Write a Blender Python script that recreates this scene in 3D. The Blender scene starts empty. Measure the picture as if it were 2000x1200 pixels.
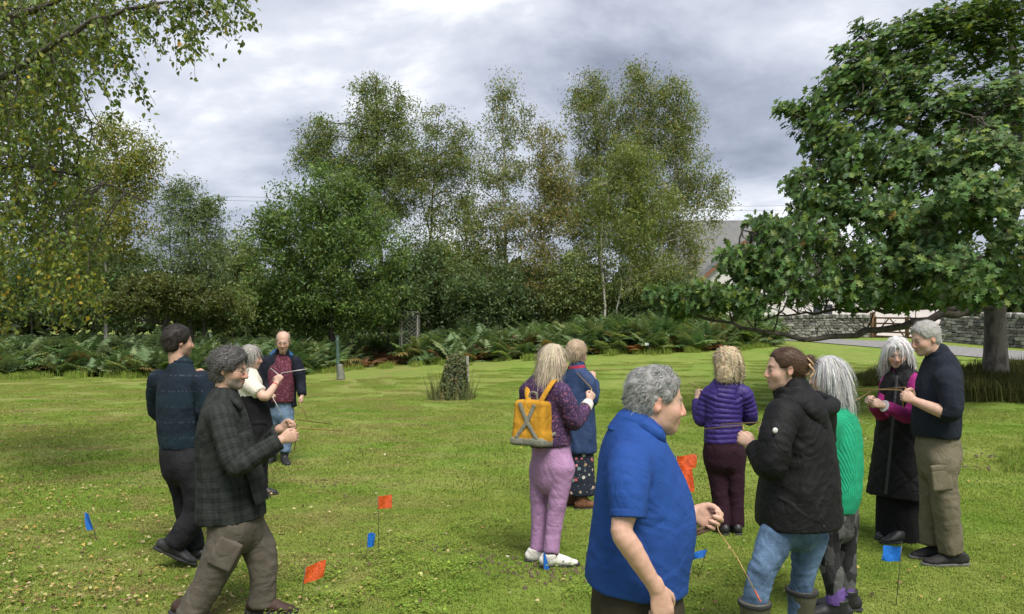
import bpy, math, random
import numpy as np
from mathutils import Vector, Matrix

# ------------------------------------------------------------------ camera, sky, sun, exposure
SC = bpy.context.scene
COL = SC.collection
FPX, CH, HY = 1444.0, 1.69, 653.0          # focal length in photo pixels, eye height, horizon row
cam = bpy.data.cameras.new('camera'); camo = bpy.data.objects.new('camera', cam); COL.objects.link(camo)
camo.location = (0, 0, CH); camo.rotation_euler = (math.radians(90), 0, 0)
cam.sensor_width = 36; cam.lens = 36 * FPX / 2000; cam.shift_y = (HY - 600) / 2000
cam.clip_start = 0.1; cam.clip_end = 4000
SC.camera = camo

SUN_EL, SUN_AZ = math.radians(58), math.radians(158)     # azimuth from +Y towards +X
wd = bpy.data.worlds.new('World'); SC.world = wd; wd.use_nodes = True
nt = wd.node_tree; nt.nodes.clear()
def N(t, **kw):
    n = nt.nodes.new(t)
    for k, v in kw.items(): setattr(n, k, v)
    return n
out = N('ShaderNodeOutputWorld'); mixs = N('ShaderNodeMixShader')
sky = N('ShaderNodeTexSky', sky_type='NISHITA', sun_disc=False, sun_elevation=SUN_EL, sun_rotation=SUN_AZ)
b1 = N('ShaderNodeBackground'); b1.inputs[1].default_value = 0.055
b2 = N('ShaderNodeBackground'); b2.inputs[1].default_value = 0.40
nt.links.new(sky.outputs[0], b1.inputs[0])
tc = N('ShaderNodeTexCoord'); sp = N('ShaderNodeSeparateXYZ'); nt.links.new(tc.outputs['Generated'], sp.inputs[0])
def M(op, a, b=None):
    m = N('ShaderNodeMath', operation=op)
    for i, v in enumerate((a, b)):
        if v is None: continue
        if isinstance(v, (int, float)): m.inputs[i].default_value = v
        else: nt.links.new(v, m.inputs[i])
    return m.outputs[0]
zz = M('ADD', M('MAXIMUM', sp.outputs[2], 0.0), 0.42)
cb = N('ShaderNodeCombineXYZ')
nt.links.new(M('DIVIDE', sp.outputs[0], zz), cb.inputs[0]); nt.links.new(M('DIVIDE', sp.outputs[1], zz), cb.inputs[1])
mp = N('ShaderNodeMapping'); nt.links.new(cb.outputs[0], mp.inputs[0]); mp.inputs['Location'].default_value = (3.1, 1.35, 0)
mp.inputs['Scale'].default_value = (1.0, 1.25, 1)
n1 = N('ShaderNodeTexNoise'); n1.inputs['Scale'].default_value = 1.9; n1.inputs['Detail'].default_value = 7
n1.inputs['Roughness'].default_value = 0.55; n1.inputs['Distortion'].default_value = 0.3
n2 = N('ShaderNodeTexNoise'); n2.inputs['Scale'].default_value = 6.0; n2.inputs['Detail'].default_value = 4; n2.inputs['Roughness'].default_value = 0.55
nt.links.new(mp.outputs[0], n1.inputs['Vector']); nt.links.new(mp.outputs[0], n2.inputs['Vector'])
cf = M('ADD', M('MULTIPLY', n1.outputs[0], 0.80), M('MULTIPLY', n2.outputs[0], 0.20))
rp = N('ShaderNodeValToRGB'); nt.links.new(cf, rp.inputs[0])
els = rp.color_ramp.elements
els[0].position = 0.37; els[0].color = (0.24, 0.265, 0.335, 1)
els[1].position = 0.66; els[1].color = (0.92, 0.93, 0.95, 1)
for p, c in ((0.45, (0.35, 0.38, 0.465, 1)), (0.515, (0.49, 0.52, 0.60, 1)), (0.585, (0.62, 0.645, 0.71, 1))):
    e = els.new(p); e.color = c
nt.links.new(rp.outputs[0], b2.inputs[0])
mixs.inputs[0].default_value = 0.93
nt.links.new(b1.outputs[0], mixs.inputs[1]); nt.links.new(b2.outputs[0], mixs.inputs[2]); nt.links.new(mixs.outputs[0], out.inputs[0])

sl = bpy.data.lights.new('sun', 'SUN'); sl.energy = 1.5; sl.angle = math.radians(28); sl.color = (1, 0.95, 0.86)
so = bpy.data.objects.new('sun', sl); COL.objects.link(so)
sd = Vector((math.sin(SUN_AZ) * math.cos(SUN_EL), math.cos(SUN_AZ) * math.cos(SUN_EL), math.sin(SUN_EL)))
so.rotation_euler = sd.to_track_quat('Z', 'Y').to_euler(); so.location = (0, 0, 30)
SC.view_settings.view_transform = 'Standard'; SC.view_settings.look = 'None'
SC.view_settings.exposure = 1.75; SC.view_settings.gamma = 1; SC.view_settings.use_curve_mapping = False
SC.render.engine = 'CYCLES'
SC.cycles.max_bounces = 4; SC.cycles.diffuse_bounces = 2; SC.cycles.glossy_bounces = 1; SC.cycles.transmission_bounces = 3; SC.cycles.transparent_max_bounces = 4
SC.cycles.use_adaptive_sampling = True; SC.cycles.adaptive_threshold = 0.02; SC.cycles.use_denoising = True

# ------------------------------------------------------------------ helpers
rng = np.random.default_rng(7)
random.seed(3)
def W(px, py, d):                                       # photo pixel at depth d -> world point
    return np.array([(px - 1000) / FPX * d, d, CH - (py - HY) / FPX * d])
def sstep(t):
    t = np.clip(t, 0, 1); return t * t * (3 - 2 * t)
def gz(x, y):                                           # terrain height
    x = np.asarray(x, float); y = np.asarray(y, float)
    A = 0.1 + 1.4 * sstep((x + 9) / 18)
    z = A * sstep((y - 14) / 28)
    z = z + 0.55 * np.exp(-(((x - 13) / 3.4) ** 2 + ((y - 19) / 2.6) ** 2))
    z = z + 0.03 * np.sin(x * 0.9 + 1) * np.sin(y * 0.7) * sstep((y - 2) / 8)
    z = z + 2.2 * sstep((y - 48) / 60) + 7 * sstep((y - 120) / 300)
    return z
def G(px, py, d0=None):                                 # photo pixel on the ground
    dx, dz = (px - 1000) / FPX, -(py - HY) / FPX
    ds = np.linspace(2, 140, 4000)
    h = CH + dz * ds - gz(dx * ds, ds)
    i = np.argmax(h < 0)
    d = ds[i]
    return np.array([dx * d, d, float(gz(dx * d, d))])
def nrm(v):
    v = np.asarray(v, float); return v / (np.linalg.norm(v, axis=-1, keepdims=True) + 1e-12)

def hash3(i, j, k, s):
    with np.errstate(over='ignore'):
        h = (i.astype(np.uint32) * np.uint32(374761393) + j.astype(np.uint32) * np.uint32(668265263)
             + k.astype(np.uint32) * np.uint32(2147483647) + np.uint32((s * 144665 + 1013) & 0xffffffff))
        h = (h ^ (h >> np.uint32(13))) * np.uint32(1274126177)
        h = h ^ (h >> np.uint32(16))
    return (h & np.uint32(0xffff)).astype(np.float32) / 65535.0
def vnoise(P, s=0):
    P = np.asarray(P, np.float32) + 1000.0
    I = np.floor(P).astype(np.int64); f = P - I; f = f * f * (3 - 2 * f)
    r = 0
    for a in (0, 1):
        for b in (0, 1):
            for c in (0, 1):
                w = (f[:, 0] if a else 1 - f[:, 0]) * (f[:, 1] if b else 1 - f[:, 1]) * (f[:, 2] if c else 1 - f[:, 2])
                r = r + w * hash3(I[:, 0] + a, I[:, 1] + b, I[:, 2] + c, s)
    return r
def fbm(P, s=0, o=3):
    r = 0; a = 0.5
    for i in range(o):
        r = r + a * vnoise(P * 2 ** i, s + i); a *= 0.5
    return r / (1 - 0.5 ** o)

def mesh_np(name, V, F, smooth=True, col=None, uvp=None, mats=None, fmat=None):
    """V (n,3); F (m,k) or list of such arrays"""
    if not isinstance(F, (list, tuple)): F = [F]
    F = [np.asarray(f, np.int32) for f in F if len(f)]
    me = bpy.data.meshes.new(name)
    V = np.asarray(V, np.float32)
    me.vertices.add(len(V)); me.vertices.foreach_set('co', V.ravel())
    nl = sum(f.size for f in F); nf = sum(len(f) for f in F)
    me.loops.add(nl); me.polygons.add(nf)
    me.loops.foreach_set('vertex_index', np.concatenate([f.ravel() for f in F]))
    tot = np.concatenate([np.full(len(f), f.shape[1], np.int32) for f in F])
    st = np.concatenate([[0], np.cumsum(tot)[:-1]]).astype(np.int32)
    me.polygons.foreach_set('loop_start', st); me.polygons.foreach_set('loop_total', tot)
    me.polygons.foreach_set('use_smooth', np.full(nf, smooth, bool))
    if fmat is not None: me.polygons.foreach_set('material_index', np.asarray(fmat, np.int32))
    me.update(calc_edges=True)
    if col is not None:
        a = me.attributes.new('tint', 'FLOAT_COLOR', 'POINT')
        c = np.ones((len(V), 4), np.float32); c[:, :3] = col
        a.data.foreach_set('color', c.ravel())
    if uvp is not None:
        a = me.attributes.new('uvp', 'FLOAT_VECTOR', 'POINT'); a.data.foreach_set('vector', np.asarray(uvp, np.float32).ravel())
    for m in (mats or []): me.materials.append(m)
    return me
def obj(name, me, parent=None, label=None, cat=None, group=None, kind=None, loc=None):
    o = bpy.data.objects.new(name, me); COL.objects.link(o)
    if parent is not None: o.parent = parent
    if loc is not None: o.location = loc
    tag(o, label, cat, group, kind)
    return o
def tag(o, label=None, cat=None, group=None, kind=None):
    if label: o['label'] = label
    if cat: o['category'] = cat
    if group: o['group'] = group
    if kind: o['kind'] = kind
    return o
def thing(name, loc, label, cat, group=None):
    return obj(name, None, None, label, cat, group, None, tuple(float(v) for v in loc))

def tubes_np(polys, sides=6, twist=None):
    """polys: list of (pts(n,3), radii(n)) -> V, F (quads), cap tris"""
    Vs, Fs, Ts = [], [], []; off = 0
    for pts, rad in polys:
        pts = np.asarray(pts, float); rad = np.broadcast_to(np.asarray(rad, float), (len(pts),))
        n = len(pts)
        tg = np.gradient(pts, axis=0); tg = nrm(tg)
        ref = np.array([0, 0, 1.0]) if abs(tg[0][2]) < 0.9 else np.array([1.0, 0, 0])
        u = nrm(np.cross(tg, ref)); v = np.cross(tg, u)
        ang = np.arange(sides) * 2 * math.pi / sides
        ring = pts[:, None, :] + rad[:, None, None] * (np.cos(ang)[None, :, None] * u[:, None, :] + np.sin(ang)[None, :, None] * v[:, None, :])
        Vs.append(ring.reshape(-1, 3))
        i = np.arange(n - 1)[:, None] * sides; j = np.arange(sides)[None, :]; j2 = (j + 1) % sides
        q = np.stack([i + j, i + j2, i + sides + j2, i + sides + j], -1).reshape(-1, 4) + off
        Fs.append(q)
        k = np.arange(1, sides - 1)
        Ts.append(np.stack([np.zeros_like(k), k + 1, k], -1) + off)
        Ts.append(np.stack([np.zeros_like(k), k, k + 1], -1) + off + (n - 1) * sides)
        off += n * sides
    return np.concatenate(Vs), np.concatenate(Fs), np.concatenate(Ts)
def tubes_mixed(polys, sides=6, thin=.022):
    A = [p for p in polys if np.max(p[1]) > thin]; B = [p for p in polys if np.max(p[1]) <= thin]; V, F, T = tubes_np(A, sides)
    if B:
        V2, F2, T2 = tubes_np(B, 3); F = np.concatenate([F, F2 + len(V)]); V = np.concatenate([V, V2])
    return V, F, T
def tube_obj(name, polys, mat, parent=None, sides=6, origin=None, **kw):
    V, F, T = tubes_np(polys, sides)
    if origin is not None: V = V - np.asarray(origin)
    me = mesh_np(name, V, [F, T], True, mats=[mat])
    return obj(name, me, parent, **kw)
def box_np(c, s, R=None):
    s = np.asarray(s) / 2
    V = np.array([[x, y, z] for x in (-1, 1) for y in (-1, 1) for z in (-1, 1)]) * s
    if R is not None: V = V @ np.asarray(R).T
    F = np.array([[0, 1, 3, 2], [4, 6, 7, 5], [0, 4, 5, 1], [2, 3, 7, 6], [0, 2, 6, 4], [1, 5, 7, 3]])
    return V + np.asarray(c), F
def bevel_box(c, s, R=None, b=0.01):
    """box with chamfered edges, 24 verts"""
    hs = np.asarray(s, float) / 2; V = []
    idx = {}
    for x in (-1, 1):
        for y in (-1, 1):
            for z in (-1, 1):
                for a in range(3):
                    p = np.array([x, y, z], float) * hs
                    for q in range(3):
                        if q != a: p[q] -= np.sign(p[q]) * b
                    idx[(x, y, z, a)] = len(V); V.append(p)
    F4, F3 = [], []
    for a in range(3):
        o1, o2 = [q for q in range(3) if q != a]
        for sgn in (-1, 1):
            l = []
            for (s1, s2) in ((-1, -1), (1, -1), (1, 1), (-1, 1)):
                k = [0, 0, 0]; k[a] = sgn; k[o1] = s1; k[o2] = s2; l.append(idx[(*k, a)])
            F4.append(l)
    for a in range(3):
        b1_, b2_ = [q for q in range(3) if q != a]
        for s1 in (-1, 1):
            for s2 in (-1, 1):
                l = []
                for (e, ax) in ((-1, b1_), (1, b1_), (1, b2_), (-1, b2_)):
                    k = [0, 0, 0]; k[a] = e; k[b1_] = s1; k[b2_] = s2; l.append(idx[(*k, ax)])
                F4.append(l)
    for x in (-1, 1):
        for y in (-1, 1):
            for z in (-1, 1): F3.append([idx[(x, y, z, a)] for a in range(3)])
    V = np.array(V)
    # orient outward
    def fix(F):
        r = []
        for f in F:
            p = V[f]; n = np.cross(p[1] - p[0], p[2] - p[0])
            r.append(f if np.dot(n, p.mean(0)) > 0 else f[::-1])
        return np.array(r)
    F4, F3 = fix(F4), fix(F3)
    if R is not None: V = V @ np.asarray(R).T
    return V + np.asarray(c), F4, F3
def rotz(a): c, s = math.cos(a), math.sin(a); return np.array([[c, -s, 0], [s, c, 0], [0, 0, 1]])
def join(parts):
    """[(V,F...)] -> V,[F4],[F3]"""
    Vs, F4, F3, off = [], [], [], 0
    for p in parts:
        Vs.append(p[0])
        for f in p[1:]:
            f = np.asarray(f)
            if len(f) == 0: continue
            (F4 if f.shape[1] == 4 else F3).append(f + off)
        off += len(p[0])
    r = [np.concatenate(F4)] if F4 else []
    if F3: r.append(np.concatenate(F3))
    return np.concatenate(Vs), r

# ------------------------------------------------------------------ materials
MATS = {}
class NT:
    def __init__(s, name):
        s.m = bpy.data.materials.new(name); s.m.use_nodes = True; s.t = s.m.node_tree; s.t.nodes.clear()
        s.out = s.n('ShaderNodeOutputMaterial')
    def n(s, t, ins=None, **kw):
        x = s.t.nodes.new(t)
        for k, v in kw.items(): setattr(x, k, v)
        for k, v in (ins or {}).items(): s.set(x.inputs[k], v)
        return x
    def set(s, sock, v):
        if isinstance(v, bpy.types.NodeSocket): s.t.links.new(v, sock)
        else:
            if isinstance(v, (tuple, list)) and len(v) == 3 and sock.type == 'RGBA': v = (*v, 1)
            sock.default_value = v
    def math(s, op, a, b=0.0, c=None):
        x = s.n('ShaderNodeMath', {0: a, 1: b}, operation=op)
        if c is not None: s.set(x.inputs[2], c)
        return x.outputs[0]
    def mix(s, f, a, b, mode='MIX'):
        x = s.n('ShaderNodeMix', data_type='RGBA', blend_type=mode)
        s.set(x.inputs[0], f); s.set(x.inputs[6], a); s.set(x.inputs[7], b); return x.outputs[2]
    def noise(s, vec, scale, detail=4, rough=0.55, dist=0.0):
        x = s.n('ShaderNodeTexNoise', {'Scale': scale, 'Detail': detail, 'Roughness': rough, 'Distortion': dist})
        if vec is not None: s.set(x.inputs['Vector'], vec)
        return x.outputs[0]
    def ramp(s, f, stops):
        x = s.n('ShaderNodeValToRGB', {0: f}); e = x.color_ramp.elements
        while len(e) < len(stops): e.new(0.5)
        for i, (p, c) in enumerate(stops):
            e[i].position = p; e[i].color = (*c, 1) if len(c) == 3 else c
        return x.outputs[0]
    def rng(s, f, a, b, c=0.0, d=1.0):
        x = s.n('ShaderNodeMapRange', {0: f, 1: a, 2: b, 3: c, 4: d}); return x.outputs[0]
    def coord(s, w='Object'): return s.n('ShaderNodeTexCoord').outputs[w]
    def attr(s, name, o='Color'): return s.n('ShaderNodeAttribute', attribute_name=name).outputs[o]
    def scale(s, v, sc): return s.n('ShaderNodeVectorMath', {0: v, 1: sc}, operation='MULTIPLY').outputs[0]
    def bump(s, h, st=0.3, dist=0.01): return s.n('ShaderNodeBump', {'Height': h, 'Strength': st, 'Distance': dist}).outputs[0]
    def pbr(s, color, rough=0.8, normal=None, **kw):
        b = s.n('ShaderNodeBsdfPrincipled', {'Base Color': color, 'Roughness': rough})
        if normal is not None: s.set(b.inputs['Normal'], normal)
        for k, v in kw.items(): s.set(b.inputs[k.replace('_', ' ')], v)
        s.t.links.new(b.outputs[0], s.out.inputs[0]); return s.m
def leafmat(name, rough=0.5, trans=0.35, gloss=0.06):
    t = NT(name); c = t.attr('tint')
    v = t.noise(t.coord('Object'), 9.0, 2)
    c = t.mix(1.0, c, t.ramp(v, [(0.3, (0.72, 0.75, 0.7)), (0.7, (1.2, 1.18, 1.15))]), 'MULTIPLY')
    d = t.n('ShaderNodeBsdfDiffuse', {'Color': c})
    tr = t.n('ShaderNodeBsdfTranslucent', {'Color': t.mix(1.0, c, (1.35, 1.3, 0.6), 'MULTIPLY')})
    g = t.n('ShaderNodeBsdfGlossy', {'Color': (0.8, 0.85, 0.9), 'Roughness': rough})
    m1 = t.n('ShaderNodeMixShader', {0: trans, 1: d.outputs[0], 2: tr.outputs[0]})
    m2 = t.n('ShaderNodeMixShader', {0: gloss, 1: m1.outputs[0], 2: g.outputs[0]})
    t.t.links.new(m2.outputs[0], t.out.inputs[0]); return t.m
def simple(name, color, rough=0.7, var=0.25, scale=20.0, bump=0.2, bdist=0.004, **kw):
    t = NT(name); co = t.coord(); n = t.noise(co, scale, 5)
    lo = tuple(v * (1 - var) for v in color); hi = tuple(min(1, v * (1 + var)) for v in color)
    c = t.ramp(n, [(0.3, lo), (0.7, hi)])
    return t.pbr(c, rough, t.bump(t.noise(co, scale * 4, 4), bump, bdist), **kw)

def pal(n, cols, wts, jit=0.18, r=rng):
    cols = np.array(cols); i = r.choice(len(cols), n, p=np.array(wts) / sum(wts))
    c = cols[i] * (1 + jit * r.standard_normal((n, 1)))
    return np.clip(c * (1 + 0.06 * r.standard_normal((n, 3))), 0.002, 1)
# ------------------------------------------------------------------ ground
def grid_mesh(name, xs, ys, zf, mat):
    X, Y = np.meshgrid(xs, ys, indexing='ij'); Z = zf(X, Y)
    V = np.stack([X, Y, Z], -1).reshape(-1, 3); n, m = len(xs), len(ys)
    i = np.arange(n - 1)[:, None] * m + np.arange(m - 1)[None, :]
    F = np.stack([i, i + m, i + m + 1, i + 1], -1).reshape(-1, 4)
    return mesh_np(name, V, F, True, mats=[mat])
def lawn_color(t, co):
    big = t.noise(co, 0.35, 2, 0.6); mid = t.noise(co, 1.6, 3, 0.62, 0.4); fine = t.noise(co, 38, 3, 0.7)
    streak = t.noise(t.scale(co, (1.0, 2.6, 1.0)), 5.0, 3, 0.65)
    g = t.ramp(t.math('ADD', t.math('MULTIPLY', mid, 0.6), t.math('MULTIPLY', streak, 0.4)),
               [(0.28, (0.150, 0.226, 0.040)), (0.46, (0.208, 0.280, 0.055)), (0.60, (0.265, 0.322, 0.075)), (0.78, (0.36, 0.385, 0.125))])
    g = t.mix(t.rng(big, 0.42, 0.66), g, t.mix(1.0, g, (0.80, 0.98, 0.72), 'MULTIPLY'))
    # worn, dry thatch on the left half of the lawn
    sx = t.n('ShaderNodeSeparateXYZ', {0: co})
    left = t.rng(sx.outputs[0], 0.6, -2.0, 0.12, 1.0)
    worn = t.math('MULTIPLY', t.rng(t.noise(t.scale(co, (1.0, 1.9, 1.0)), 0.95, 3, 0.6, 0.6), 0.45, 0.62), left)
    g = t.mix(t.math('MULTIPLY', worn, 0.62), g, t.mix(fine, (0.18, 0.16, 0.05), (0.40, 0.34, 0.15)))
    dirt = t.rng(t.noise(co, 2.3, 4, 0.7, 0.8), 0.665, 0.70)
    g = t.mix(t.math('MULTIPLY', dirt, 0.5), g, (0.085, 0.065, 0.035))
    return g, fine
t = NT('lawn'); co = t.coord()
g, fine = lawn_color(t, co)
fp = t.ramp(fine, [(0.28, (0.50, 0.52, 0.45)), (0.5, (.84, .82, .84)), (0.72, (1.18, 1.12, 1.06))])
g = t.mix(1.0, g, fp, 'MULTIPLY')
LAWN = t.pbr(g, 0.9, t.bump(t.noise(co, 60, 3, 0.75), 0.9, 0.02), **{'Specular_IOR_Level': 0.15})
xs = np.unique(np.concatenate([np.linspace(-14, 16, 91), np.linspace(-60, 60, 61), np.linspace(-900, 900, 37)]))
ys = np.unique(np.concatenate([np.linspace(-6, 60, 133), np.linspace(60, 140, 21), np.linspace(140, 1500, 20), np.linspace(-200, -6, 8)]))
lawn_me = grid_mesh('lawn', xs, ys, gz, LAWN)
obj('lawn', lawn_me, kind='structure', label='mown grass lawn')

# track of tarmac by the stone wall, yard behind the gate
def strip(name, pts, w, dz, mat, kind='structure', n=40):
    pts = np.asarray(pts, float)
    tt = np.linspace(0, len(pts) - 1, n); P = np.stack([np.interp(tt, np.arange(len(pts)), pts[:, k]) for k in range(2)], -1)
    for _ in range(4): P[1:-1] = (P[:-2] + 2 * P[1:-1] + P[2:]) / 4
    tg = nrm(np.gradient(P, axis=0)); nn = np.stack([-tg[:, 1], tg[:, 0]], -1)
    ac = np.linspace(-1, 1, 7); V = []
    ww = np.interp(tt, np.arange(len(pts)), w)
    for a in ac:
        q = P + nn * (a * ww / 2)[:, None]
        V.append(np.stack([q[:, 0], q[:, 1], gz(q[:, 0], q[:, 1]) + dz + 0.03 * (1 - a * a)], -1))
    V = np.stack(V, 1).reshape(-1, 3)
    i = np.arange(n - 1)[:, None] * 7 + np.arange(6)[None, :]
    F = np.stack([i, i + 7, i + 8, i + 1], -1).reshape(-1, 4)[:, ::-1]
    return obj(name, mesh_np(name, V, F, True, mats=[mat]), kind=kind)
TAR = simple('tarmac', (0.20, 0.195, 0.19), 0.95, 0.25, 6, 0.4, 0.01)
road = strip('track', [(-30, 52), (4, 43.5), (11, 40.2), (16, 37), (18.6, 31), (22.5, 25.5), (34, 14)], [3.4, 3.4, 3.4, 3.6, 3.6, 3.6, 3.6], 0.03, TAR)
YARD = simple('yard_paving', (0.42, 0.30, 0.26), 0.9, 0.2, 3, 0.3)
yV = []; 
me = grid_mesh('yard', np.linspace(17.5, 34, 8), np.linspace(41.6, 51, 8), lambda x, y: gz(x, y) + 0.07, YARD)
obj('yard', me, kind='structure')

# ------------------------------------------------------------------ leaves / trees
def leaf_template(kind):
    if kind == 'rhomb':
        V = np.array([[0, 0, 0], [0.45, 0.5, 0.10], [1, 0, -0.05], [0.45, -0.5, 0.10]]); F = [np.array([[0, 1, 2], [0, 2, 3]])]
    elif kind == 'tri':
        V = np.array([[0, -.28, 0], [0.2, .42, .08], [1, 0, -.05]]); F = [np.array([[0, 1, 2]])]
    elif kind == 'birch':
        V = np.array([[0, 0, 0], [0.12, 0.34, .06], [0.40, 0.46, .08], [1, 0, -0.10], [0.40, -0.46, .08], [0.12, -0.34, .06], [0.42, 0, -.02]])
        F = [np.array([[0, 1, 2, 6], [0, 6, 4, 5]]), np.array([[6, 2, 3], [6, 3, 4]])]
    elif kind == 'oak':       # lobed red-oak leaf, two halves
        h = [(0, 0), (0.22, 0.22), (0.30, 0.11), (0.46, 0.38), (0.55, 0.14), (0.74, 0.32), (0.80, 0.11), (1.0, 0)]
        V = [[x, y, 0.16 * y - 0.22 * x * x] for x, y in h] + [[x, -y, 0.16 * y - 0.22 * x * x] for x, y in h[1:-1]] + [[0.40, 0, -0.035]]
        V = np.array(V); c = 14
        F3 = []
        seq = list(range(0, 8))
        for a, b in zip(seq[:-1], seq[1:]): F3.append([c, b, a])
        seq2 = [0] + list(range(8, 14)) + [7]
        for a, b in zip(seq2[:-1], seq2[1:]): F3.append([c, a, b])
        F = [np.array(F3)]
    return V, F
def leaves(pos, ax, nor, L, wr, col, kind='rhomb'):
    """scatter leaf templates. L length (n), wr width ratio"""
    T, Fs = leaf_template(kind); n = len(pos); k = len(T)
    ax = nrm(ax); sd_ = nrm(np.cross(nor, ax)); nr = np.cross(ax, sd_)
    L = np.broadcast_to(L, (n,))
    V = pos[:, None, :] + L[:, None, None] * (T[None, :, 0:1] * ax[:, None] + T[None, :, 1:2] * wr * sd_[:, None] + T[None, :, 2:3] * nr[:, None])
    V = V.reshape(-1, 3)
    FF = [(f[None] + (np.arange(n) * k)[:, None, None]).reshape(-1, f.shape[1]) for f in Fs]
    C = np.repeat(col, k, axis=0)
    return V, FF, C
LEAF = leafmat('leaf', 0.5, 0.38, 0.02)
OAKLEAF = leafmat('oak_leaf', 0.45, 0.30, 0.016)
def bark(name, col, dark, scale=6, mixp=(0.45, 0.6)):
    t = NT(name); co = t.coord()
    n = t.noise(t.scale(co, (1, 1, 0.35)), scale, 6, 0.65, 0.5)
    c = t.mix(t.rng(n, *mixp), col, dark)
    return t.pbr(c, 0.9, t.bump(n, 0.6, 0.02))
BARK_W = bark('birch_bark', (0.52, 0.49, 0.44), (0.06, 0.055, 0.05), 9, (0.50, 0.62))
BARK_D = bark('dark_bark', (0.075, 0.062, 0.05), (0.03, 0.025, 0.02), 8)
BARK_O = bark('oak_bark', (0.105, 0.095, 0.08), (0.045, 0.04, 0.035), 7)
def rand_in_ell(n, r):
    v = nrm(r.standard_normal((n, 3))); return v * (r.random((n, 1)) ** (1 / 2.4))
def curve_pts(a, b, sag, n, r, wob=0.05):
    a, b = np.asarray(a), np.asarray(b); s = np.linspace(0, 1, n)[:, None]
    L = np.linalg.norm(b - a); p = a + (b - a) * s
    p = p + np.array([0, 0, 1.0]) * sag * L * 4 * s * (1 - s) * (1 - 0.3 * s)
    w = np.cumsum(r.standard_normal((n, 3)), 0); w -= w[0] + (w[-1] - w[0]) * s
    return p + w * wob * L / math.sqrt(n)
def tree(name, label, d, trunk_px, lobes, nclump, leaf_n, leaf_L, cols, wts, seed, bark_m, r0=0.12, droop=0.3, clump_r=0.4,
         depth_f=1.0, twig=True, group=None, cat='tree', wr=0.75, extra_stems=(), kind='tri', parts=('trunk', 'crown')):
    """trunk_px: [(px,py,ddepth)...] from base up; lobes: [(px,py,rx,ry,weight,ddepth)] in photo pixels at depth d"""
    r = np.random.default_rng(seed)
    b0 = trunk_px[0]; base = W(b0[0], b0[1], d + b0[2]); base[2] = float(gz(base[0], base[1])) - 0.05
    stems = [trunk_px] + list(extra_stems); polys = []; stem_pts = []
    for si, st in enumerate(stems):
        P = np.array([W(p[0], p[1], d + p[2]) for p in st]); P[0, 2] = float(gz(P[0, 0], P[0, 1])) - 0.1
        m = 14; tt = np.linspace(0, len(P) - 1, m); Q = np.stack([np.interp(tt, np.arange(len(P)), P[:, k]) for k in range(3)], -1)
        for _ in range(2): Q[1:-1] = (Q[:-2] + 2 * Q[1:-1] + Q[2:]) / 4
        Q[1:-1] += r.standard_normal((m - 2, 3)) * 0.05
        rr = r0 * (0.8 if si else 1) * np.linspace(1, 0.14, m) ** 0.9; rr[0] *= 1.35
        polys.append((Q, rr)); stem_pts.append((Q, rr))
    SP = np.concatenate([q for q, _ in stem_pts]); SR = np.concatenate([q for _, q in stem_pts])
    w = np.array([l[4] if len(l) > 4 else l[2] * l[3] for l in lobes], float)
    cnt = r.multinomial(nclump, w / w.sum()); C = []
    for l, c in zip(lobes, cnt):
        cd = d + (l[5] if len(l) > 5 else 0)
        o = W(l[0], l[1], cd); rx, rz = l[2] / FPX * cd, l[3] / FPX * cd; ry = depth_f * math.sqrt(rx * rz)
        C.append(o + rand_in_ell(c, r) * np.array([rx, ry, rz]))
    C = np.concatenate(C)
    # limbs: to a subset of clumps, then twigs to the rest
    nl = max(6, nclump // 9); sel = r.choice(len(C), min(nl, len(C)), replace=False)
    LP, LR = [SP], [SR]
    for i in sel:
        dd = np.linalg.norm(SP - C[i], axis=1) + 2.2 * np.maximum(0, SP[:, 2] - C[i, 2] + 0.2 * np.linalg.norm(SP[:, :2] - C[i, :2], axis=1))
        j = np.argmin(dd); q = curve_pts(SP[j], C[i], 0.06, 7, r, 0.07)
        rr = np.linspace(min(SR[j] * 0.6, 0.05), 0.010, 7); polys.append((q, rr)); LP.append(q); LR.append(rr)
    LP = np.concatenate(LP); LR = np.concatenate(LR)
    if twig:
        for i in range(len(C)):
            dd = np.linalg.norm(LP - C[i], axis=1); j = np.argmin(dd)
            if dd[j] > 0.12: polys.append((curve_pts(LP[j], C[i], 0.03, 4, r, 0.1), np.linspace(min(LR[j] * .7, .016), 0.006, 4)))
    root = thing(name, base, label, cat, group)
    V, F, T = tubes_mixed(polys, 6); obj(parts[0], mesh_np(parts[0], V - base, [F, T], True, mats=[bark_m]), root)
    # leaves
    leaf_n = int(leaf_n * 1.65); leaf_L = leaf_L * 1.06; clump_r = clump_r * .80
    nlv = len(C) * leaf_n; ci = np.repeat(np.arange(len(C)), leaf_n)
    off = np.clip(r.standard_normal((nlv, 3)), -1.7, 1.7) * clump_r * (0.5 + r.random((len(C), 1))[ci])
    off[:, 2] *= 0.8
    h = np.abs(off[:, 2:3]); pos = C[ci] + off; pos[:, 2] -= droop * r.random(nlv) ** 1.5 * 1.2
    ax = nrm(r.standard_normal((nlv, 3)) + np.array([0, 0, -droop * 2.2])); no = nrm(r.standard_normal((nlv, 3)) + np.array([0, 0, 0.9]))
    cc = pal(nlv, cols, wts, 0.16, r) * (0.76 + 0.48 * r.random((len(C), 1)))[ci]
    L = leaf_L * (0.65 + 0.7 * r.random(nlv))
    V, FF, CC = leaves(pos, ax, no, L, wr, cc, kind)
    obj(parts[1], mesh_np(parts[1], V - base, FF, False, col=CC, mats=[LEAF]), root)
    return root

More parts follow.
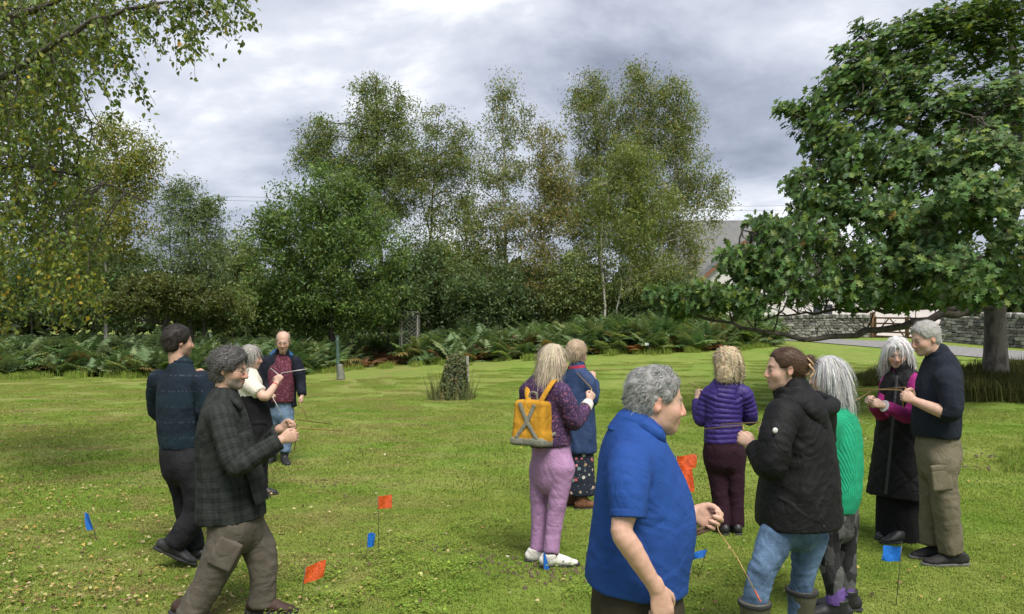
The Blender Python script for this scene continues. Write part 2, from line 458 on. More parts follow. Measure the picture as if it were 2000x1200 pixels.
OLIVE = [(0.185, 0.235, 0.085), (0.135, 0.19, 0.07), (0.25, 0.27, 0.09), (0.32, 0.25, 0.1)]
GREEN = [(0.11, 0.166, 0.054), (0.145, 0.232, 0.059), (0.072, 0.136, 0.044), (0.203, 0.267, 0.075)]
DKGRN = [(0.082, 0.132, 0.053), (0.112, 0.166, 0.064), (0.15, 0.187, 0.08)]
SAGE = [(0.158, 0.215, 0.102), (0.124, 0.18, 0.083), (0.21, 0.25, 0.112)]
YELG = [(0.229, 0.246, 0.059), (0.167, 0.202, 0.05), (0.308, 0.282, 0.07), (0.51, 0.378, 0.053)]
def backdrop_trees():
    g = 'trees behind the bracken'
    tree('willow_tree', 'broad dense bright green bushy tree, roundest and fullest of the backdrop', 36,
         [(650, 650, 0), (648, 560, 0), (640, 450, 0), (640, 360, 0)],
         [(640, 420, 105, 95), (575, 500, 105, 100), (690, 500, 115, 105), (560, 590, 95, 60), (660, 600, 120, 60), (740, 580, 70, 70), (520, 440, 30, 40), (680, 370, 45, 40)],
         620, 62, 0.17, GREEN, (4, 3, 2, 1.3), 11, BARK_D, 0.16, 0.12, 0.40, 0.9, group=g,
         extra_stems=([(620, 650, .3), (580, 560, 0), (540, 480, 0)], [(670, 650, -.4), (710, 560, 0), (740, 480, 0)]), wr=0.6)
    tree('birch_tree', 'tall dark full birch behind the round bushy tree, its top highest left of centre', 43,
         [(745, 655, 0), (742, 480, 0), (738, 300, 0), (735, 150, 0)],
         [(738, 180, 50, 52), (735, 235, 78, 48), (735, 300, 95, 60), (690, 340, 85, 50), (625, 265, 38, 40), (612, 300, 40, 45), (785, 340, 45, 80), (740, 400, 85, 60), (795, 230, 18, 60)],
         520, 56, 0.13, OLIVE, (3.5, 4, 1, .4), 12, BARK_D, 0.2, 0.30, 0.38, 0.8, group=g)
    tree('birch_tree', 'airy birch with dark trunk and sky showing through, right of the tall full birch', 42,
         [(838, 655, 0), (838, 520, 0), (842, 400, 0), (858, 225, 0)],
         [(855, 245, 42, 38), (905, 262, 30, 35), (860, 310, 60, 45), (840, 370, 48, 55), (900, 330, 30, 50), (850, 430, 60, 40), (905, 400, 35, 60), (900, 480, 55, 55), (840, 510, 60, 50)],
         330, 52, 0.12, OLIVE, (3, 4, 1.5, .8), 13, BARK_D, 0.13, 0.28, 0.34, 0.8, group=g, extra_stems=([(862, 655, .5), (852, 500, 0), (822, 380, 0)],))
    tree('birch_tree', 'slender pointed birch with thin see-through crown at centre', 40,
         [(992, 655, 0), (988, 480, 0), (984, 300, 0), (982, 158, 0)],
         [(982, 185, 28, 40), (985, 250, 42, 45), (985, 330, 48, 60), (985, 420, 50, 60), (985, 500, 60, 55), (985, 570, 70, 50), (1030, 240, 18, 50), (940, 330, 25, 60), (935, 440, 35, 60)],
         360, 46, 0.115, OLIVE, (3, 3, 2, 1), 14, BARK_W, 0.12, 0.25, 0.33, 0.8, group=g)
    tree('birch_tree', 'brownish olive birch right of the slender pointed one', 38,
         [(1062, 655, 0), (1062, 480, 0), (1062, 330, 0), (1060, 235, 0)],
         [(1060, 275, 36, 42), (1070, 345, 48, 50), (1060, 430, 65, 60), (1060, 520, 70, 60), (1090, 380, 30, 50), (1040, 580, 60, 40)],
         300, 54, 0.12, [(0.20, 0.21, 0.08), (0.16, 0.19, 0.07), (0.26, 0.235, 0.09), (0.32, 0.23, 0.09)], (3, 3, 2, 1.2), 15, BARK_W, 0.1, 0.3, 0.36, 0.8, group=g,
         extra_stems=([(1045, 655, .4), (1040, 540, 0), (1035, 430, 0)],))
    tree('birch_tree', 'tall weeping birch at left of the big right-hand group', 42,
         [(1175, 655, 0), (1172, 480, 0), (1165, 300, 0), (1160, 150, 0)],
         [(1158, 175, 36, 40), (1130, 215, 28, 50), (1175, 240, 45, 60), (1165, 330, 50, 65), (1160, 430, 55, 60), (1140, 300, 25, 70), (1150, 520, 65, 60), (1120, 400, 30, 70)],
         370, 54, 0.115, OLIVE, (3, 3, 2, 1), 16, BARK_W, 0.14, 0.4, 0.34, 0.8, group=g)
    tree('birch_tree', 'tallest birch of the right-hand group, wispy at its top', 41,
         [(1225, 655, 0), (1232, 480, 0), (1240, 300, 0), (1238, 130, 0)],
         [(1238, 150, 40, 30), (1240, 205, 55, 45), (1275, 190, 35, 40), (1250, 270, 60, 60), (1215, 350, 55, 60), (1250, 440, 70, 70)],
         330, 54, 0.115, OLIVE, (3, 3, 2, 1), 17, BARK_W, 0.15, 0.4, 0.34, 0.8, group=g)
    tree('birch_tree', 'broad leaning birch at right of the group with sparse trailing twigs', 40,
         [(1262, 655, 0), (1285, 500, 0), (1320, 350, 0), (1320, 180, 0)],
         [(1312, 185, 45, 35), (1340, 240, 38, 50), (1310, 270, 50, 55), (1345, 320, 40, 50), (1310, 380, 55, 60), (1385, 380, 40, 50), (1345, 450, 60, 50), (1400, 345, 22, 30), (1320, 530, 60, 50)],
         380, 52, 0.115, OLIVE, (3, 3, 2, 1), 18, BARK_W, 0.15, 0.42, 0.34, 0.8, group=g)
    tree('birch_tree', 'lighter green birch with white leaning stems in front of the right-hand group', 36.5,
         [(1186, 650, 0), (1178, 560, 0), (1170, 470, 0), (1200, 330, 0)],
         [(1240, 320, 60, 50), (1200, 390, 65, 60), (1275, 400, 60, 70), (1230, 470, 80, 50), (1275, 545, 85, 45)],
         300, 54, 0.115, [(0.20, 0.25, 0.07), (0.15, 0.20, 0.06), (0.25, 0.26, 0.08)], (3, 3, 1.5), 19, BARK_W, 0.075, 0.35, 0.36, 0.8, group=g,
         extra_stems=([(1200, 650, .2), (1216, 520, 0), (1240, 380, 0)],))
    tree('birch_tree', 'loose yellow-green birch with pale stem behind the overhanging branches at left', 33,
         [(205, 650, 0), (208, 540, 0), (212, 400, 0), (240, 235, 0)],
         [(232, 262, 50, 35), (215, 320, 75, 50), (265, 350, 50, 50), (180, 400, 80, 60), (250, 430, 60, 60), (150, 490, 80, 50), (280, 300, 30, 40)],
         330, 40, 0.13, YELG, (3, 4, 1.2, .15), 20, BARK_W, 0.10, 0.25, 0.36, 0.8, group=g)
    tree('willow_tree', 'upright grey-green willow with spiky shoots left of the round bushy tree', 31,
         [(372, 650, 0), (370, 540, 0), (368, 440, 0), (372, 360, 0)],
         [(368, 375, 26, 38), (400, 395, 22, 38), (335, 400, 26, 38), (370, 440, 60, 50), (345, 510, 75, 55), (410, 500, 45, 60), (425, 410, 14, 30), (390, 570, 70, 50)],
         300, 46, 0.13, SAGE, (3, 3, 1), 21, BARK_D, 0.08, 0.05, 0.27, 0.9, group=g, wr=0.45,
         extra_stems=([(350, 650, .3), (335, 520, 0), (330, 420, 0)], [(395, 650, -.3), (405, 520, 0), (405, 400, 0)]))
    tree('thorn_tree', 'low dark spreading thorn tree with flat crown and bare underside at left', 30.5,
         [(318, 655, 0), (322, 625, 0), (330, 595, 0), (340, 560, 0)],
         [(330, 560, 95, 22), (270, 585, 62, 22), (400, 585, 60, 24), (330, 590, 110, 18), (225, 600, 25, 12)],
         280, 48, 0.13, [(0.095, 0.12, 0.04), (0.13, 0.15, 0.045), (0.17, 0.165, 0.05)], (3, 2, .8), 22, BARK_D, 0.15, 0.08, 0.26, 1.0, group=g)
    sp = [(455, 530, 55, 80, 40, 23), (500, 590, 60, 55, 38, 24), (810, 540, 60, 90, 38.5, 25), (890, 530, 65, 95, 40, 26), (950, 575, 75, 75, 37, 27), (1020, 585, 65, 65, 38, 28),
          (1120, 570, 70, 80, 37.5, 29), (1205, 612, 70, 36, 39, 30), (1285, 590, 70, 62, 37, 31), (1365, 618, 50, 32, 36, 32), (180, 570, 90, 65, 33, 33), (60, 550, 95, 75, 34, 34), (420, 600, 65, 45, 33, 35),
          (860, 590, 75, 60, 39, 36), (760, 585, 65, 60, 37, 37), (590, 600, 75, 50, 38, 38)]
    lab = ['narrow dark shrub in the gap between willow and round tree', 'dark low shrub at left foot of the round tree', 'dark upright shrub at right side of the round tree',
           'twiggy olive shrub below the airy birch', 'dark low shrub behind the wire tree guard, right side', 'dark shrub at foot of the slender birch', 'dark shrub at foot of the brownish birch',
           'dark shrub among the white birch stems', 'twiggy shrub right of the white birch stems', 'last shrub at the right end of the thicket', 'shrub behind the yellow-green birch stem',
           'dark shrub at far left behind the hanging birch leaves', 'low shrub right of the flat thorn tree', 'low dark shrub behind the ivy stump', 'brown-green shrub right behind the wire tree guard', 'low shrub under the middle of the round tree']
    for i, (x, y, rx, ry, d, sd_) in enumerate(sp):
        tree('shrub', lab[i], d, [(x, 660, 0), (x + 4, y + 10, 0), (x + 2, y - ry * .8, 0)], [(x, y, rx, ry), (x + rx * .5, y + 10, rx * .6, ry * .8), (x - rx * .5, y + 12, rx * .6, ry * .7)],
             150, 46, 0.15, DKGRN if i % 3 else OLIVE[:3], (3, 2, 1), sd_, BARK_D, 0.05, 0.1, 0.36, 0.8, group='understorey shrubs', cat='shrub', twig=True, parts=('stem', 'foliage'))
backdrop_trees()

# far woodland beyond, read as one dark mass
def distant_wood():
    r = np.random.default_rng(5); n = 26000
    x = r.uniform(-75, 75, n); y = r.uniform(72, 84, n)
    hmax = 6 + 2.5 * (fbm(np.stack([x * .12, y * 0, x * 0], -1), 4, 4) - .5) * 4
    z = gz(x, y) + hmax * r.random(n) ** 0.6
    V, FF, C = leaves(np.stack([x, y, z], -1), r.standard_normal((n, 3)), r.standard_normal((n, 3)), 0.9 * (0.6 + r.random(n)), 0.8, pal(n, [(0.05, 0.075, 0.03), (0.07, 0.09, 0.035)], (1, 1), .2, r))
    obj('distant_wood', mesh_np('distant_wood', V, FF, False, col=C, mats=[LEAF]), kind='stuff', label='dark distant woodland beyond the thicket')
distant_wood()

# ------------------------------------------------------------------ near birch at the left edge
def near_birch():
    r = np.random.default_rng(41)
    base = np.array([-9.3, 9.2, 0.0]); base[2] = float(gz(base[0], base[1]))
    d0 = 8.2
    root = thing('birch_tree', base, 'near birch at the left edge with yellowing leaves and long overhanging branches', 'tree')
    polys = []
    trunk = np.array([base + [0, 0, -.1], base + [.05, 0, 2], base + [-.05, -.1, 4.5], base + [.1, -.2, 7.5], base + [0, -.1, 10]])
    polys.append((np.stack([np.interp(np.linspace(0, 4, 16), np.arange(5), trunk[:, k]) for k in range(3)], -1), np.linspace(.2, .06, 16)))
    def path(pts, r0, r1, n=14):
        P = np.array([W(p[0], p[1], p[2]) for p in pts]); tt = np.linspace(0, len(P) - 1, n)
        Q = np.stack([np.interp(tt, np.arange(len(P)), P[:, k]) for k in range(3)], -1)
        for _ in range(2): Q[1:-1] = (Q[:-2] + 2 * Q[1:-1] + Q[2:]) / 4
        Q[1:-1] += r.standard_normal((n - 2, 3)) * .012
        polys.append((Q, np.linspace(r0, r1, n))); return Q
    mains = []
    tr = lambda h: (float(1000 + FPX * (trunk[2][0]) / 9.2), HY - (h - CH) / 9.2 * FPX, 9.2)
    mains.append(path([tr(3.8), (-160, 260, 8.6), (0, 155, 7.6), (100, 85, 7.2), (225, 20, 7.0), (330, 4, 7.0)], .05, .012, 20))
    mains.append(path([tr(4.6), (-150, 70, 8.6), (20, 40, 7.8), (160, -20, 7.4), (320, -50, 7.2), (420, -20, 7.0)], .045, .010, 20))
    mains.append(path([tr(2.8), (-60, 320, 8.4), (60, 325, 8.2), (160, 345, 8.2), (240, 372, 8.3), (300, 400, 8.4)], .03, .006, 18))
    mains.append(path([tr(3.2), (-120, 240, 8.8), (-20, 210, 9.0), (90, 200, 9.2), (200, 250, 9.3)], .035, .007, 16))
    mains.append(path([tr(2.4), (-80, 420, 8.6), (20, 440, 8.6), (120, 470, 8.7)], .025, .006, 14))
    mains.append(path([tr(5.2), (-150, -60, 8.4), (60, -90, 7.8), (240, -70, 7.4)], .04, .01, 16))
    # hanging sprays: (start px,py,d, end px,py, number)
    sprays = [(225, 20, 7.0, 205, 95), (250, 14, 7.0, 300, 110), (300, 6, 7.0, 345, 95), (330, 4, 7.0, 390, 115), (330, 4, 7, 440, 70), (360, -10, 7, 470, 55), (400, -20, 7, 485, 20), (400, -20, 7, 445, 45), (380, -25, 7, 385, 130),
              (160, 50, 7.1, 190, 150), (200, 30, 7.0, 255, 185), (200, 30, 7, 290, 225), (140, 60, 7.1, 240, 230), (120, 75, 7.2, 150, 190), (60, 115, 7.4, 100, 250), (90, 90, 7.3, 60, 230), (270, 10, 7, 330, 40), (300, 0, 7, 270, 80),
              (430, -30, 7, 480, 60), (350, -10, 7, 345, 60), (30, 140, 7.5, 30, 260), (180, 40, 7.1, 225, 120)]
    # mass foliage: droop curtains in the region x<200
    twigs = []
    for (x0, y0, d, x1, y1) in sprays:
        for q in range(3):
            a = W(x0 + r.normal(0, 8), y0 + r.normal(0, 5), d); b = W(x1 + r.normal(0, 16), y1 + r.normal(0, 14), d + r.normal(0, .25))
            c = curve_pts(a, b, 0.05, 9, r, 0.07); twigs.append((c, 1.0)); polys.append((c, np.linspace(.0055, .0018, 9)))
    def inmass(x, y):
        e = np.interp(y, [0, 60, 150, 230, 300, 380, 450, 520, 600, 660], [240, 190, 150, 150, 175, 190, 180, 185, 175, 120])
        return x < e + 22 * math.sin(y * .07) + r.normal(0, 12)
    k = 0
    while k < 590:
        x = r.uniform(-60, 230); y = r.uniform(-70, 575)
        if not inmass(x, y + 40): continue
        if 20 < x < 130 and 560 < y + 70 and r.random() < .55: continue
        d = r.uniform(7.2, 10.2); a = W(x, y, d); ln = r.uniform(.25, .7)
        b = a + np.array([r.normal(.08, .14), r.normal(0, .14), -ln]); c = curve_pts(a, b, 0.08, 7, r, .08); twigs.append((c, 1.25)); polys.append((c, np.linspace(.005, .0018, 7)))
        if k % 3 == 0:
            mp_ = np.concatenate(mains + [polys[0][0]]); j = np.argmin(np.linalg.norm(mp_ - a, axis=1)); polys.append((curve_pts(mp_[j], a, .05, 6, r, .08), np.linspace(.011, .005, 6)))
        k += 1
    V, F, T = tubes_mixed(polys, 6); obj('trunk', mesh_np('trunk', V - base, [F, T], True, mats=[BARK_D]), root)
    P, AX = [], []
    for c, dens in twigs:
        L = np.linalg.norm(np.diff(c, axis=0), axis=1).sum(); n = int(L * 52 * dens)
        s = r.random(n) ** .8 * (len(c) - 1); q = np.stack([np.interp(s, np.arange(len(c)), c[:, m]) for m in range(3)], -1)
        P.append(q + r.normal(0, .035, (n, 3))); AX.append(nrm(r.standard_normal((n, 3)) * .75 + np.array([0, 0, -.75])))
    P = np.concatenate(P); AX = np.concatenate(AX); n = len(P)
    low = sstep((3.4 - P[:, 2]) / 2.2)[:, None] * 0.5
    cA = pal(n, [(0.14, 0.19, 0.048), (0.105, 0.155, 0.042), (0.19, 0.225, 0.055)], (3, 3, 1), .2, r); cB = pal(n, [(0.28, 0.28, 0.05), (0.20, 0.22, 0.045), (0.50, 0.34, 0.04), (0.34, 0.18, .03)], (4, 3, .3, .1), .2, r)
    cc = np.where(r.random((n, 1)) < low + .12, cB, cA)
    V, FF, C = leaves(P, AX, r.standard_normal((n, 3)) + np.array([0, -.5, .3]), 0.05 * (0.7 + .6 * r.random(n)), 0.78, cc, 'birch')
    obj('crown', mesh_np('crown', V - base, FF, False, col=C, mats=[LEAF]), root)
near_birch()

# ------------------------------------------------------------------ red oak at right
def oak():
    r = np.random.default_rng(77); D = 18.2
    base = np.array([945 / FPX * D, D, 0.]); base[2] = float(gz(base[0], base[1])) - .1
    root = thing('oak_tree', base, 'large spreading oak with lobed dark green leaves at the right edge', 'tree')
    polys = []
    def path(pts, r0, r1, n=14, wob=.03):
        P = np.array([W(*p) for p in pts]); tt = np.linspace(0, len(P) - 1, n)
        Q = np.stack([np.interp(tt, np.arange(len(P)), P[:, k]) for k in range(3)], -1)
        for _ in range(2): Q[1:-1] = (Q[:-2] + 2 * Q[1:-1] + Q[2:]) / 4
        Q[1:-1] += r.standard_normal((n - 2, 3)) * wob
        polys.append((Q, np.linspace(r0, r1, n))); return Q
    tq = np.array([base, W(1944, 660, D), W(1943, 600, D), W(1945, 540, D), W(1955, 470, D), W(1975, 420, D), W(1990, 330, D), W(1985, 200, D), W(1975, 60, D), W(1970, -60, D)])
    m = 26; tt = np.linspace(0, 9, m); Q = np.stack([np.interp(tt, np.arange(10), tq[:, k]) for k in range(3)], -1)
    polys.append((Q, np.interp(tt, [0, .4, 1, 3, 5, 9], [.38, .28, .24, .23, .18, .05])))
    L = []
    L.append(path([(1945, 600, D), (1860, 612, 17), (1780, 628, 16), (1700, 648, 15.4), (1620, 662, 15), (1570, 662, 14.8), (1500, 650, 14.7), (1400, 632, 14.6), (1330, 605, 14.6), (1262, 574, 14.6)], .10, .012, 30))
    L.append(path([(1945, 590, D), (1820, 604, 16.8), (1720, 606, 16), (1640, 607, 15.4), (1560, 612, 15.2), (1480, 628, 15)], .07, .012, 22))
    L.append(path([(1950, 500, D), (1880, 510, 17.2), (1780, 520, 16.2), (1660, 500, 15.4), (1540, 480, 15), (1450, 450, 15)], .10, .012, 22))
    L.append(path([(1958, 470, D), (1890, 430, 17), (1800, 390, 16), (1700, 360, 15.4), (1600, 330, 15.2)], .09, .012, 20))
    L.append(path([(1975, 420, D), (1900, 340, 17), (1820, 270, 16.4), (1720, 220, 16), (1600, 215, 15.6), (1530, 215, 15.4)], .085, .01, 20))
    L.append(path([(1990, 300, D), (1900, 220, 17.2), (1800, 150, 17), (1720, 110, 16.6), (1675, 60, 16.4)], .08, .01, 18))
    L.append(path([(1985, 200, D), (1900, 110, 17.4), (1840, 60, 17.2)], .06, .01, 12))
    L.append(path([(1990, 330, D), (2080, 240, 17.6), (2180, 150, 17)], .08, .01, 12))
    L.append(path([(1958, 470, D), (2040, 450, 16.6), (2140, 420, 15.6), (2240, 400, 15)], .09, .01, 14))
    L.append(path([(1950, 540, D), (2000, 560, 16.4), (2080, 590, 15), (2160, 600, 14)], .08, .01, 14))
    L.append(path([(1965, 450, D), (1960, 430, 16), (1930, 400, 14.4), (1900, 390, 13.4)], .08, .01, 14))
    L.append(path([(1950, 520, D), (1900, 540, 16), (1860, 545, 14.4), (1830, 545, 13.6)], .07, .01, 14))
    L.append(path([(1985, 250, D), (1950, 240, 16), (1900, 230, 14.6)], .07, .01, 12))
    L.append(path([(1955, 480, D), (1900, 420, 20), (1800, 350, 22), (1700, 300, 23)], .08, .01, 14))
    L.append(path([(1955, 500, D), (1880, 520, 20), (1780, 540, 22)], .07, .01, 12))
    LP = np.concatenate(L); 
    # lobes of foliage in photo pixels: x, y, rx, ry, depth, weight
    lob = [(1440, 512, 45, 36, 14.8), (1660, 118, 48, 38, 16.2), (1715, 75, 42, 36, 16.4), (1622, 175, 50, 30, 15.8), (1790, 45, 60, 30, 16.8), (1880, 30, 70, 36, 17), (1600, 245, 60, 36, 15.5), (1760, 95, 65, 45, 16.6), (1840, 55, 75, 40, 16.8), (1700, 165, 70, 45, 16.1), (1760, 165, 80, 50, 16.2), (1930, 20, 80, 40, 17), (1640, 330, 60, 50, 15.3), (1510, 505, 65, 42, 14.7), (1415, 575, 72, 24, 14.6), (1880, 90, 90, 55, 17), (1960, 70, 70, 70, 17), (1800, 120, 70, 45, 16.8), (1720, 110, 42, 32, 16.4), (1675, 45, 12, 22, 16.3), (1640, 95, 14, 12, 16.2), (1665, 150, 55, 40, 16), (1580, 215, 65, 26, 15.6), (1520, 208, 14, 10, 15.5),
           (1700, 220, 75, 55, 16), (1820, 220, 90, 60, 16), (1940, 200, 80, 70, 15.5), (1610, 275, 55, 40, 15.4), (1700, 310, 85, 55, 15.4), (1820, 320, 90, 60, 15), (1940, 300, 80, 60, 14.6), (1560, 350, 32, 32, 15.2), (1600, 400, 60, 45, 15),
           (1700, 410, 90, 50, 15), (1820, 430, 90, 45, 14.6), (1930, 400, 60, 50, 14), (1492, 445, 42, 34, 15), (1560, 460, 85, 45, 14.8), (1680, 500, 95, 50, 15), (1800, 500, 90, 45, 14.6), (1470, 520, 48, 36, 14.7), (1540, 545, 100, 42, 14.6),
           (1660, 565, 100, 34, 15), (1780, 570, 90, 34, 15), (1890, 560, 80, 40, 15), (1980, 560, 60, 40, 15), (1360, 580, 75, 30, 14.6), (1280, 572, 32, 14, 14.6), (1440, 592, 75, 26, 14.7), (1330, 600, 50, 20, 14.8), (1980, 480, 45, 50, 14.5),
           (1870, 520, 60, 40, 13.6), (1900, 380, 70, 40, 13.6), (2060, 300, 80, 150, 16.5), (2140, 450, 90, 110, 15.5), (2100, 120, 100, 120, 17), (1750, 350, 120, 80, 21), (1800, 480, 110, 60, 21), (1900, 250, 100, 90, 20)]
    wts = np.array([l[2] * l[3] * (0.55 if l[4] > 19.5 or l[0] > 2020 else 1) for l in lob], float); ncl = 4500
    cnt = r.multinomial(ncl, wts / wts.sum()) + 2
    C = []
    for l, c in zip(lob, cnt):
        o = W(l[0], l[1], l[4]); rx, rz = l[2] / FPX * l[4], l[3] / FPX * l[4]
        C.append(o + rand_in_ell(c, r) * np.array([rx, .75 * (rx + rz) * .8, rz]))
    C = np.concatenate(C)
    # sub limbs
    sub = r.choice(len(C), 330, replace=False); SP, SRr = [LP], []
    for i in sub:
        j = np.argmin(np.linalg.norm(LP - C[i], axis=1)); q = curve_pts(LP[j], C[i], .05, 6, r, .1); polys.append((q, np.linspace(.024, .007, 6))); SP.append(q)
    SP = np.concatenate(SP)
    for i in range(0, len(C)):
        j = np.argmin(np.linalg.norm(SP - C[i], axis=1)); q = curve_pts(SP[j], C[i], .02, 4, r, .1); polys.append((q, np.linspace(.009, .004, 4)))
    # bare twigs under the low limbs
    for i in range(60):
        q0 = L[i % 2][r.integers(6, len(L[i % 2]) - 3)]; polys.append((curve_pts(q0, q0 + np.array([r.normal(-.3, .35), r.normal(0, .3), r.uniform(.1, .5)]), .05, 5, r, .12), np.linspace(.012, .004, 5)))
    V, F, T = tubes_mixed(polys[1:], 6, .026); limbs = mesh_np('limbs', V - base, [F, T], True, mats=[BARK_D])
    V, F, T = tubes_np(polys[:1], 14); tm = mesh_np('trunk', V - base, [F, T], True, mats=[BARK_O])
    to = obj('trunk', tm, root); obj('limbs', limbs, to)
    # leaf rosettes: leaves radiate from the shoot tip and hang
    nl = 7; n = len(C) * nl; ci = np.repeat(np.arange(len(C)), nl)
    od = nrm(C - np.array([base[0] - 1.0, base[1] - 1.5, 3.2])); od[:, 2] = od[:, 2] * .6 + .25; od = nrm(od)[ci]
    ang = (np.tile(np.arange(nl), len(C)) * 2.4 + r.random(len(C))[ci] * 6.28)
    u = nrm(np.cross(od, np.array([0, 0, 1.0]))); v = np.cross(od, u)
    spread = r.uniform(.5, 1.5, n)[:, None]
    ax = nrm(od * .55 + spread * (np.cos(ang)[:, None] * u + np.sin(ang)[:, None] * v) + np.array([0, 0, -.42]) + r.standard_normal((n, 3)) * .18)
    no = nrm(od * .7 + np.array([0, -.45, .65]) + r.standard_normal((n, 3)) * .45)
    pos = C[ci] - od * r.uniform(-.02, .14, n)[:, None] + r.standard_normal((n, 3)) * .03
    cc = pal(n, [(0.095, 0.165, 0.056), (0.126, 0.202, 0.062), (0.070, 0.125, 0.048), (0.20, 0.262, 0.066), (.34, .22, .08)], (4, 3, 2, .9, .02), .15, r) * (0.8 + .4 * r.random((len(C), 1)))[ci]
    V, FF, CC = leaves(pos, ax, no, .19 * (.62 + .6 * r.random(n)), .95, cc, 'oak')
    obj('crown', mesh_np('crown', V - base, FF, False, col=CC, mats=[OAKLEAF]), root)
oak()
# ------------------------------------------------------------------ house behind the trees
def house():
    t = NT('slate_roof'); co = t.coord()
    br = t.n('ShaderNodeTexBrick', {'Vector': t.scale(co, (1, 1, 1.35)), 'Color1': (0.12, 0.123, 0.132), 'Color2': (0.165, 0.168, 0.175), 'Mortar': (0.06, 0.06, 0.066), 'Scale': 4.0, 'Mortar Size': 0.012, 'Brick Width': .35, 'Row Height': .22})
    x = t.n('ShaderNodeMapping', {'Vector': co, 'Rotation': (math.radians(90), 0, 0)}); t.set(br.inputs['Vector'], x.outputs[0])
    c = t.mix(t.rng(t.noise(co, 2.5, 5), .35, .7), br.outputs[0], (0.17, 0.17, 0.155))
    SL = t.pbr(c, .75, t.bump(br.outputs[1], .4, .02))
    WH = simple('white_render', (0.60, 0.59, 0.565), .9, .06, 3, .3, .01); BRD = simple('bargeboard', (0.20, 0.085, 0.04), .6, .2, 10)
    GL = NT('window_glass').pbr((0.03, 0.035, 0.04), .08); FR = simple('window_frame', (0.7, 0.7, 0.68), .5, .05)
    base = np.array([7.0, 52.0, 0.]); base[2] = float(gz(base[0], 50)) - .3
    root = thing('house', base, 'white rendered house with grey slate roof behind the birches', 'house')
    x0, x1, yf, yb = 4.6, 15.5, -3.2, 3.2; ze = 4.2; zr = W(0, 437, 52)[2] - base[2]
    def add(name, V, F, m, par=root, smooth=False): return obj(name, mesh_np(name, np.array(V, float), F, smooth, mats=[m]), par)
    # wall: closed prism with gables
    V = [[x0, yf, 0], [x1, yf, 0], [x1, yb, 0], [x0, yb, 0], [x0, yf, ze], [x1, yf, ze], [x1, yb, ze], [x0, yb, ze], [x0, 0, zr - .1], [x1, 0, zr - .1]]
    add('wall', V, [np.array([[0, 1, 5, 4], [1, 2, 6, 5], [2, 3, 7, 6], [3, 0, 4, 7]]), np.array([[4, 7, 8], [5, 9, 6]])], WH)
    def slab(p, q, thick, ov):   # roof slope quad p(4 pts) extruded
        P = np.array(p, float); n = nrm(np.cross(P[1] - P[0], P[3] - P[0])); n = n if n[2] > 0 else -n
        Vv = np.concatenate([P, P + n * thick]); F = np.array([[0, 1, 2, 3], [7, 6, 5, 4], [0, 4, 5, 1], [1, 5, 6, 2], [2, 6, 7, 3], [3, 7, 4, 0]]); return Vv, F
    s = (zr - ze) / 3.2
    rV, rF = slab([[x0 - .3, yf - .4, ze - .4 * s], [x1 + .3, yf - .4, ze - .4 * s], [x1 + .3, 0, zr], [x0 - .3, 0, zr]], 0, .16, 0); ro = add('roof', rV, rF, SL)
    rV, rF = slab([[x0 - .3, yb + .4, ze - .4 * s], [x1 + .3, yb + .4, ze - .4 * s], [x1 + .3, 0, zr], [x0 - .3, 0, zr]], 0, .16, 0); add('roof', rV, rF, SL)
    V, F, T = tubes_np([(np.array([[x0 - .3, 0, zr + .1], [x1 + .3, 0, zr + .1]]), .12)], 8); add('ridge', V, [F, T], SL, ro)
    for cx in (13.6,):
        V, F4, F3 = bevel_box((cx, 0, zr + .35), (1.0, .6, 1.3), None, .03); add('chimney', V, [F4, F3], WH, ro)
    # projecting gabled wing, apex at photo (1445,475)
    ax_ = 445 / FPX * 48 - base[0]; za = W(0, 477, 48)[2] - base[2]; hw = 3.0; zz_ = za - 2.6; yw = -4.6
    V = [[ax_ - hw, yw, 0], [ax_ + hw, yw, 0], [ax_ + hw, 0, 0], [ax_ - hw, 0, 0], [ax_ - hw, yw, zz_], [ax_ + hw, yw, zz_], [ax_ + hw, 0, zz_], [ax_ - hw, 0, zz_], [ax_, yw, za - .12], [ax_, 0, za - .12]]
    add('wall', V, [np.array([[0, 1, 5, 4], [1, 2, 6, 5], [3, 0, 4, 7]]), np.array([[4, 5, 8]])], WH)
    for sg in (-1, 1):
        e = 1.12
        rV, rF = slab([[ax_, yw - .35, za], [ax_ + sg * hw * e, yw - .35, za - (za - zz_) * e], [ax_ + sg * hw * e, 0, za - (za - zz_) * e], [ax_, 0, za]], 0, .14, 0); wr_ = add('roof', rV, rF, SL)
        a = np.array([ax_, yw - .39, za - .13]); b = np.array([ax_ + sg * hw * e, yw - .39, za - .13 - (za - zz_) * e]); up = np.array([0, 0, .26]); fw = np.array([0, .05, 0])
        P = [a, b, b + up, a + up]; Vv = np.array(P + [p + fw for p in P]); add('bargeboard', Vv, np.array([[0, 1, 2, 3], [7, 6, 5, 4], [0, 4, 5, 1], [1, 5, 6, 2], [2, 6, 7, 3], [3, 7, 4, 0]]), BRD, wr_)
    # windows
    for (wx, wz, ww, wh, wy) in ((ax_, 2.0, 1.5, 1.2, yw), (13.5, 2.0, 1.4, 1.2, yf),):
        V, F = box_np((wx, wy + .02, wz), (ww, .1, wh)); w_ = add('window', V, F, FR)
        for sx in (-1, 1):
            V, F = box_np((wx + sx * ww * .24, wy - .035, wz), (ww * .42, .03, wh * .84)); add('pane', V, F, GL, w_)
        V, F = box_np((wx, wy - .05, wz - wh / 2 - .04), (ww + .2, .2, .07)); add('sill', V, F, FR, w_)
    return root
house()
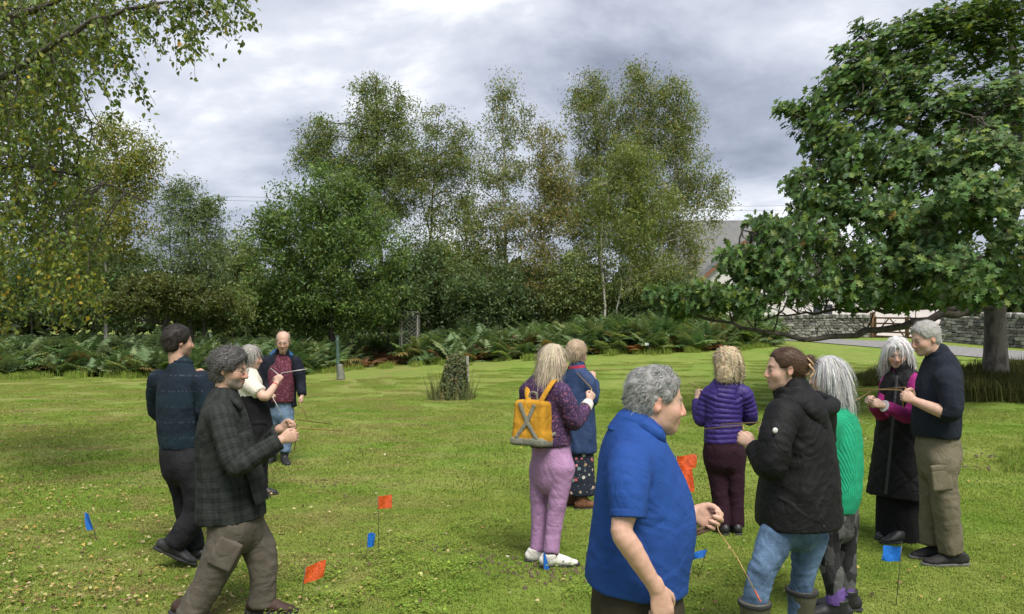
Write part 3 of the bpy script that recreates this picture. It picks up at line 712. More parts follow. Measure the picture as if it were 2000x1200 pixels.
def garage():       # low white building behind the gate
    WH = bpy.data.materials['white_render']; SL = bpy.data.materials['slate_roof']
    base = np.array([22.5, 52.5, float(gz(22.5, 52)) - .2]); root = thing('outbuilding', base, 'low white outbuilding behind the wooden gate', 'building')
    hx, hy, ze, zr = 7.0, 2.6, 3.0, 5.0
    V = np.array([[-hx, -hy, 0], [hx, -hy, 0], [hx, hy, 0], [-hx, hy, 0], [-hx, -hy, ze], [hx, -hy, ze], [hx, hy, ze], [-hx, hy, ze], [-hx, 0, zr], [hx, 0, zr]], float)
    obj('wall', mesh_np('wall', V, [np.array([[0, 1, 5, 4], [1, 2, 6, 5], [2, 3, 7, 6], [3, 0, 4, 7]]), np.array([[4, 7, 8], [5, 9, 6]])], False, mats=[WH]), root)
    for sg in (-1, 1):
        P = np.array([[-hx - .3, sg * (hy + .3), ze - .22], [hx + .3, sg * (hy + .3), ze - .22], [hx + .3, 0, zr + .02], [-hx - .3, 0, zr + .02]]); n = nrm(np.cross(P[1] - P[0], P[3] - P[0])); n = n if n[2] > 0 else -n
        Vv = np.concatenate([P, P + n * .14]); obj('roof', mesh_np('roof', Vv, np.array([[0, 1, 2, 3], [7, 6, 5, 4], [0, 4, 5, 1], [1, 5, 6, 2], [2, 6, 7, 3], [3, 7, 4, 0]]), False, mats=[SL]), root)
    D_ = simple('garage_door', (0.33, 0.12, 0.08), .6, .15)
    V, F = box_np((-3.4, -hy - .03, 1.2), (2.6, .08, 2.3)); do = obj('door', mesh_np('door', V, F, False, mats=[D_]), root)
    for k in range(6):
        V, F4, F3 = bevel_box((-3.4 - 1.05 + k * .42, -hy - .085, 1.2), (.39, .04, 2.2), None, .012); obj('plank', mesh_np('plank', V, [F4, F3], False, mats=[D_]), do)
garage()

# ------------------------------------------------------------------ drystone walls
def stone_meshes(n, r, mats):
    out_ = []
    for i in range(n):
        V, F4, F3 = bevel_box((0, 0, 0), (1, 1, 1), None, .16)
        V = V * (1 + .22 * (r.random((len(V), 3)) - .5)) + r.normal(0, .03, V.shape)
        out_.append(mesh_np('stone', V, [F4, F3], False, mats=[mats[i % len(mats)]]))
    return out_
def drystone():
    r = np.random.default_rng(9)
    sm = [simple('stone_a', (0.25, 0.24, 0.215), .95, .35, 6, .5, .03), simple('stone_b', (0.18, 0.173, 0.16), .95, .35, 6, .5, .03), simple('stone_c', (0.33, 0.32, 0.30), .95, .3, 6, .5, .03), simple('stone_d', (0.12, 0.115, 0.105), .95, .35, 6, .5, .03)]
    SM = stone_meshes(12, r, sm); CORE = simple('wall_core', (0.05, 0.048, 0.045), 1, .3)
    def wall(name, label, a, b, h0, h1, nmax, first):
        a, b = np.array(a, float), np.array(b, float); L = np.linalg.norm(b - a); tg = (b - a) / L; nr = np.array([tg[1], -tg[0]])
        if nr[1] > 0: nr = -nr
        mid = np.array([*a, float(gz(*a))]); root = thing(name, mid, label, 'wall', 'drystone walls')
        n = 30; s = np.linspace(0, L, n); V = []
        for q in (-.2, .2):
            for top in (0, 1):
                p = a[None] + tg * s[:, None] + nr * (q + .05 * (-1 if q > 0 else 1) * top); h = np.interp(s, [0, L], [h0, h1]) - .1
                V.append(np.stack([p[:, 0], p[:, 1], gz(p[:, 0], p[:, 1]) - .2 + top * (h + .2)], -1))
        V = np.concatenate(V) - mid; i = np.arange(n - 1); F = []
        for u, v in ((0, 1), (1, 3), (3, 2)): F.append(np.stack([u * n + i, u * n + i + 1, v * n + i + 1, v * n + i], -1))
        obj('core', mesh_np('core', V, np.concatenate(F), False, mats=[CORE]), root)
        cells = []; z = 0.0; row = 0
        hm = max(h0, h1)
        while z < hm - .02:
            top = z > hm - .24; rh = r.uniform(.11, .19) if not top else .24
            x = r.uniform(-.2, 0)
            while x < L:
                w = r.uniform(.16, .42) if not top else r.uniform(.12, .2)
                hh = h0 + (h1 - h0) * x / L
                if z < hh - .03: cells.append((x + w / 2, z + rh / 2, w, rh, top))
                x += w
            z += rh; row += 1
        parts_, rest = cells[:0], []
        order = r.permutation(len(cells)); 
        # largest in view first: those nearest the gate side ('first' gives the visible span)
        cells = sorted(cells, key=lambda c: (not (first[0] <= c[0] <= first[1]), -c[2] * c[3]))
        for k, (x, zc, w, rh, top) in enumerate(cells):
            p = a + tg * x + nr * (.17 + r.normal(0, .018)); z0 = float(gz(p[0], p[1]))
            Mx = Matrix.Translation((p[0] - mid[0], p[1] - mid[1], z0 + zc - mid[2])) @ Matrix.Rotation(math.atan2(tg[1], tg[0]) + r.normal(0, .06), 4, 'Z') @ Matrix.Rotation(r.normal(0, .07) + (r.normal(0, .2) if top else 0), 4, 'Y') @ Matrix.Diagonal((w * 1.04, .26 if not top else .42, rh * r.uniform(.9, 1.08), 1))
            me = SM[r.integers(len(SM))]
            if k < nmax: o = obj('stone', me, root); o.matrix_local = Mx
            else: rest.append((me, Mx))
        if rest:
            Vs = []; 
            for me, Mx in rest:
                v = np.empty(len(me.vertices) * 3); me.vertices.foreach_get('co', v); v = v.reshape(-1, 3); m4 = np.array(Mx); Vs.append(v @ m4[:3, :3].T + m4[:3, 3])
            me = rest[0][0]; F4 = np.array([list(p.vertices) for p in me.polygons if len(p.vertices) == 4]); F3 = np.array([list(p.vertices) for p in me.polygons if len(p.vertices) == 3]); k = len(me.vertices)
            o_ = np.arange(len(Vs))[:, None, None] * k
            me2 = mesh_np('stones', np.concatenate(Vs), [(F4[None] + o_).reshape(-1, 4), (F3[None] + o_).reshape(-1, 3)], False, mats=[sm[0]]); obj('stones', me2, root, kind='stuff')
    wall('stone_wall', 'grey drystone wall left of the wooden gate', (12.0, 42.6), (19.9, 41.2), 1.2, 1.15, 290, (1.5, 7.9))
    wall('stone_wall', 'grey drystone wall right of the wooden gate behind the oak trunk', (21.1, 36.0), (23.6, 29.5), 1.28, 1.45, 290, (0, 6))
drystone()

# ------------------------------------------------------------------ wooden five-bar gate
def gate():
    WD = simple('gate_wood', (0.16, 0.095, 0.055), .8, .3, 14, .4); PW = simple('post_wood', (0.20, 0.115, 0.065), .85, .3, 10, .5)
    a = np.array([19.95, 40.9]); b = np.array([21.3, 36.4]); tg = (b - a) / np.linalg.norm(b - a); L = np.linalg.norm(b - a)
    za = float(gz(*a)); root = thing('gate', (a[0], a[1], za), 'brown wooden five-bar gate between the two drystone walls', 'gate')
    R = np.stack([np.array([tg[0], tg[1], 0]), np.array([-tg[1], tg[0], 0]), np.array([0, 0, 1])], 1)
    zb = float(gz(*b)) - za
    def bar(name, x0, z0, x1, z1, w, th, m=WD, off=0.0):
        p0 = np.array([x0, off, z0]); p1 = np.array([x1, off, z1]); dx = p1 - p0; l = np.linalg.norm(dx); ang = math.atan2(dx[2], dx[0])
        Rr = np.array([[math.cos(ang), 0, -math.sin(ang)], [0, 1, 0], [math.sin(ang), 0, math.cos(ang)]])
        V, F4, F3 = bevel_box((p0 + p1) / 2, (l, th, w), Rr, .008); V = V @ R.T
        return obj(name, mesh_np(name, V, [F4, F3], False, mats=[m]), root)
    for x, zz_ in ((0, 0), (L, zb)):
        V, F4, F3 = bevel_box((x, 0, zz_ + .55), (.22, .22, 1.7), None, .02); obj('post', mesh_np('post', V @ R.T, [F4, F3], False, mats=[PW]), root)
    for leaf, (u0, u1) in enumerate(((.14, L / 2 - .03), (L / 2 + .03, L - .14))):
        zs = lambda u: zb * u / L + .1
        for k, h in enumerate((.0, .24, .46, .70, 1.0)): bar('rail', u0, zs(u0) + h, u1, zs(u1) + h, .09, .035)
        for u in (u0 + .04, u1 - .04): bar('stile', u, zs(u) - .05, u, zs(u) + 1.08, .1, .06, off=.03)
        bar('brace', u0 + .05, zs(u0) + .02, (u0 + u1) / 2, zs(u0) + .98, .08, .03, off=-.04); bar('brace', u1 - .05, zs(u1) + .02, (u0 + u1) / 2, zs(u0) + .98, .08, .03, off=-.04)
gate()

# ------------------------------------------------------------------ bracken
def frond_np(r, L, lean, az, z0=0.0, np_=11):
    """one arching bracken frond: rachis plus tapering pinnae"""
    s = np.linspace(0, 1, np_ + 4); th = math.radians(lean) + s * math.radians(r.uniform(35, 70))
    dx = np.sin(th); dz = np.cos(th); x = np.cumsum(dx) * L / len(s); z = np.cumsum(dz) * L / len(s) + z0
    P = np.stack([x, 0 * x, z], -1); R = rotz(az); V, T = [], []
    n = len(s)
    for i in range(n - 1):
        a, b = P[i], P[i + 1]; o = len(V); w = .006
        V += [a + [0, w, 0], a - [0, w, 0], b]; T.append([o, o + 1, o + 2])
    for i in range(4, n):
        f = (i - 4) / (n - 4); pl = L * .40 * (1 - f) ** .8 * (.55 + .45 * min(1, (f + .12) * 5)) + .03; tg = nrm(P[i] - P[i - 1])
        for sg in (-1, 1):
            side = np.array([0, sg, 0]) * .92 + tg * .38 + np.array([0, 0, r.uniform(-.25, .08)]); side = nrm(side); up = nrm(np.cross(tg, side) * sg)
            wv = tg * pl * .19; a = P[i]; tip = a + side * pl + np.array([0, 0, -pl * .22]); m1 = a + side * pl * .38 + wv + up * .01; m2 = a + side * pl * .38 - wv + up * .01
            o = len(V); V += [a, m1, tip, m2]; T += [[o, o + 1, o + 2], [o, o + 2, o + 3]]
    return np.array(V) @ R.T, np.array(T)
def fern_clump(name, r, nf, L, cols, wts, lean=(8, 50)):
    parts_, C = [], []
    for k in range(nf):
        V, T = frond_np(r, L * r.uniform(.7, 1.1), r.uniform(*lean), r.uniform(0, 6.28)); V = V + np.array([r.normal(0, .12), r.normal(0, .12), 0])
        parts_.append((V, T)); c = pal(1, cols, wts, .15, r); f = np.clip(V[:, 2:3] / L, 0, 1); C.append(np.repeat(c, len(V), 0))
    V, F = join(parts_); return mesh_np(name, V, F, False, col=np.concatenate(C), mats=[LEAF])
FERN = [(0.151, 0.227, 0.105), (0.193, 0.277, 0.134), (0.109, 0.172, 0.08), (0.252, 0.29, 0.126), (0.252, 0.202, 0.092)]
RUST = [(0.27, 0.14, 0.075), (0.21, 0.115, 0.065), (0.36, 0.225, 0.12), (0.20, 0.21, 0.08)]
rf = np.random.default_rng(21)
FM = [fern_clump('fronds', rf, 9, 1.25, FERN, (4, 3, 3, 1.4, .7)) for _ in range(7)]
FMX = [fern_clump('fronds', rf, 8, 1.05, FERN + RUST, (3, 2, 2, 1, 1, 1.2, 1, 1, 1)) for _ in range(3)]
FR = [fern_clump('fronds', rf, 10, .85, RUST, (3, 3, 2, .6), (25, 75)) for _ in range(4)]
EDGE = [(-60, 742), (100, 738), (250, 738), (380, 740), (520, 738), (600, 733), (680, 722), (760, 716), (850, 714), (960, 708), (1060, 700), (1180, 694), (1300, 690), (1400, 688), (1480, 680)]
def gn_instances(name, pts, rot, scl, idx, meshes, label, material_obj=None):
    """one object whose geometry-nodes tree scatters source meshes on its points"""
    me = bpy.data.meshes.new(name); me.vertices.add(len(pts)); me.vertices.foreach_set('co', np.asarray(pts, np.float32).ravel())
    a = me.attributes.new('rot', 'FLOAT_VECTOR', 'POINT'); a.data.foreach_set('vector', np.asarray(rot, np.float32).ravel())
    a = me.attributes.new('scl', 'FLOAT', 'POINT'); a.data.foreach_set('value', np.asarray(scl, np.float32))
    a = me.attributes.new('idx', 'INT', 'POINT'); a.data.foreach_set('value', np.asarray(idx, np.int32))
    o = obj(name, me, kind='stuff', label=label)
    src = bpy.data.collections.new(name + '_sources')
    for m_ in meshes:
        so_ = bpy.data.objects.new(name + '_source', m_); src.objects.link(so_)
    ng = bpy.data.node_groups.new(name, 'GeometryNodeTree')
    ng.interface.new_socket('Geometry', in_out='INPUT', socket_type='NodeSocketGeometry'); ng.interface.new_socket('Geometry', in_out='OUTPUT', socket_type='NodeSocketGeometry')
    nd = ng.nodes; gi = nd.new('NodeGroupInput'); go = nd.new('NodeGroupOutput'); ip = nd.new('GeometryNodeInstanceOnPoints'); ci = nd.new('GeometryNodeCollectionInfo')
    ci.inputs['Collection'].default_value = src; ci.inputs['Separate Children'].default_value = True; ci.inputs['Reset Children'].default_value = True
    ip.inputs['Pick Instance'].default_value = True
    def na(nm, ty):
        q = nd.new('GeometryNodeInputNamedAttribute'); q.data_type = ty; q.inputs['Name'].default_value = nm
        return [x for x in q.outputs if x.enabled and x.name == 'Attribute'][0]
    er = nd.new('FunctionNodeEulerToRotation')
    lk = ng.links.new; lk(na('rot', 'FLOAT_VECTOR'), er.inputs[0]); lk(er.outputs[0], ip.inputs['Rotation']); lk(na('scl', 'FLOAT'), ip.inputs['Scale']); lk(na('idx', 'INT'), ip.inputs['Instance Index'])
    lk(gi.outputs[0], ip.inputs['Points']); lk(ci.outputs[0], ip.inputs['Instance']); lk(ip.outputs[0], go.inputs[0])
    md = o.modifiers.new('scatter', 'NODES'); md.node_group = ng
    return o
def bracken():
    r = np.random.default_rng(31); ex = np.array([e[0] for e in EDGE]); ey = np.array([e[1] for e in EDGE])
    # front row: individual plants
    px = -30.0; k = 0
    zone = lambda x: 'left of the walking men' if x < 290 else ('behind the men at left' if x < 620 else ('round the wire tree guard' if x < 860 else ('between the ivy stump and the yellow backpack' if x < 1040 else ('behind the backpack walkers' if x < 1220 else 'below the birch group'))))
    while px < 1470:
        g = G(px, np.interp(px, ex, ey) - r.uniform(2, 5)); rust = 690 < px < 800 or 1200 < px < 1420 and r.random() < .45 or r.random() < .1
        if 930 < px < 960 or 780 < px < 822: px += 20; continue
        me = (FR if rust else (FMX if r.random() < .3 else FM)); me = me[r.integers(len(me))]
        s = r.uniform(.85, 1.25)
        o = obj('fern_plant', me, None, ('rust-brown withered' if rust else 'green') + ' bracken plant in the front row ' + zone(px), 'fern', ('withered' if rust else 'green') + ' bracken ' + zone(px), None, (g[0], g[1], g[2] - .05))
        o.rotation_euler = (r.normal(0, .08), r.normal(0, .08), r.uniform(0, 6.28)); o.scale = (s, s, s * r.uniform(.85, 1.05)); px += r.uniform(15, 27); k += 1
    # the mass behind
    n = 1500; X = r.uniform(-260, 1500, n); e = np.interp(X, ex, ey); P = []; I = []; S = []
    for i in range(n):
        g = G(X[i], e[i] - 4); dd = r.random() ** .9 * np.interp(X[i], [0, 600, 1500], [8, 8, 5]); q = g[:2] * (1 + (dd + .4) / np.linalg.norm(g[:2])); P.append([q[0], q[1], float(gz(*q)) - .05 + .02 * dd])
        ru = (680 < X[i] < 815 and dd < 3) or (1180 < X[i] < 1430 and dd < 1.5 and r.random() < .4) or r.random() < .08; I.append(r.integers(10, 14) if ru else (r.integers(7, 10) if r.random() < .15 else r.integers(0, 7))); S.append(r.uniform(.95, 1.55) * (.8 if ru else 1) * np.interp(X[i], [0, 600, 700, 1000, 1500], [1.05, 1.0, 1.15, 1.05, .95]))
    rot = np.stack([r.normal(0, .1, n), r.normal(0, .1, n), r.uniform(0, 6.28, n)], -1)
    gn_instances('bracken', P, rot, S, I, FM + FMX + FR, 'dense bracken filling the ground under the trees')
bracken()

# ------------------------------------------------------------------ small garden things at the lawn edge
GREYW = simple('weathered_wood', (0.27, 0.25, 0.22), .9, .3, 16, .5)
def tree_guard():
    b = G(800, 710); d = b[1]; s = d / FPX; root = thing('tree_guard', b, 'wire mesh tree guard on two wooden stakes in the bracken', 'tree guard')
    h = 100 * s; R_ = 20 * s
    for sg in (-1, 1):
        V, F4, F3 = bevel_box((sg * 16 * s, -.1 * sg, h * .46), (.07, .07, h * .96), None, .01); obj('stake', mesh_np('stake', V, [F4, F3], False, mats=[GREYW]), root)
    WIRE = NT('galvanised_wire').pbr((0.5, 0.51, 0.5), .6)
    polys = []; na_ = 13
    for k in range(na_):
        for sg in (-1, 1):
            zz_ = np.linspace(.05, h, 22); an = k * 2 * math.pi / na_ + sg * zz_ * 2.6; polys.append((np.stack([R_ * np.cos(an), R_ * np.sin(an), zz_], -1), .0028))
    for zc in (.06, h): an = np.linspace(0, 2 * math.pi, 25); polys.append((np.stack([R_ * np.cos(an), R_ * np.sin(an), 0 * an + zc], -1), .008))
    V, F, T = tubes_np(polys, 3); obj('wire_mesh', mesh_np('wire_mesh', V, [F, T], True, mats=[WIRE]), root)
    r = np.random.default_rng(3); q = curve_pts((0, 0, 0), (.05, .05, 1.3), 0, 8, r); V, F, T = tubes_np([(q, np.linspace(.012, .005, 8))], 5); sp_ = thing('sapling', b, 'thin young tree inside the wire tree guard', 'sapling')
    obj('stem', mesh_np('stem', V, [F, T], True, mats=[BARK_D]), sp_); n = 90; s_ = r.random(n) * 7; P = np.stack([np.interp(s_, np.arange(8), q[:, k]) for k in range(3)], -1) + r.normal(0, .09, (n, 3)); P[:, 2] = np.maximum(P[:, 2], .3)
    V, FF, C = leaves(P, r.standard_normal((n, 3)), r.standard_normal((n, 3)), .07, .7, pal(n, GREEN, (1, 1, 1, 1), .2, r)); obj('leaves', mesh_np('leaves', V, FF, False, col=C, mats=[LEAF]), sp_)
tree_guard()
def tree_tube():
    b = G(664, 742); d = b[1]; s = d / FPX; root = thing('tree_shelter', b, 'green post with pale plastic shelter tube at its foot on the lawn edge', 'tree shelter')
    h = 84 * s; r = np.random.default_rng(4)
    PG = simple('green_post', (0.055, 0.10, 0.08), .8, .6, 9); PT = simple('pale_tube', (0.15, 0.155, 0.12), .6, .2, 8)
    q = curve_pts((-.05, 0, -.05), (-.10, 0, h), 0, 10, r, .01); V, F, T = tubes_np([(q, np.full(10, .06) + r.normal(0, .004, 10))], 10); obj('post', mesh_np('post', V, [F, T], True, mats=[PG]), root)
    V, F, T = tubes_np([(np.array([[-.105, 0, h - .01], [-.105, 0, h + .05]]), .07)], 10); obj('cap', mesh_np('cap', V, [F, T], False, mats=[PG]), root)
    q = np.stack([np.linspace(.04, .0, 8), 0 * np.zeros(8), np.linspace(-.03, 30 * s, 8)], -1); V, F, T = tubes_np([(q, np.linspace(.16, .09, 8))], 12); V += r.normal(0, .006, V.shape); obj('tube', mesh_np('tube', V, [F, T], True, mats=[PT]), root)
tree_tube()
def ivy_stump():
    b = G(888, 780); d = b[1]; s = d / FPX; root = thing('ivy_stump', b, 'stump smothered in ivy and weeds standing alone on the lawn', 'stump')
    r = np.random.default_rng(14); h = 88 * s
    V, F, T = tubes_np([(np.array([[0, 0, -.05], [.02, 0, h * .4], [.05, 0, h * .85]]), np.array([.30, .22, .15]))], 10); obj('stump', mesh_np('stump', V, [F, T], True, mats=[BARK_D]), root)
    V, F4, F3 = bevel_box((25 * s, 0, h * .47), (.07, .07, h * .98), None, .01); obj('stake', mesh_np('stake', V, [F4, F3], False, mats=[GREYW]), root)
    n = 5200; zf = r.random(n) ** 1.15; rad = np.interp(zf, [0, .15, .6, .9, 1], [.40, .33, .25, .21, .12]); an = r.uniform(0, 6.28, n); rr = rad * (0.7 + .38 * r.random(n))
    P = np.stack([rr * np.cos(an) + .06 * zf + np.where(np.cos(an) < 0, -.10 * (1 - zf), 0), rr * np.sin(an), zf * h + .02], -1); od = np.stack([np.cos(an), np.sin(an), 0 * an], -1)
    V, FF, C = leaves(P, nrm(od * .5 + np.array([0, 0, -.8]) + r.standard_normal((n, 3)) * .4), od + r.standard_normal((n, 3)) * .4, .06 * (.6 + .8 * r.random(n)), .85, pal(n, [(0.12, 0.15, 0.065), (0.09, 0.115, 0.055), (0.19, 0.20, 0.085), (.28, .22, .11)], (4, 3, 2, .8), .2, r)); obj('ivy', mesh_np('ivy', V, FF, False, col=C, mats=[LEAF]), root)
    # dry tall weeds and grass round it
    n = 420; an = r.uniform(0, 6.28, n); rr = .26 + .26 * r.random(n); P = np.stack([rr * np.cos(an) * 1.15 - .08, rr * np.sin(an), 0 * an], -1); hh = r.uniform(.12, .55, n) * (1.2 - rr); hh[:60] += .45
    tip = P + np.stack([np.cos(an) * .25 * hh + r.normal(0, .06, n), r.normal(0, .08, n), hh], -1)
    w = .008; V = np.stack([P + [w, 0, 0], P - [w, 0, 0], tip], 1).reshape(-1, 3); F = np.arange(3 * n).reshape(-1, 3); C = np.repeat(pal(n, [(0.13, 0.15, 0.045), (0.22, 0.2, 0.09), (.08, .11, .03)], (2, 2, 2), .2, r), 3, 0)
    obj('weeds', mesh_np('weeds', V, F, False, col=C, mats=[LEAF]), root)
ivy_stump()
def posts():
    DP = simple('black_post', (0.03, 0.03, 0.032), .7, .3)
    WT = simple('white_tag', (0.7, 0.7, 0.68), .6, .1)
    for px, pb, h, lb in ((1266, 692, 24, 'thin dark stake with a white tag at the lawn edge below the birches'), (1050, 702, 28, 'thin dark stake at the lawn edge above the backpack woman')):
        b = G(px, pb); s = b[1] / FPX; root = thing('stake', b, lb, 'stake'); V, F, T = tubes_np([(np.array([[0, 0, -.05], [.02, 0, h * s]]), .028)], 7); obj('pole', mesh_np('pole', V, [F, T], True, mats=[DP]), root)
        if px > 1200: V, F4, F3 = bevel_box((-.06, -.04, h * s * .8), (.16, .015, .10), None, .004); obj('tag', mesh_np('tag', V, [F4, F3], False, mats=[WT]), root)
posts()
def wires():
    CB = NT('cable').pbr((0.05, 0.05, 0.055), .6)
    for k, (ya, yb) in enumerate(((386, 404), (392, 411))):
        x = np.linspace(-45, 60, 60); d = 66.; z0 = W(0, ya, d)[2]; z1 = W(0, yb, d)[2]
        z = np.interp(x, [-25, 20], [z0, z1]) + .6 * (((x - 0) / 50) ** 2 - .1)
        tube_obj('overhead_cable', [(np.stack([x, 0 * x + d + k * .5, z], -1), .012)], CB, sides=4, label=('upper' if k == 0 else 'lower') + ' overhead cable crossing the sky behind the trees', cat='cable', group='overhead cables')
wires()

# ------------------------------------------------------------------ grass, long grass, fallen leaves
def grass():
    r = np.random.default_rng(51)
    t = NT('grass_blade'); c, fn = lawn_color(t, t.n('ShaderNodeNewGeometry').outputs['Position'])
    c = t.mix(1.0, c, t.attr('tint'), 'MULTIPLY')
    upn = t.n('ShaderNodeCombineXYZ', {2: 1.0}).outputs[0]; gn_ = t.n('ShaderNodeNewGeometry').outputs['Normal']; mv = t.n('ShaderNodeVectorMath', {0: t.scale(gn_, (.45, .45, .45)), 1: upn}, operation='ADD').outputs[0]; mv = t.n('ShaderNodeVectorMath', {0: mv}, operation='NORMALIZE').outputs[0]
    d = t.n('ShaderNodeBsdfDiffuse', {'Color': c, 'Normal': mv}); tr = t.n('ShaderNodeBsdfTranslucent', {'Color': t.mix(1.0, c, (1.2, 1.15, .6), 'MULTIPLY')})
    m1 = t.n('ShaderNodeMixShader', {0: .25, 1: d.outputs[0], 2: tr.outputs[0]}); t.t.links.new(m1.outputs[0], t.out.inputs[0]); GB = t.m
    t = NT('long_blade'); c = t.attr('tint')
    d = t.n('ShaderNodeBsdfDiffuse', {'Color': c}); tr = t.n('ShaderNodeBsdfTranslucent', {'Color': c})
    m1 = t.n('ShaderNodeMixShader', {0: .35, 1: d.outputs[0], 2: tr.outputs[0]}); t.t.links.new(m1.outputs[0], t.out.inputs[0]); LB = t.m
    def tuft(nb, hgt, spread, cols, wts, w=.0035, lean=.8):
        V, T, C = [], [], []
        for k in range(nb):
            p = np.array([r.normal(0, spread), r.normal(0, spread), 0]); an = r.uniform(0, 6.28); h = hgt * r.uniform(.5, 1.15); le = lean * r.random()
            dv = np.array([math.cos(an), math.sin(an), 0]); sd_ = np.array([-dv[1], dv[0], 0]) * w * r.uniform(.8, 1.5); o = len(V)
            m = p + dv * le * h * .35 + [0, 0, h * .6]; V += [p + sd_, p - sd_, m + sd_ * .7, m - sd_ * .7, p + dv * le * h + [0, 0, h * (1 - .35 * le)]]; T += [[o, o + 1, o + 3], [o, o + 3, o + 2], [o + 2, o + 3, o + 4]]
            C += [pal(1, cols, wts, .15, r)[0]] * 5
        return mesh_np('tuft', np.array(V), np.array(T), False, col=np.array(C), mats=[LB])
    def patch(nb, R_, hgt, w, cols, wts):
        rr = R_ * np.sqrt(r.random(nb)); an = r.uniform(0, 6.28, nb); p = np.stack([rr * np.cos(an), rr * np.sin(an), 0 * an - .004], -1)
        cl = fbm(p * 14, int(r.integers(99)), 2); h = hgt * r.uniform(.45, 1.15, nb) * (.55 + .9 * cl); a2 = r.uniform(0, 6.28, nb); le = r.uniform(.2, 1.3, nb)
        dv = np.stack([np.cos(a2), np.sin(a2), 0 * a2], -1); sd_ = np.stack([-dv[:, 1], dv[:, 0], 0 * a2], -1) * (w * r.uniform(.7, 1.4, nb))[:, None]
        m = p + dv * (le * h * .3)[:, None] + np.array([0, 0, 1.]) * (h * .65)[:, None]; tip = p + dv * (le * h)[:, None] + np.array([0, 0, 1.]) * (h * np.clip(1.1 - .5 * le, .3, 1))[:, None]
        V = np.stack([p + sd_, p - sd_, m - sd_ * .8, m + sd_ * .8, tip], 1).reshape(-1, 3); o = np.arange(nb)[:, None] * 5
        return mesh_np('patch', V, [np.array([[0, 1, 2, 3]]) + o, np.array([[3, 2, 4]]) + o], False, col=np.repeat(pal(nb, cols, wts, .18, r), 5, 0), mats=[GB])
    LG = [(3.4, 3.05, 3.2), (3.7, 3.25, 3.6), (2.8, 2.65, 2.4), (3.9, 3.2, 4.4)]
    ms = [patch(2600, .36, .021, .0026, LG, (4, 3, 2, .8)) for _ in range(4)] + [patch(2400, .72, .026, .0045, LG, (4, 3, 2, .8)) for _ in range(3)]
    P, I = [], []
    for (d0, d1, st, lo, hi) in ((2.1, 8.0, .40, 0, 4), (7.8, 28.0, .86, 4, 7)):
        for y in np.arange(d0, d1, st):
            for x in np.arange(-.74 * y - .4, .74 * y + .4, st):
                P.append([x + r.uniform(-.3, .3) * st, y + r.uniform(-.3, .3) * st, 0]); I.append(r.integers(lo, hi))
    P = np.array(P); P[:, 2] = gz(P[:, 0], P[:, 1]); n = len(P)
    kp = r.random(n) < np.interp(P[:, 1], [14, 28], [1, .35]); P = P[kp]; I = np.array(I)[kp]; n = len(P)
    gn_instances('grass', P, np.stack([0 * P[:, 0], 0 * P[:, 0], r.uniform(0, 6.28, n)], -1), r.uniform(.95, 1.1, n), I, ms, 'short green lawn grass')
    # clover patches
    V, T, C = [], [], []
    cl = []
    for q in range(3):
        n1_ = 60; an = r.uniform(0, 6.28, n1_); rr = .10 * np.sqrt(r.random(n1_)); p = np.stack([rr * np.cos(an), rr * np.sin(an), r.uniform(.015, .05, n1_)], -1)
        V, FF, C = leaves(p, np.stack([np.cos(an * 3), np.sin(an * 3), 0 * an + .1], -1), np.tile([0, 0, 1.0], (n1_, 1)) + r.normal(0, .3, (n1_, 3)), .017 * (.7 + .6 * r.random(n1_)), .9, pal(n1_, [(0.19, 0.30, 0.05), (0.24, 0.34, 0.06), (.3, .38, .08)], (2, 2, 1), .15, r)); cl.append(mesh_np('clover', V, FF, False, col=C, mats=[LB]))
    P = []
    for (px, py, n_, sx, sy) in ((700, 1150, 36, .8, .4), (780, 1180, 24, 1.0, .4), (900, 1060, 24, 1.0, .5), (1400, 1150, 16, .8, .4)):
        g = G(px, py); P.append(np.stack([g[0] + r.normal(0, sx * .5, n_), g[1] + r.normal(0, sy, n_)], -1))
    P = np.concatenate(P); n = len(P); P3 = np.stack([P[:, 0], P[:, 1], gz(P[:, 0], P[:, 1])], -1)
    gn_instances('clover', P3, np.stack([0 * P[:, 0], 0 * P[:, 0], r.uniform(0, 6.28, n)], -1), r.uniform(.7, 1.3, n), r.integers(0, 3, n), cl, 'dark green clover patches in the lawn')
    # long grass under the oak, on the lawn edge and at the right margin
    DK = [(0.060, 0.075, 0.024), (0.085, 0.095, 0.032), (0.13, 0.115, 0.045)]  # blades under the oak: its shade is put into their dark colour
    lg = [tuft(70, .40, .15, DK, (3, 3, 1.4), .007, .9) for _ in range(4)] + [tuft(60, .30, .12, [(0.19, 0.29, 0.05), (0.25, 0.34, 0.06), (.33, .33, .11)], (2, 2, 1), .006, .9) for _ in range(3)]
    P, I, S = [], [], []
    for q in range(620):
        x = 945 + r.normal(20, 75) + 0; an = r.uniform(0, 6.28); rr = math.sqrt(r.random()); wx = 13.0 + 3.4 * rr * math.cos(an); wy = 17.6 + 1.7 * rr * math.sin(an); P.append([wx, wy, float(gz(wx, wy))]); I.append(r.integers(0, 4)); S.append(r.uniform(.8, 1.25))
    for q in range(130):
        g = G(r.normal(1735, 28), r.normal(742, 7)); P.append([g[0], g[1], g[2]]); I.append(r.integers(0, 4)); S.append(r.uniform(.45, .8))
    for q in range(90):
        g = G(r.normal(2010, 28), r.normal(895, 18)); P.append(g); I.append(r.integers(4, 7)); S.append(r.uniform(.25, .55))
    ex = np.array([e[0] for e in EDGE]); ey = np.array([e[1] for e in EDGE])
    for q in range(620):
        x = r.uniform(-40, 1500)
        if math.sin(x * .031) + math.sin(x * .083 + 2) < -.5: continue
        g = G(x, np.interp(x, ex, ey) + r.uniform(-4, 2.5) + 1.5 * math.sin(x * .05) + (2 if 690 < x < 830 else 0)); P.append(g); I.append(r.integers(4, 7)); S.append(r.uniform(.3, 1.2))
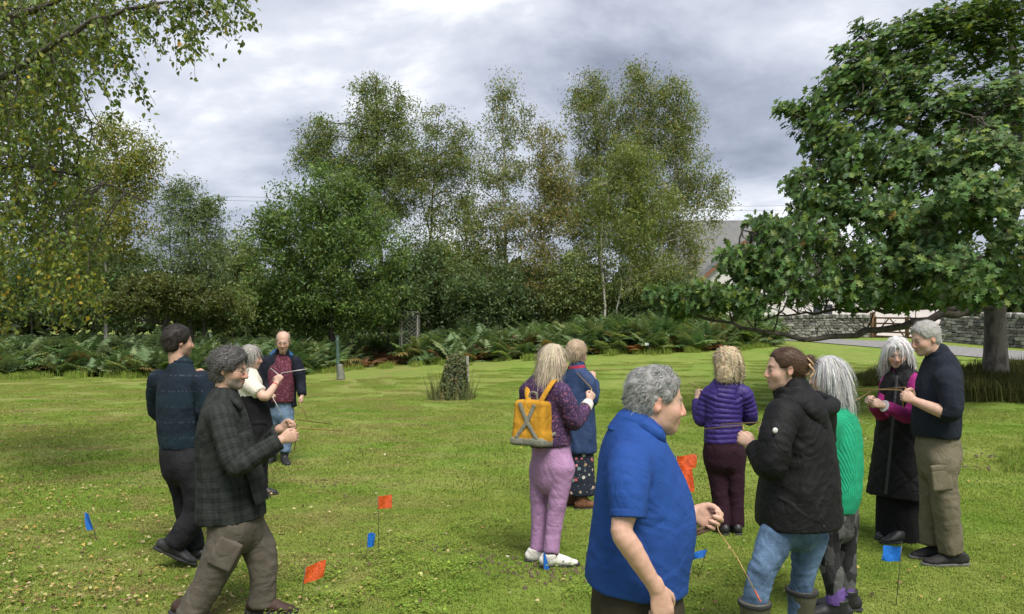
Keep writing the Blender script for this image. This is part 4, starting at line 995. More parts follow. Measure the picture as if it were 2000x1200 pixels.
    n = len(P); gn_instances('long_grass', P, np.stack([np.zeros(n), np.zeros(n), r.uniform(0, 6.28, n)], -1), S, I, lg, 'long unmown grass under the oak and along the lawn edge')
    # molehill crumbs / bare soil lumps
    SO = simple('soil', (0.13, 0.10, 0.06), 1, .4, 12, .6, .01)
    V_, F4, F3 = bevel_box((0, 0, 0), (1, 1, .7), None, .22); V_ = V_ + r.normal(0, .08, V_.shape); cm = mesh_np('crumb', V_, [F4, F3], True, mats=[SO])
    P, S = [], []
    for (px, py, n_, sp_) in ((1050, 1125, 130, .22), (1000, 1105, 60, .14), (850, 1066, 40, .10), (880, 1082, 30, .09), (960, 1098, 30, .1), (1090, 1135, 70, .18), (1900, 915, 50, .12), (1930, 893, 40, .12), (825, 832, 30, .12), (90, 834, 40, .3), (640, 945, 30, .2)):
        g = G(px, py)
        for q in range(int(n_ * .45)): x = g[0] + r.normal(0, sp_); y = g[1] + r.normal(0, sp_ * .7); P.append([x, y, float(gz(x, y)) + .006]); S.append(r.uniform(.008, .032) * (1.2 if py < 950 else 1))
    n = len(P); gn_instances('soil_crumbs', P, r.uniform(0, 3, (n, 3)), S, np.zeros(n, int), [cm], 'scattered lumps of bare soil scuffed out of the lawn')
    # fallen leaves
    n = 4600; px = np.where(r.random(n) < .78, np.abs(r.normal(0, 330, n)) - 40, r.uniform(-40, 2040, n)); py = 760 + 440 * r.random(n) ** 1.05
    P = []; 
    for i in range(n):
        d = FPX * CH / (py[i] - HY); P.append([(px[i] - 1000) / FPX * d, d, 0])
    P = np.array(P); cl_ = (fbm(P * np.array([.9, 1.3, 0]), 77, 3) > .38) | (r.random(n) < .3); P = P[cl_]; n = len(P); P[:, 2] = gz(P[:, 0], P[:, 1]) + r.uniform(.02, .045, n)
    V, FF, C = leaves(P, np.stack([r.normal(0, 1, n), r.normal(0, 1, n), r.normal(0, .22, n)], -1), np.tile([0, 0, 1.0], (n, 1)) + r.normal(0, .35, (n, 3)), .026 * (.5 + 1.0 * r.random(n)), .75, pal(n, [(0.36, 0.29, 0.12), (0.46, 0.39, 0.20), (0.22, 0.12, 0.055), (0.12, 0.07, 0.04), (.40, .28, .07)], (4, 2, 2.5, 2.5, 1.2), .2, r), 'birch')
    obj('fallen_leaves', mesh_np('fallen_leaves', V, FF, False, col=C, mats=[leafmat('dry_leaf', .6, .15, .03)]), kind='stuff', label='yellow and brown fallen leaves strewn over the lawn')
    n = 34
    g = [G(r.uniform(600, 1990), r.uniform(800, 1195)) for _ in range(n)]; P = np.array(g); P[:, 2] += .045
    V, FF, C = leaves(P, r.standard_normal((n, 3)) * [1, 1, .2], np.tile([0, 0, 1.0], (n, 1)) + r.normal(0, .3, (n, 3)), .036, .9, pal(n, [(.5, .46, .34), (.42, .33, .18)], (2, 1), .1, r), 'birch'); obj('pale_leaves', mesh_np('pale_leaves', V, FF, False, col=C, mats=[bpy.data.materials['dry_leaf']]), kind='stuff', label='a few pale leaves lying on the right half of the lawn')
grass()
# ------------------------------------------------------------------ signed-distance modelling of figures and clothes
def smin(a, b, k):
    h = np.maximum(k - np.abs(a - b), 0) / k; return np.minimum(a, b) - h * h * k * .25
def catmull(P, sub):
    P = np.asarray(P, float)
    if len(P) < 3 or sub <= 1: return P
    Q = np.concatenate([[2 * P[0] - P[1]], P, [2 * P[-1] - P[-2]]]); o = []
    for i in range(1, len(Q) - 2):
        for t in np.arange(sub) / sub:
            a, b, c, d = Q[i - 1], Q[i], Q[i + 1], Q[i + 2]
            o.append(.5 * (2 * b + (c - a) * t + (2 * a - 5 * b + 4 * c - d) * t * t + (3 * b - a - 3 * c + d) * t ** 3))
    o.append(P[-1]); return np.array(o)
class SDF:
    def __init__(s, h): s.h = h; s.pr = []; s.tubes = []
    def tube(s, pts, rs, k=.02, L=None, flat=(0, 0), sub=3, op=1, cl=True):
        rs = np.array([(r, r) if np.isscalar(r) else r for r in rs], float); Q = catmull(np.concatenate([np.asarray(pts, float), rs], 1), sub); Q[:, 3:] = np.maximum(Q[:, 3:], .002)
        n = len(Q) - 1; al = np.concatenate([[0], np.cumsum(np.linalg.norm(np.diff(Q[:, :3], axis=0), axis=1))]); rmx = 1.15 * Q[:, 3:].max()
        for i in range(n):
            pl = []
            if flat[0] and i > 0 and al[i] < rmx: pl.append((Q[0, :3], nrm(Q[0, :3] - Q[1, :3])))
            if flat[1] and i < n - 1 and al[-1] - al[i + 1] < rmx: pl.append((Q[-1, :3], nrm(Q[-1, :3] - Q[-2, :3])))
            s.pr.append(('seg', Q[i], Q[i + 1], k if i == 0 else min(k, .003), L, (flat[0] and i == 0, flat[1] and i == n - 1), op, k, pl))
        if cl and op > 0: s.tubes.append((Q[:, :3], L))
        return Q
    def ell(s, c, rad, R=None, k=.02, op=1): s.pr.append(('ell', np.asarray(c, float), np.asarray(rad, float), np.eye(3) if R is None else np.asarray(R, float), k, op))
    def box(s, c, half, R=None, rd=.02, k=.01, op=1): s.pr.append(('box', np.asarray(c, float), np.asarray(half, float), np.eye(3) if R is None else np.asarray(R, float), rd, k, op))
    def half(s, p, n): s.pr.append(('half', np.asarray(p, float), nrm(n)))       # keep the side where (x-p).n < 0
    def bounds(s):
        lo, hi = np.full(3, 1e9), np.full(3, -1e9)
        for p in s.pr:
            if p[0] == 'seg' and p[6] > 0:
                for e in (p[1], p[2]): r = max(e[3], e[4]); lo = np.minimum(lo, e[:3] - r); hi = np.maximum(hi, e[:3] + r)
            elif p[0] in ('ell', 'box') and p[-1] > 0: r = np.linalg.norm(p[2]) if p[0] == 'box' else p[2].max(); lo = np.minimum(lo, p[1] - r); hi = np.maximum(hi, p[1] + r)
        return lo - 3 * s.h - .01, hi + 3 * s.h + .01
    def field(s):
        lo, hi = s.bounds(); h = s.h; n = np.ceil((hi - lo) / h).astype(int) + 1
        D = np.full(n, .08, np.float32); ax = [(lo[i] + h * np.arange(n[i])).astype(np.float32) for i in range(3)]
        for p in s.pr:
            if p[0] == 'half':
                nn = p[2]; d = ((ax[0] - p[1][0]) * nn[0])[:, None, None] + ((ax[1] - p[1][1]) * nn[1])[None, :, None] + ((ax[2] - p[1][2]) * nn[2])[None, None, :]
                D = np.maximum(D, d.astype(np.float32)); continue
            if p[0] == 'seg': r = max(p[1][3:].max(), p[2][3:].max()); k = p[3] if p[6] > 0 else p[7]; m = r + k + 2.5 * h + .01; a0 = np.minimum(p[1][:3], p[2][:3]) - m; a1 = np.maximum(p[1][:3], p[2][:3]) + m; op = p[6]
            else:
                k = p[-2]; op = p[-1]; m = (np.linalg.norm(p[2]) if p[0] == 'box' else p[2].max()) + k + 2.5 * h + .01; a0 = p[1] - m; a1 = p[1] + m
            i0 = np.clip(np.floor((a0 - lo) / h).astype(int), 0, n); i1 = np.clip(np.ceil((a1 - lo) / h).astype(int) + 1, 0, n)
            if np.any(i1 <= i0): continue
            sl = tuple(slice(a, b) for a, b in zip(i0, i1))
            X, Y, Z = ax[0][sl[0]][:, None, None], ax[1][sl[1]][None, :, None], ax[2][sl[2]][None, None, :]
            if p[0] == 'seg':
                a, b = p[1][:3], p[2][:3]; ab = b - a; l2 = ab @ ab + 1e-12; ln = math.sqrt(l2); A = ab / ln
                t = ((X - a[0]) * ab[0] + (Y - a[1]) * ab[1] + (Z - a[2]) * ab[2]) / l2; tc_ = np.clip(t, 0, 1)
                tq = tc_ if not (p[5][0] or p[5][1]) else np.clip(t, -9 if p[5][0] else 0, 9 if p[5][1] else 1)
                qx, qy, qz = X - a[0] - tq * ab[0], Y - a[1] - tq * ab[1], Z - a[2] - tq * ab[2]
                w = p[1][3] + (p[2][3] - p[1][3]) * tc_
                if p[4] is None: d = np.sqrt(qx * qx + qy * qy + qz * qz) - w
                else:
                    dp = p[1][4] + (p[2][4] - p[1][4]) * tc_; Lv = p[4] - A * (p[4] @ A); Lv = Lv / np.linalg.norm(Lv); Fv = np.cross(A, Lv)
                    lx = qx * Lv[0] + qy * Lv[1] + qz * Lv[2]; ly = qx * Fv[0] + qy * Fv[1] + qz * Fv[2]; lz = qx * A[0] + qy * A[1] + qz * A[2]; rm = np.minimum(w, dp)
                    k0 = np.sqrt((lx / w) ** 2 + (ly / dp) ** 2 + (lz / rm) ** 2); k1 = np.sqrt((lx / w ** 2) ** 2 + (ly / dp ** 2) ** 2 + (lz / rm ** 2) ** 2) + 1e-6; d = k0 * (k0 - 1) / k1
                for (q0, qn) in p[8]: d = np.maximum(d, (X - q0[0]) * qn[0] + (Y - q0[1]) * qn[1] + (Z - q0[2]) * qn[2])
                if p[5][0]: d = np.maximum(d, -t * ln)
                if p[5][1]: d = np.maximum(d, (t - 1) * ln)
            else:
                R = p[3]; dx, dy, dz = X - p[1][0], Y - p[1][1], Z - p[1][2]
                l = [dx * R[0, i] + dy * R[1, i] + dz * R[2, i] for i in range(3)]      # columns of R are the local axes
                if p[0] == 'ell':
                    q = p[2]; k0 = np.sqrt(sum((l[i] / q[i]) ** 2 for i in range(3))); k1 = np.sqrt(sum((l[i] / q[i] ** 2) ** 2 for i in range(3))) + 1e-6; d = k0 * (k0 - 1) / k1
                else:
                    g = [np.abs(l[i]) - (p[2][i] - p[4]) for i in range(3)]; d = np.sqrt(sum(np.maximum(x, 0) ** 2 for x in g)) + np.minimum(np.maximum(np.maximum(g[0], g[1]), g[2]), 0) - p[4]
            d = d.astype(np.float32); C = D[sl]
            D[sl] = smin(C, d, k) if op > 0 else -smin(-C, d, k)
        return D, lo
    def mesh(s):
        D, lo = s.field(); V, F = surface_nets(D); return V * s.h + lo, F
    def uvp(s, V):
        best = np.full(len(V), 1e9); out_ = np.zeros((len(V), 3), np.float32)
        for ti, (P, L) in enumerate(s.tubes):
            acc = 0.
            for i in range(len(P) - 1):
                a, b = P[i], P[i + 1]; ab = b - a; ln = np.linalg.norm(ab) + 1e-9; t = np.clip((V - a) @ ab / ln ** 2, 0, 1); q = V - a - t[:, None] * ab; d = np.linalg.norm(q, axis=1)
                A = ab / ln; L0 = np.array([0, 1., 0]) if L is None else L; L0 = L0 - A * (L0 @ A)
                if np.linalg.norm(L0) < .2: L0 = np.array([1., 0, 0]) - A * A[0]
                L0 = nrm(L0); F0 = np.cross(A, L0); m = d < best; best[m] = d[m]
                out_[m, 0] = np.arctan2(q[m] @ F0, q[m] @ L0) / (2 * math.pi); out_[m, 1] = acc + t[m] * ln; out_[m, 2] = ti; acc += ln
        return out_
def surface_nets(D):
    S = D < 0; nx, ny, nz = D.shape
    c = S[:-1, :-1, :-1].astype(np.int8)
    tot = sum(S[i:nx - 1 + i, j:ny - 1 + j, k:nz - 1 + k].astype(np.int8) for i in (0, 1) for j in (0, 1) for k in (0, 1))
    I, J, K = np.nonzero((tot > 0) & (tot < 8)); n = len(I)
    idx = np.full((nx - 1, ny - 1, nz - 1), -1, np.int32); idx[I, J, K] = np.arange(n)
    cv = {}
    for i in (0, 1):
        for j in (0, 1):
            for k in (0, 1): cv[(i, j, k)] = D[I + i, J + j, K + k]
    acc = np.zeros((n, 3)); cnt = np.zeros(n)
    ks = list(cv)
    for a in ks:
        for ax in range(3):
            if a[ax]: continue
            b = list(a); b[ax] = 1; b = tuple(b); va, vb = cv[a], cv[b]; m = (va < 0) != (vb < 0)
            t = va[m] / (va[m] - vb[m]); p = np.tile(np.array(a, float), (m.sum(), 1)); p[:, ax] += t; acc[m] += p; cnt[m] += 1
    V = acc / cnt[:, None] + np.stack([I, J, K], -1)
    Fs = []
    for ax in range(3):
        o1, o2 = [(1, 2), (2, 0), (0, 1)][ax]
        A = np.take(S, range(0, S.shape[ax] - 1), ax); B = np.take(S, range(1, S.shape[ax]), ax)
        E = np.argwhere(A != B); ok = (E[:, o1] > 0) & (E[:, o2] > 0) & (E[:, o1] < D.shape[o1] - 1) & (E[:, o2] < D.shape[o2] - 1); E = E[ok]
        ins = A[E[:, 0], E[:, 1], E[:, 2]]
        def g(d1, d2):
            q = E.copy(); q[:, o1] += d1; q[:, o2] += d2; return idx[q[:, 0], q[:, 1], q[:, 2]]
        f = np.stack([g(-1, -1), g(0, -1), g(0, 0), g(-1, 0)], -1); f[~ins] = f[~ins][:, ::-1]; Fs.append(f)
    return V, np.concatenate(Fs)
def vnormals(V, F):
    n = np.cross(V[F[:, 2]] - V[F[:, 0]], V[F[:, 3]] - V[F[:, 1]]); N_ = np.zeros_like(V)
    for k in range(4): np.add.at(N_, F[:, k], n)
    return nrm(N_)
def lap(V, F, it=1, f=.5):
    for _ in range(it):
        S_ = np.zeros_like(V); c = np.zeros(len(V))
        for a, b in ((0, 1), (1, 2), (2, 3), (3, 0)):
            np.add.at(S_, F[:, a], V[F[:, b]]); np.add.at(c, F[:, a], 1); np.add.at(S_, F[:, b], V[F[:, a]]); np.add.at(c, F[:, b], 1)
        V = V + f * (S_ / np.maximum(c, 1)[:, None] - V)
    return V
def folds(amp=.006, joints=(), seed=1, freq=8., stretch=(1, 1, .6)):
    """cloth wrinkles; joints: (point, radius, amplitude, axis)"""
    def f(V, N_, uv):
        w = V + .05 * (np.stack([vnoise(V * 5, seed), vnoise(V * 5, seed + 1), vnoise(V * 5, seed + 2)], -1) - .5)
        n = fbm(w * np.array(stretch) * freq, seed + 3, 3); d = amp * 1.9 * ((1 - np.abs(2 * n - 1)) ** 2 - .5)
        for (c, rad, a, axis) in joints:
            A = nrm(axis); s_ = (V - c) @ A; q = (V - A * s_[:, None]) * 7 + (A * 1.0)[None] * (s_ * 30)[:, None] + 3.0 * (np.stack([vnoise(V * 6, seed + 5), vnoise(V * 6, seed + 6), vnoise(V * 6, seed + 7)], -1) - .5)
            n = vnoise(q, seed + 9); d = d + a * .9 * np.exp(-((V - c) ** 2).sum(1) / rad ** 2) * ((1 - np.abs(2 * n - 1)) ** 2 - .4)
        return d
    return f

# ------------------------------------------------------------------ cloth and skin materials
t = NT('skin'); tn = t.attr('tint'); co = t.coord(); c = t.mix(1.0, tn, t.ramp(t.noise(co, 60, 5, .6), [(.3, (.88, .84, .82)), (.7, (1.1, 1.08, 1.06))]), 'MULTIPLY')
SKIN = t.pbr(c, .52, t.bump(t.noise(co, 300, 3), .12, .002), **{'Subsurface_Weight': .05, 'Subsurface_Scale': .01, 'Specular_IOR_Level': .35})
SKIN.node_tree.nodes['Principled BSDF'].inputs['Subsurface Radius'].default_value = (1, .35, .2)
t = NT('hair'); tn = t.attr('tint'); HAIR = t.pbr(tn, .48, None, **{'Specular_IOR_Level': .25})
t = NT('eye'); EYE = t.pbr(t.attr('tint'), .1)
def cloth(name, color, rough=.9, var=.18, weave=420., bump=.25, pattern=None, sheen=.0, spec=.2, crease=.27):
    t = NT(name); co = t.coord(); uv = t.attr('uvp', 'Vector'); s = t.n('ShaderNodeSeparateXYZ', {0: uv}); u, v = s.outputs[0], s.outputs[1]
    n = t.noise(co, 9, 4, .6); col = t.ramp(n, [(.3, tuple(x * (1 - var) for x in color)), (.7, tuple(x * (1 + var) for x in color))])
    h = t.noise(co, weave, 2, .6)
    if pattern == 'plaid':
        a = t.math('MULTIPLY', u, 11.0); b = t.math('MULTIPLY', v, 17.0)
        sa = t.rng(t.math('ABSOLUTE', t.math('SUBTRACT', t.math('FRACT', a), .5)), .20, .27); sb = t.rng(t.math('ABSOLUTE', t.math('SUBTRACT', t.math('FRACT', b), .5)), .20, .27)
        la = t.rng(t.math('ABSOLUTE', t.math('SUBTRACT', t.math('FRACT', a), .5)), .035, .02); lb = t.rng(t.math('ABSOLUTE', t.math('SUBTRACT', t.math('FRACT', b), .5)), .035, .02)
        k = t.math('ADD', t.math('MULTIPLY', sa, .5), t.math('MULTIPLY', sb, .5)); col = t.mix(k, (0.013, 0.0145, 0.0145), (0.030, 0.034, 0.031)); col = t.mix(t.math('MULTIPLY', t.math('MAXIMUM', la, lb), .3), col, (0.05, 0.054, 0.052))
        col = t.mix(1.0, col, t.ramp(n, [(.3, (.8, .8, .8)), (.7, (1.2, 1.2, 1.2))]), 'MULTIPLY')
    elif pattern == 'knit':          # flecked mohair
        vo = t.n('ShaderNodeTexVoronoi', {'Vector': co, 'Scale': 95.0}); col = t.mix(t.rng(t.noise(co, 70, 3, .7), .56, .66), col, tuple(min(1, x * 3.4 + .03) for x in color)); col = t.mix(t.rng(t.noise(t.scale(co, (1, 1, 1.7)), 38, 2), .60, .66), col, (.25, .10, .16)); h = t.noise(co, 90, 4, .7)
    elif pattern == 'rib':
        w = t.math('SINE', t.math('MULTIPLY', u, 2 * math.pi * 78)); h = w; col = t.mix(t.rng(w, -1, .2, .55, 0), col, tuple(x * .45 for x in color))
    elif pattern == 'bands':         # fleece with fine woven bands across the shoulders
        z = t.n('ShaderNodeSeparateXYZ', {0: co}).outputs[2]; zz_ = t.math('FRACT', t.math('MULTIPLY', z, 9.0)); ln = t.rng(t.math('ABSOLUTE', t.math('SUBTRACT', zz_, .5)), .07, .03)
        dt = t.rng(t.noise(t.scale(co, (1, 1, .3)), 75, 1), .55, .60); col = t.mix(t.math('MULTIPLY', t.math('MULTIPLY', ln, dt), .4), col, (.10, .12, .14)); col = t.mix(t.math('MULTIPLY', t.rng(t.math('SINE', t.math('MULTIPLY', z, 22.)), .2, .8), .35), col, (.013, .036, .045)); h = t.noise(co, 240, 4, .7)
    elif pattern == 'denim':
        col = t.mix(t.rng(t.noise(co, 5, 5, .6), .42, .68), tuple(x * .75 for x in color), tuple(min(1, x * 1.75 + .03) for x in color)); col = t.mix(t.rng(t.noise(t.scale(co, (1, 1, .12)), 260, 2), .45, .7, 0, .10), col, (.35, .42, .5))
    elif pattern == 'floral':
        v1 = t.n('ShaderNodeTexVoronoi', {'Vector': co, 'Scale': 19.0}); v2 = t.n('ShaderNodeTexVoronoi', {'Vector': co, 'Scale': 44.0})
        petals = t.rng(v1.outputs[0], .34, .27); rnd = t.n('ShaderNodeSeparateColor', {0: v1.outputs[1]}).outputs[0]
        pc = t.ramp(rnd, [(.0, (.55, .06, .10)), (.3, (.62, .20, .22)), (.55, (.62, .58, .50)), (.8, (.10, .22, .22)), (1., (.5, .3, .12))]); col = t.mix(petals, (.02, .025, .04), pc); col = t.mix(t.rng(v2.outputs[0], .16, .11), col, (.55, .5, .45)); col = t.mix(t.rng(v1.outputs[0], .1, .07), col, (.05, .02, .04))
    elif pattern == 'camo':
        vo = t.n('ShaderNodeTexVoronoi', {'Vector': t.scale(co, (1, 1, .6)), 'Scale': 22.0}); rnd = t.n('ShaderNodeSeparateColor', {0: vo.outputs[1]}).outputs[0]; col = t.ramp(rnd, [(0, (.012, .012, .013)), (.42, (.03, .03, .032)), (.6, (.085, .085, .085)), (1, (.11, .11, .11))])
    b = t.bump(h, bump, .0025)
    if crease:
        wr_ = t.noise(t.scale(co, (1, 1, .75)), 6.5, 2, .5, 1.1); wr_ = t.rng(t.math('ABSOLUTE', t.math('SUBTRACT', wr_, .5)), 0.0, .09); wf = t.noise(t.scale(co, (1, 1, .8)), 17, 2, .5, .9); wf = t.rng(t.math('ABSOLUTE', t.math('SUBTRACT', wf, .5)), 0.0, .08)
        b = t.n('ShaderNodeBump', {'Height': t.math('ADD', wr_, t.math('MULTIPLY', wf, .35)), 'Strength': crease, 'Distance': .010, 'Normal': b}).outputs[0]
    kw = {'Specular_IOR_Level': spec}
    if sheen: kw.update({'Sheen_Weight': sheen, 'Sheen_Roughness': .5})
    return t.pbr(col, rough, b, **kw)

# ------------------------------------------------------------------ a figure
def axes(yaw, pitch=0., roll=0.):
    """columns: forward, left, up. yaw in degrees: 0 = towards photo right, 90 = away from camera; pitch > 0 looks down"""
    R = Matrix.Rotation(math.radians(yaw), 3, 'Z') @ Matrix.Rotation(math.radians(pitch), 3, 'Y') @ Matrix.Rotation(math.radians(roll), 3, 'X'); return np.array(R)
class Person:
    def __init__(s, label, D, foot, yaw, h=.006, skin=(.48, .305, .225), cat='person'):
        s.D = D; s.yaw = yaw; s.h = h = h * 1.18; g = W(foot, HY, D); s.base = np.array([g[0], D, float(gz(g[0], D))]); s.root = thing('person', s.base, label, cat)
        s.body = SDF(h); s.L = axes(yaw)[:, 1]; s.F = axes(yaw)[:, 0]; s.skin = np.array(skin); s.heads = None
    def J(s, px, py, dz=0.): return W(px, py, s.D + dz)
    def pts(s, l): return np.array([s.J(*p[:3]) for p in l])
    def emit(s, name, sdf, mat, disp=None, parent=None, smooth=0, label=None, col=None):
        V, F = sdf.mesh(); 
        if smooth: V = lap(V, F, smooth)
        uv = sdf.uvp(V) if sdf.tubes else np.zeros((len(V), 3))
        if disp is not None: N_ = vnormals(V, F); V = V + N_ * disp(V, N_, uv)[:, None]
        if callable(col): col = col(V)
        return obj(name, mesh_np(name, V - s.base, F, True, mats=[mat], uvp=uv, col=col), parent or s.root, label=label)
    def head(s, px, py, dz=0., yaw=None, pitch=0, roll=0, sc=1., beard=0., brow=(.1, .08, .06), neck=None, neck_r=.055, jaw=1., lips=(.45, .19, .16), beard_c=(.16, .15, .14), glasses=False, nose=1.):
        yaw = s.yaw if yaw is None else yaw; R = axes(yaw, pitch, roll); c = s.J(px, py, dz); B = s.body; s.hc, s.hR, s.hs = c, R, sc
        g = lambda *p: c + R @ (np.array(p) * sc)
        S_ = lambda v: tuple(np.array(v) * sc)
        B.ell(g(-.012, 0, .036), S_((.097, .075, .086)), R, .02)
        B.ell(g(.026, 0, -.028), S_((.062, .061 * jaw, .080)), R, .035)
        B.ell(g(.030, 0, -.075), S_((.052, .050 * jaw, .036)), R, .03)
        B.ell(g(.066, 0, -.098), S_((.021, .024, .018)), R, .028)
        B.tube([g(.078, .030, .020), g(.086, 0, .022), g(.078, -.030, .020)], S_((.010, .011, .010)), .018 * sc, cl=False)
        for y in (-1, 1):
            B.ell(g(.088, y * .031, .002), S_((.017, .019, .013)), R, .014 * sc, -1)
            B.ell(g(.060, y * .040, -.030), S_((.026, .024, .024)), R, .03 * sc)
            B.ell(g(.074, y * .031, .002), S_((.0150, .0165, .0150)), R, .006 * sc)
            # ear
            Re = R @ np.array(Matrix.Rotation(math.radians(y * 18), 3, 'Z') @ Matrix.Rotation(math.radians(-12), 3, 'Y'))
            B.ell(g(-.012, y * .077, -.004), S_((.019, .0085, .032)), Re, .008 * sc); B.ell(g(-.006, y * .086, .000), S_((.010, .007, .018)), Re, .006 * sc, -1)
        B.tube([g(.086, 0, .012), g(.100, 0, -.014), g(.107 + .004 * (nose - 1), 0, -.033)], S_((.0085, .0105, .0125 * nose)), .014 * sc, cl=False)
        for y in (-1, 1): B.ell(g(.096, y * .0125 * nose, -.039), S_((.0115, .009, .0085)), R, .008 * sc)
        B.tube([g(.078, .024, -.064), g(.0935, .006, -.0595), g(.0935, -.006, -.0595), g(.078, -.024, -.064)], S_((.004, .0062, .0062, .004)), .006 * sc, cl=False)
        B.tube([g(.078, .022, -.068), g(.0915, 0, -.0735), g(.078, -.022, -.068)], S_((.004, .0075, .004)), .006 * sc, cl=False)
        if neck is not None:
            nb = s.J(*neck); B.tube([g(-.022, 0, -.035), g(-.03, 0, -.09) * .5 + nb * .5, nb], (neck_r * sc, neck_r, neck_r * 1.12), .025, cl=False)
            s.neck = nb
        s.face = dict(beard=beard, brow=np.array(brow), lips=np.array(lips), beard_c=np.array(beard_c))
        for y in (-1, 1):      # eyes
            V, F, T = sphere_np(14, 9); Vw = V * .0148 * sc; Cc = np.tile([.26, .22, .20], (len(V), 1)); f = V[:, 0]; Cc[f > .80] = (.10, .075, .05); Cc[f > .955] = (.012, .01, .01); Cc[V[:, 2] > .42] = s.skin * .8
            o = obj('eye', mesh_np('eye', Vw @ R.T + g(.0755, y * .031, .0005) - s.base, [F, T], True, mats=[EYE], col=Cc), s.root)
        if glasses:
            GM = bpy.data.materials.get('glasses_frame') or NT('glasses_frame').pbr((.05, .045, .045), .3, Metallic=.5); polys = []
            for y in (-1, 1):
                an = np.linspace(0, 6.283, 19); polys.append((np.array([g(.107 - .006 * abs(math.cos(a) * y + y) ** 2 * .6, y * .032 + .024 * math.cos(a), -.004 + .017 * math.sin(a)) for a in an]), .0016 * sc))
                polys.append((np.array([g(.098, y * .057, .002), g(.06, y * .080, .004), g(-.005, y * .084, .006), g(-.02, y * .083, -.01)]), .0016 * sc))
            polys.append((np.array([g(.109, -.009, .001), g(.113, 0, .003), g(.109, .009, .001)]), .0016 * sc))
            V, F, T = tubes_np(polys, 5); obj('glasses', mesh_np('glasses', V - s.base, [F, T], True, mats=[GM]), s.root)
        return g
    def hand(s, wrist, dr, palm, thumb, curl='grip', sc=1., r_w=.026):
        """wrist point, direction of the hand, direction the palm faces, thumb side"""
        sc = sc * .92; B = s.body; x = nrm(dr); y = np.asarray(thumb, float); y = nrm(y - x * (y @ x)); z = np.cross(x, y); z = z if z @ np.asarray(palm, float) > 0 else -z
        o = np.asarray(wrist, float); g = lambda a, b, c: o + sc * (a * x + b * y + c * z)
        B.tube([g(-.02, 0, 0), g(.02, .002, 0), g(.055, .002, .002), g(.086, .001, .002)], [(r_w * sc, r_w * .8 * sc), (.029 * sc, .018 * sc), (.038 * sc, .0155 * sc), (.038 * sc, .012 * sc)], .012, L=y, cl=False)
        B.ell(g(.032, .022, .010), np.array((.026, .016, .015)) * sc, np.stack([x, y, z], 1), .012)
        A = {'grip': ((62, 88, 55), .0), 'relax': ((28, 38, 25), .0), 'pinch': ((50, 70, 40), .0), 'open': ((12, 18, 12), 0)}[curl][0]
        for i, (by, ln, rr) in enumerate(((.0285, .072, .0088), (.0095, .080, .0090), (-.0095, .075, .0086), (-.0275, .060, .0076))):
            extra = (i * 5 if curl in ('relax', 'pinch') else 0); p = g(.084 - .004 * abs(i - 1), by, .002); ang = 0.; P = [g(.06, by * .9, .003), p]
            for a, f in zip(A, (.45, .31, .24)):
                ang += math.radians(a + extra); p = p + sc * ln * f * (math.cos(ang) * x + math.sin(ang) * z - .06 * (i - 1.2) * y * 0); P.append(p)
            B.tube(P, np.array([rr, rr * 1.06, rr, rr * .93, rr * .8]) * sc, .005, sub=2, cl=False)
        if curl in ('grip', 'pinch'): P = [g(.018, .026, .008), g(.050, .046, .020), g(.078, .040, .038), g(.094, .022, .046)]
        elif curl == 'relax': P = [g(.018, .026, .008), g(.045, .046, .020), g(.072, .050, .032), g(.094, .042, .040)]
        else: P = [g(.018, .026, .006), g(.045, .050, .012), g(.068, .064, .018), g(.088, .072, .02)]
        B.tube(P, np.array([.0135, .0125, .0105, .0085]) * sc, .008, sub=2, cl=False)
        return g
    def arm(s, pts, rs, k=.02): s.body.tube(pts, rs, k, cl=False)
    def spine(s, pelvis, extra=()):
        """the body under the clothes: spine down to the pelvis, legs to the ankles"""
        nb = s.neck; pv = s.J(*pelvis); s.body.tube([nb, (nb + pv) / 2, pv], (.05, .03, .03), .03, cl=False)
        for l in extra: P = np.concatenate([[pv], s.pts(l)]); s.body.tube(P, np.linspace(.028, .018, len(P)), .02, cl=False)
    def finish_body(s, label=None):
        c, R, sc, f = s.hc, s.hR, s.hs, s.face
        def col(V):
            l = ((V - c) @ R) / sc; C = np.tile(s.skin, (len(V), 1)); x, y, z = l[:, 0], np.abs(l[:, 1]), l[:, 2]; n = vnoise(V * 55, 3)
            hd = np.linalg.norm(l, axis=1) < .16
            red = (np.exp(-(((x - .10) / .03) ** 2 + (y / .025) ** 2 + ((z + .035) / .025) ** 2)) + .7 * np.exp(-(((y - .045) / .02) ** 2 + ((z + .03) / .025) ** 2)) * (x > .03) + .6 * (y > .074)) * hd
            C = C * (1 + np.clip(red, 0, 1)[:, None] * np.array([.10, -.14, -.14]))
            def mixin(m, cc):
                nonlocal C
                m = np.clip(m, 0, 1)[:, None]; C = C * (1 - m) + np.asarray(cc) * m
            if f['beard']:
                m = sstep((-.042 - z) / .018) * sstep((x + .0) / .03) * hd * (1 - np.exp(-((y / .02) ** 2 + ((z + .066) / .012) ** 2))) + np.exp(-((y / .026) ** 2 + ((z + .050) / .008) ** 2)) * (x > .07) * hd; mixin(m * f['beard'] * (.6 + .6 * n), f['beard_c'])
            mixin(.75 * np.exp(-((y / .021) ** 4 + ((z + .066) / .0105) ** 4)) * (x > .068) * hd, f['lips'])
            mixin(.85 * np.exp(-((y / .022) ** 4 + ((z + .0665) / .0022) ** 2)) * (x > .068) * hd, f['lips'] * .3)
            mixin(.8 * np.exp(-(((y - .032) / .021) ** 4 + ((z - .0245 + .25 * (y - .03) ** 2 / .01) / .0055) ** 2)) * (x > .055) * hd * (.5 + .8 * n), f['brow'])
            mixin(.8 * np.exp(-(((y - .031) / .018) ** 4 + ((z - .009) / .004) ** 2)) * (x > .055) * hd, f['brow'] * .6)
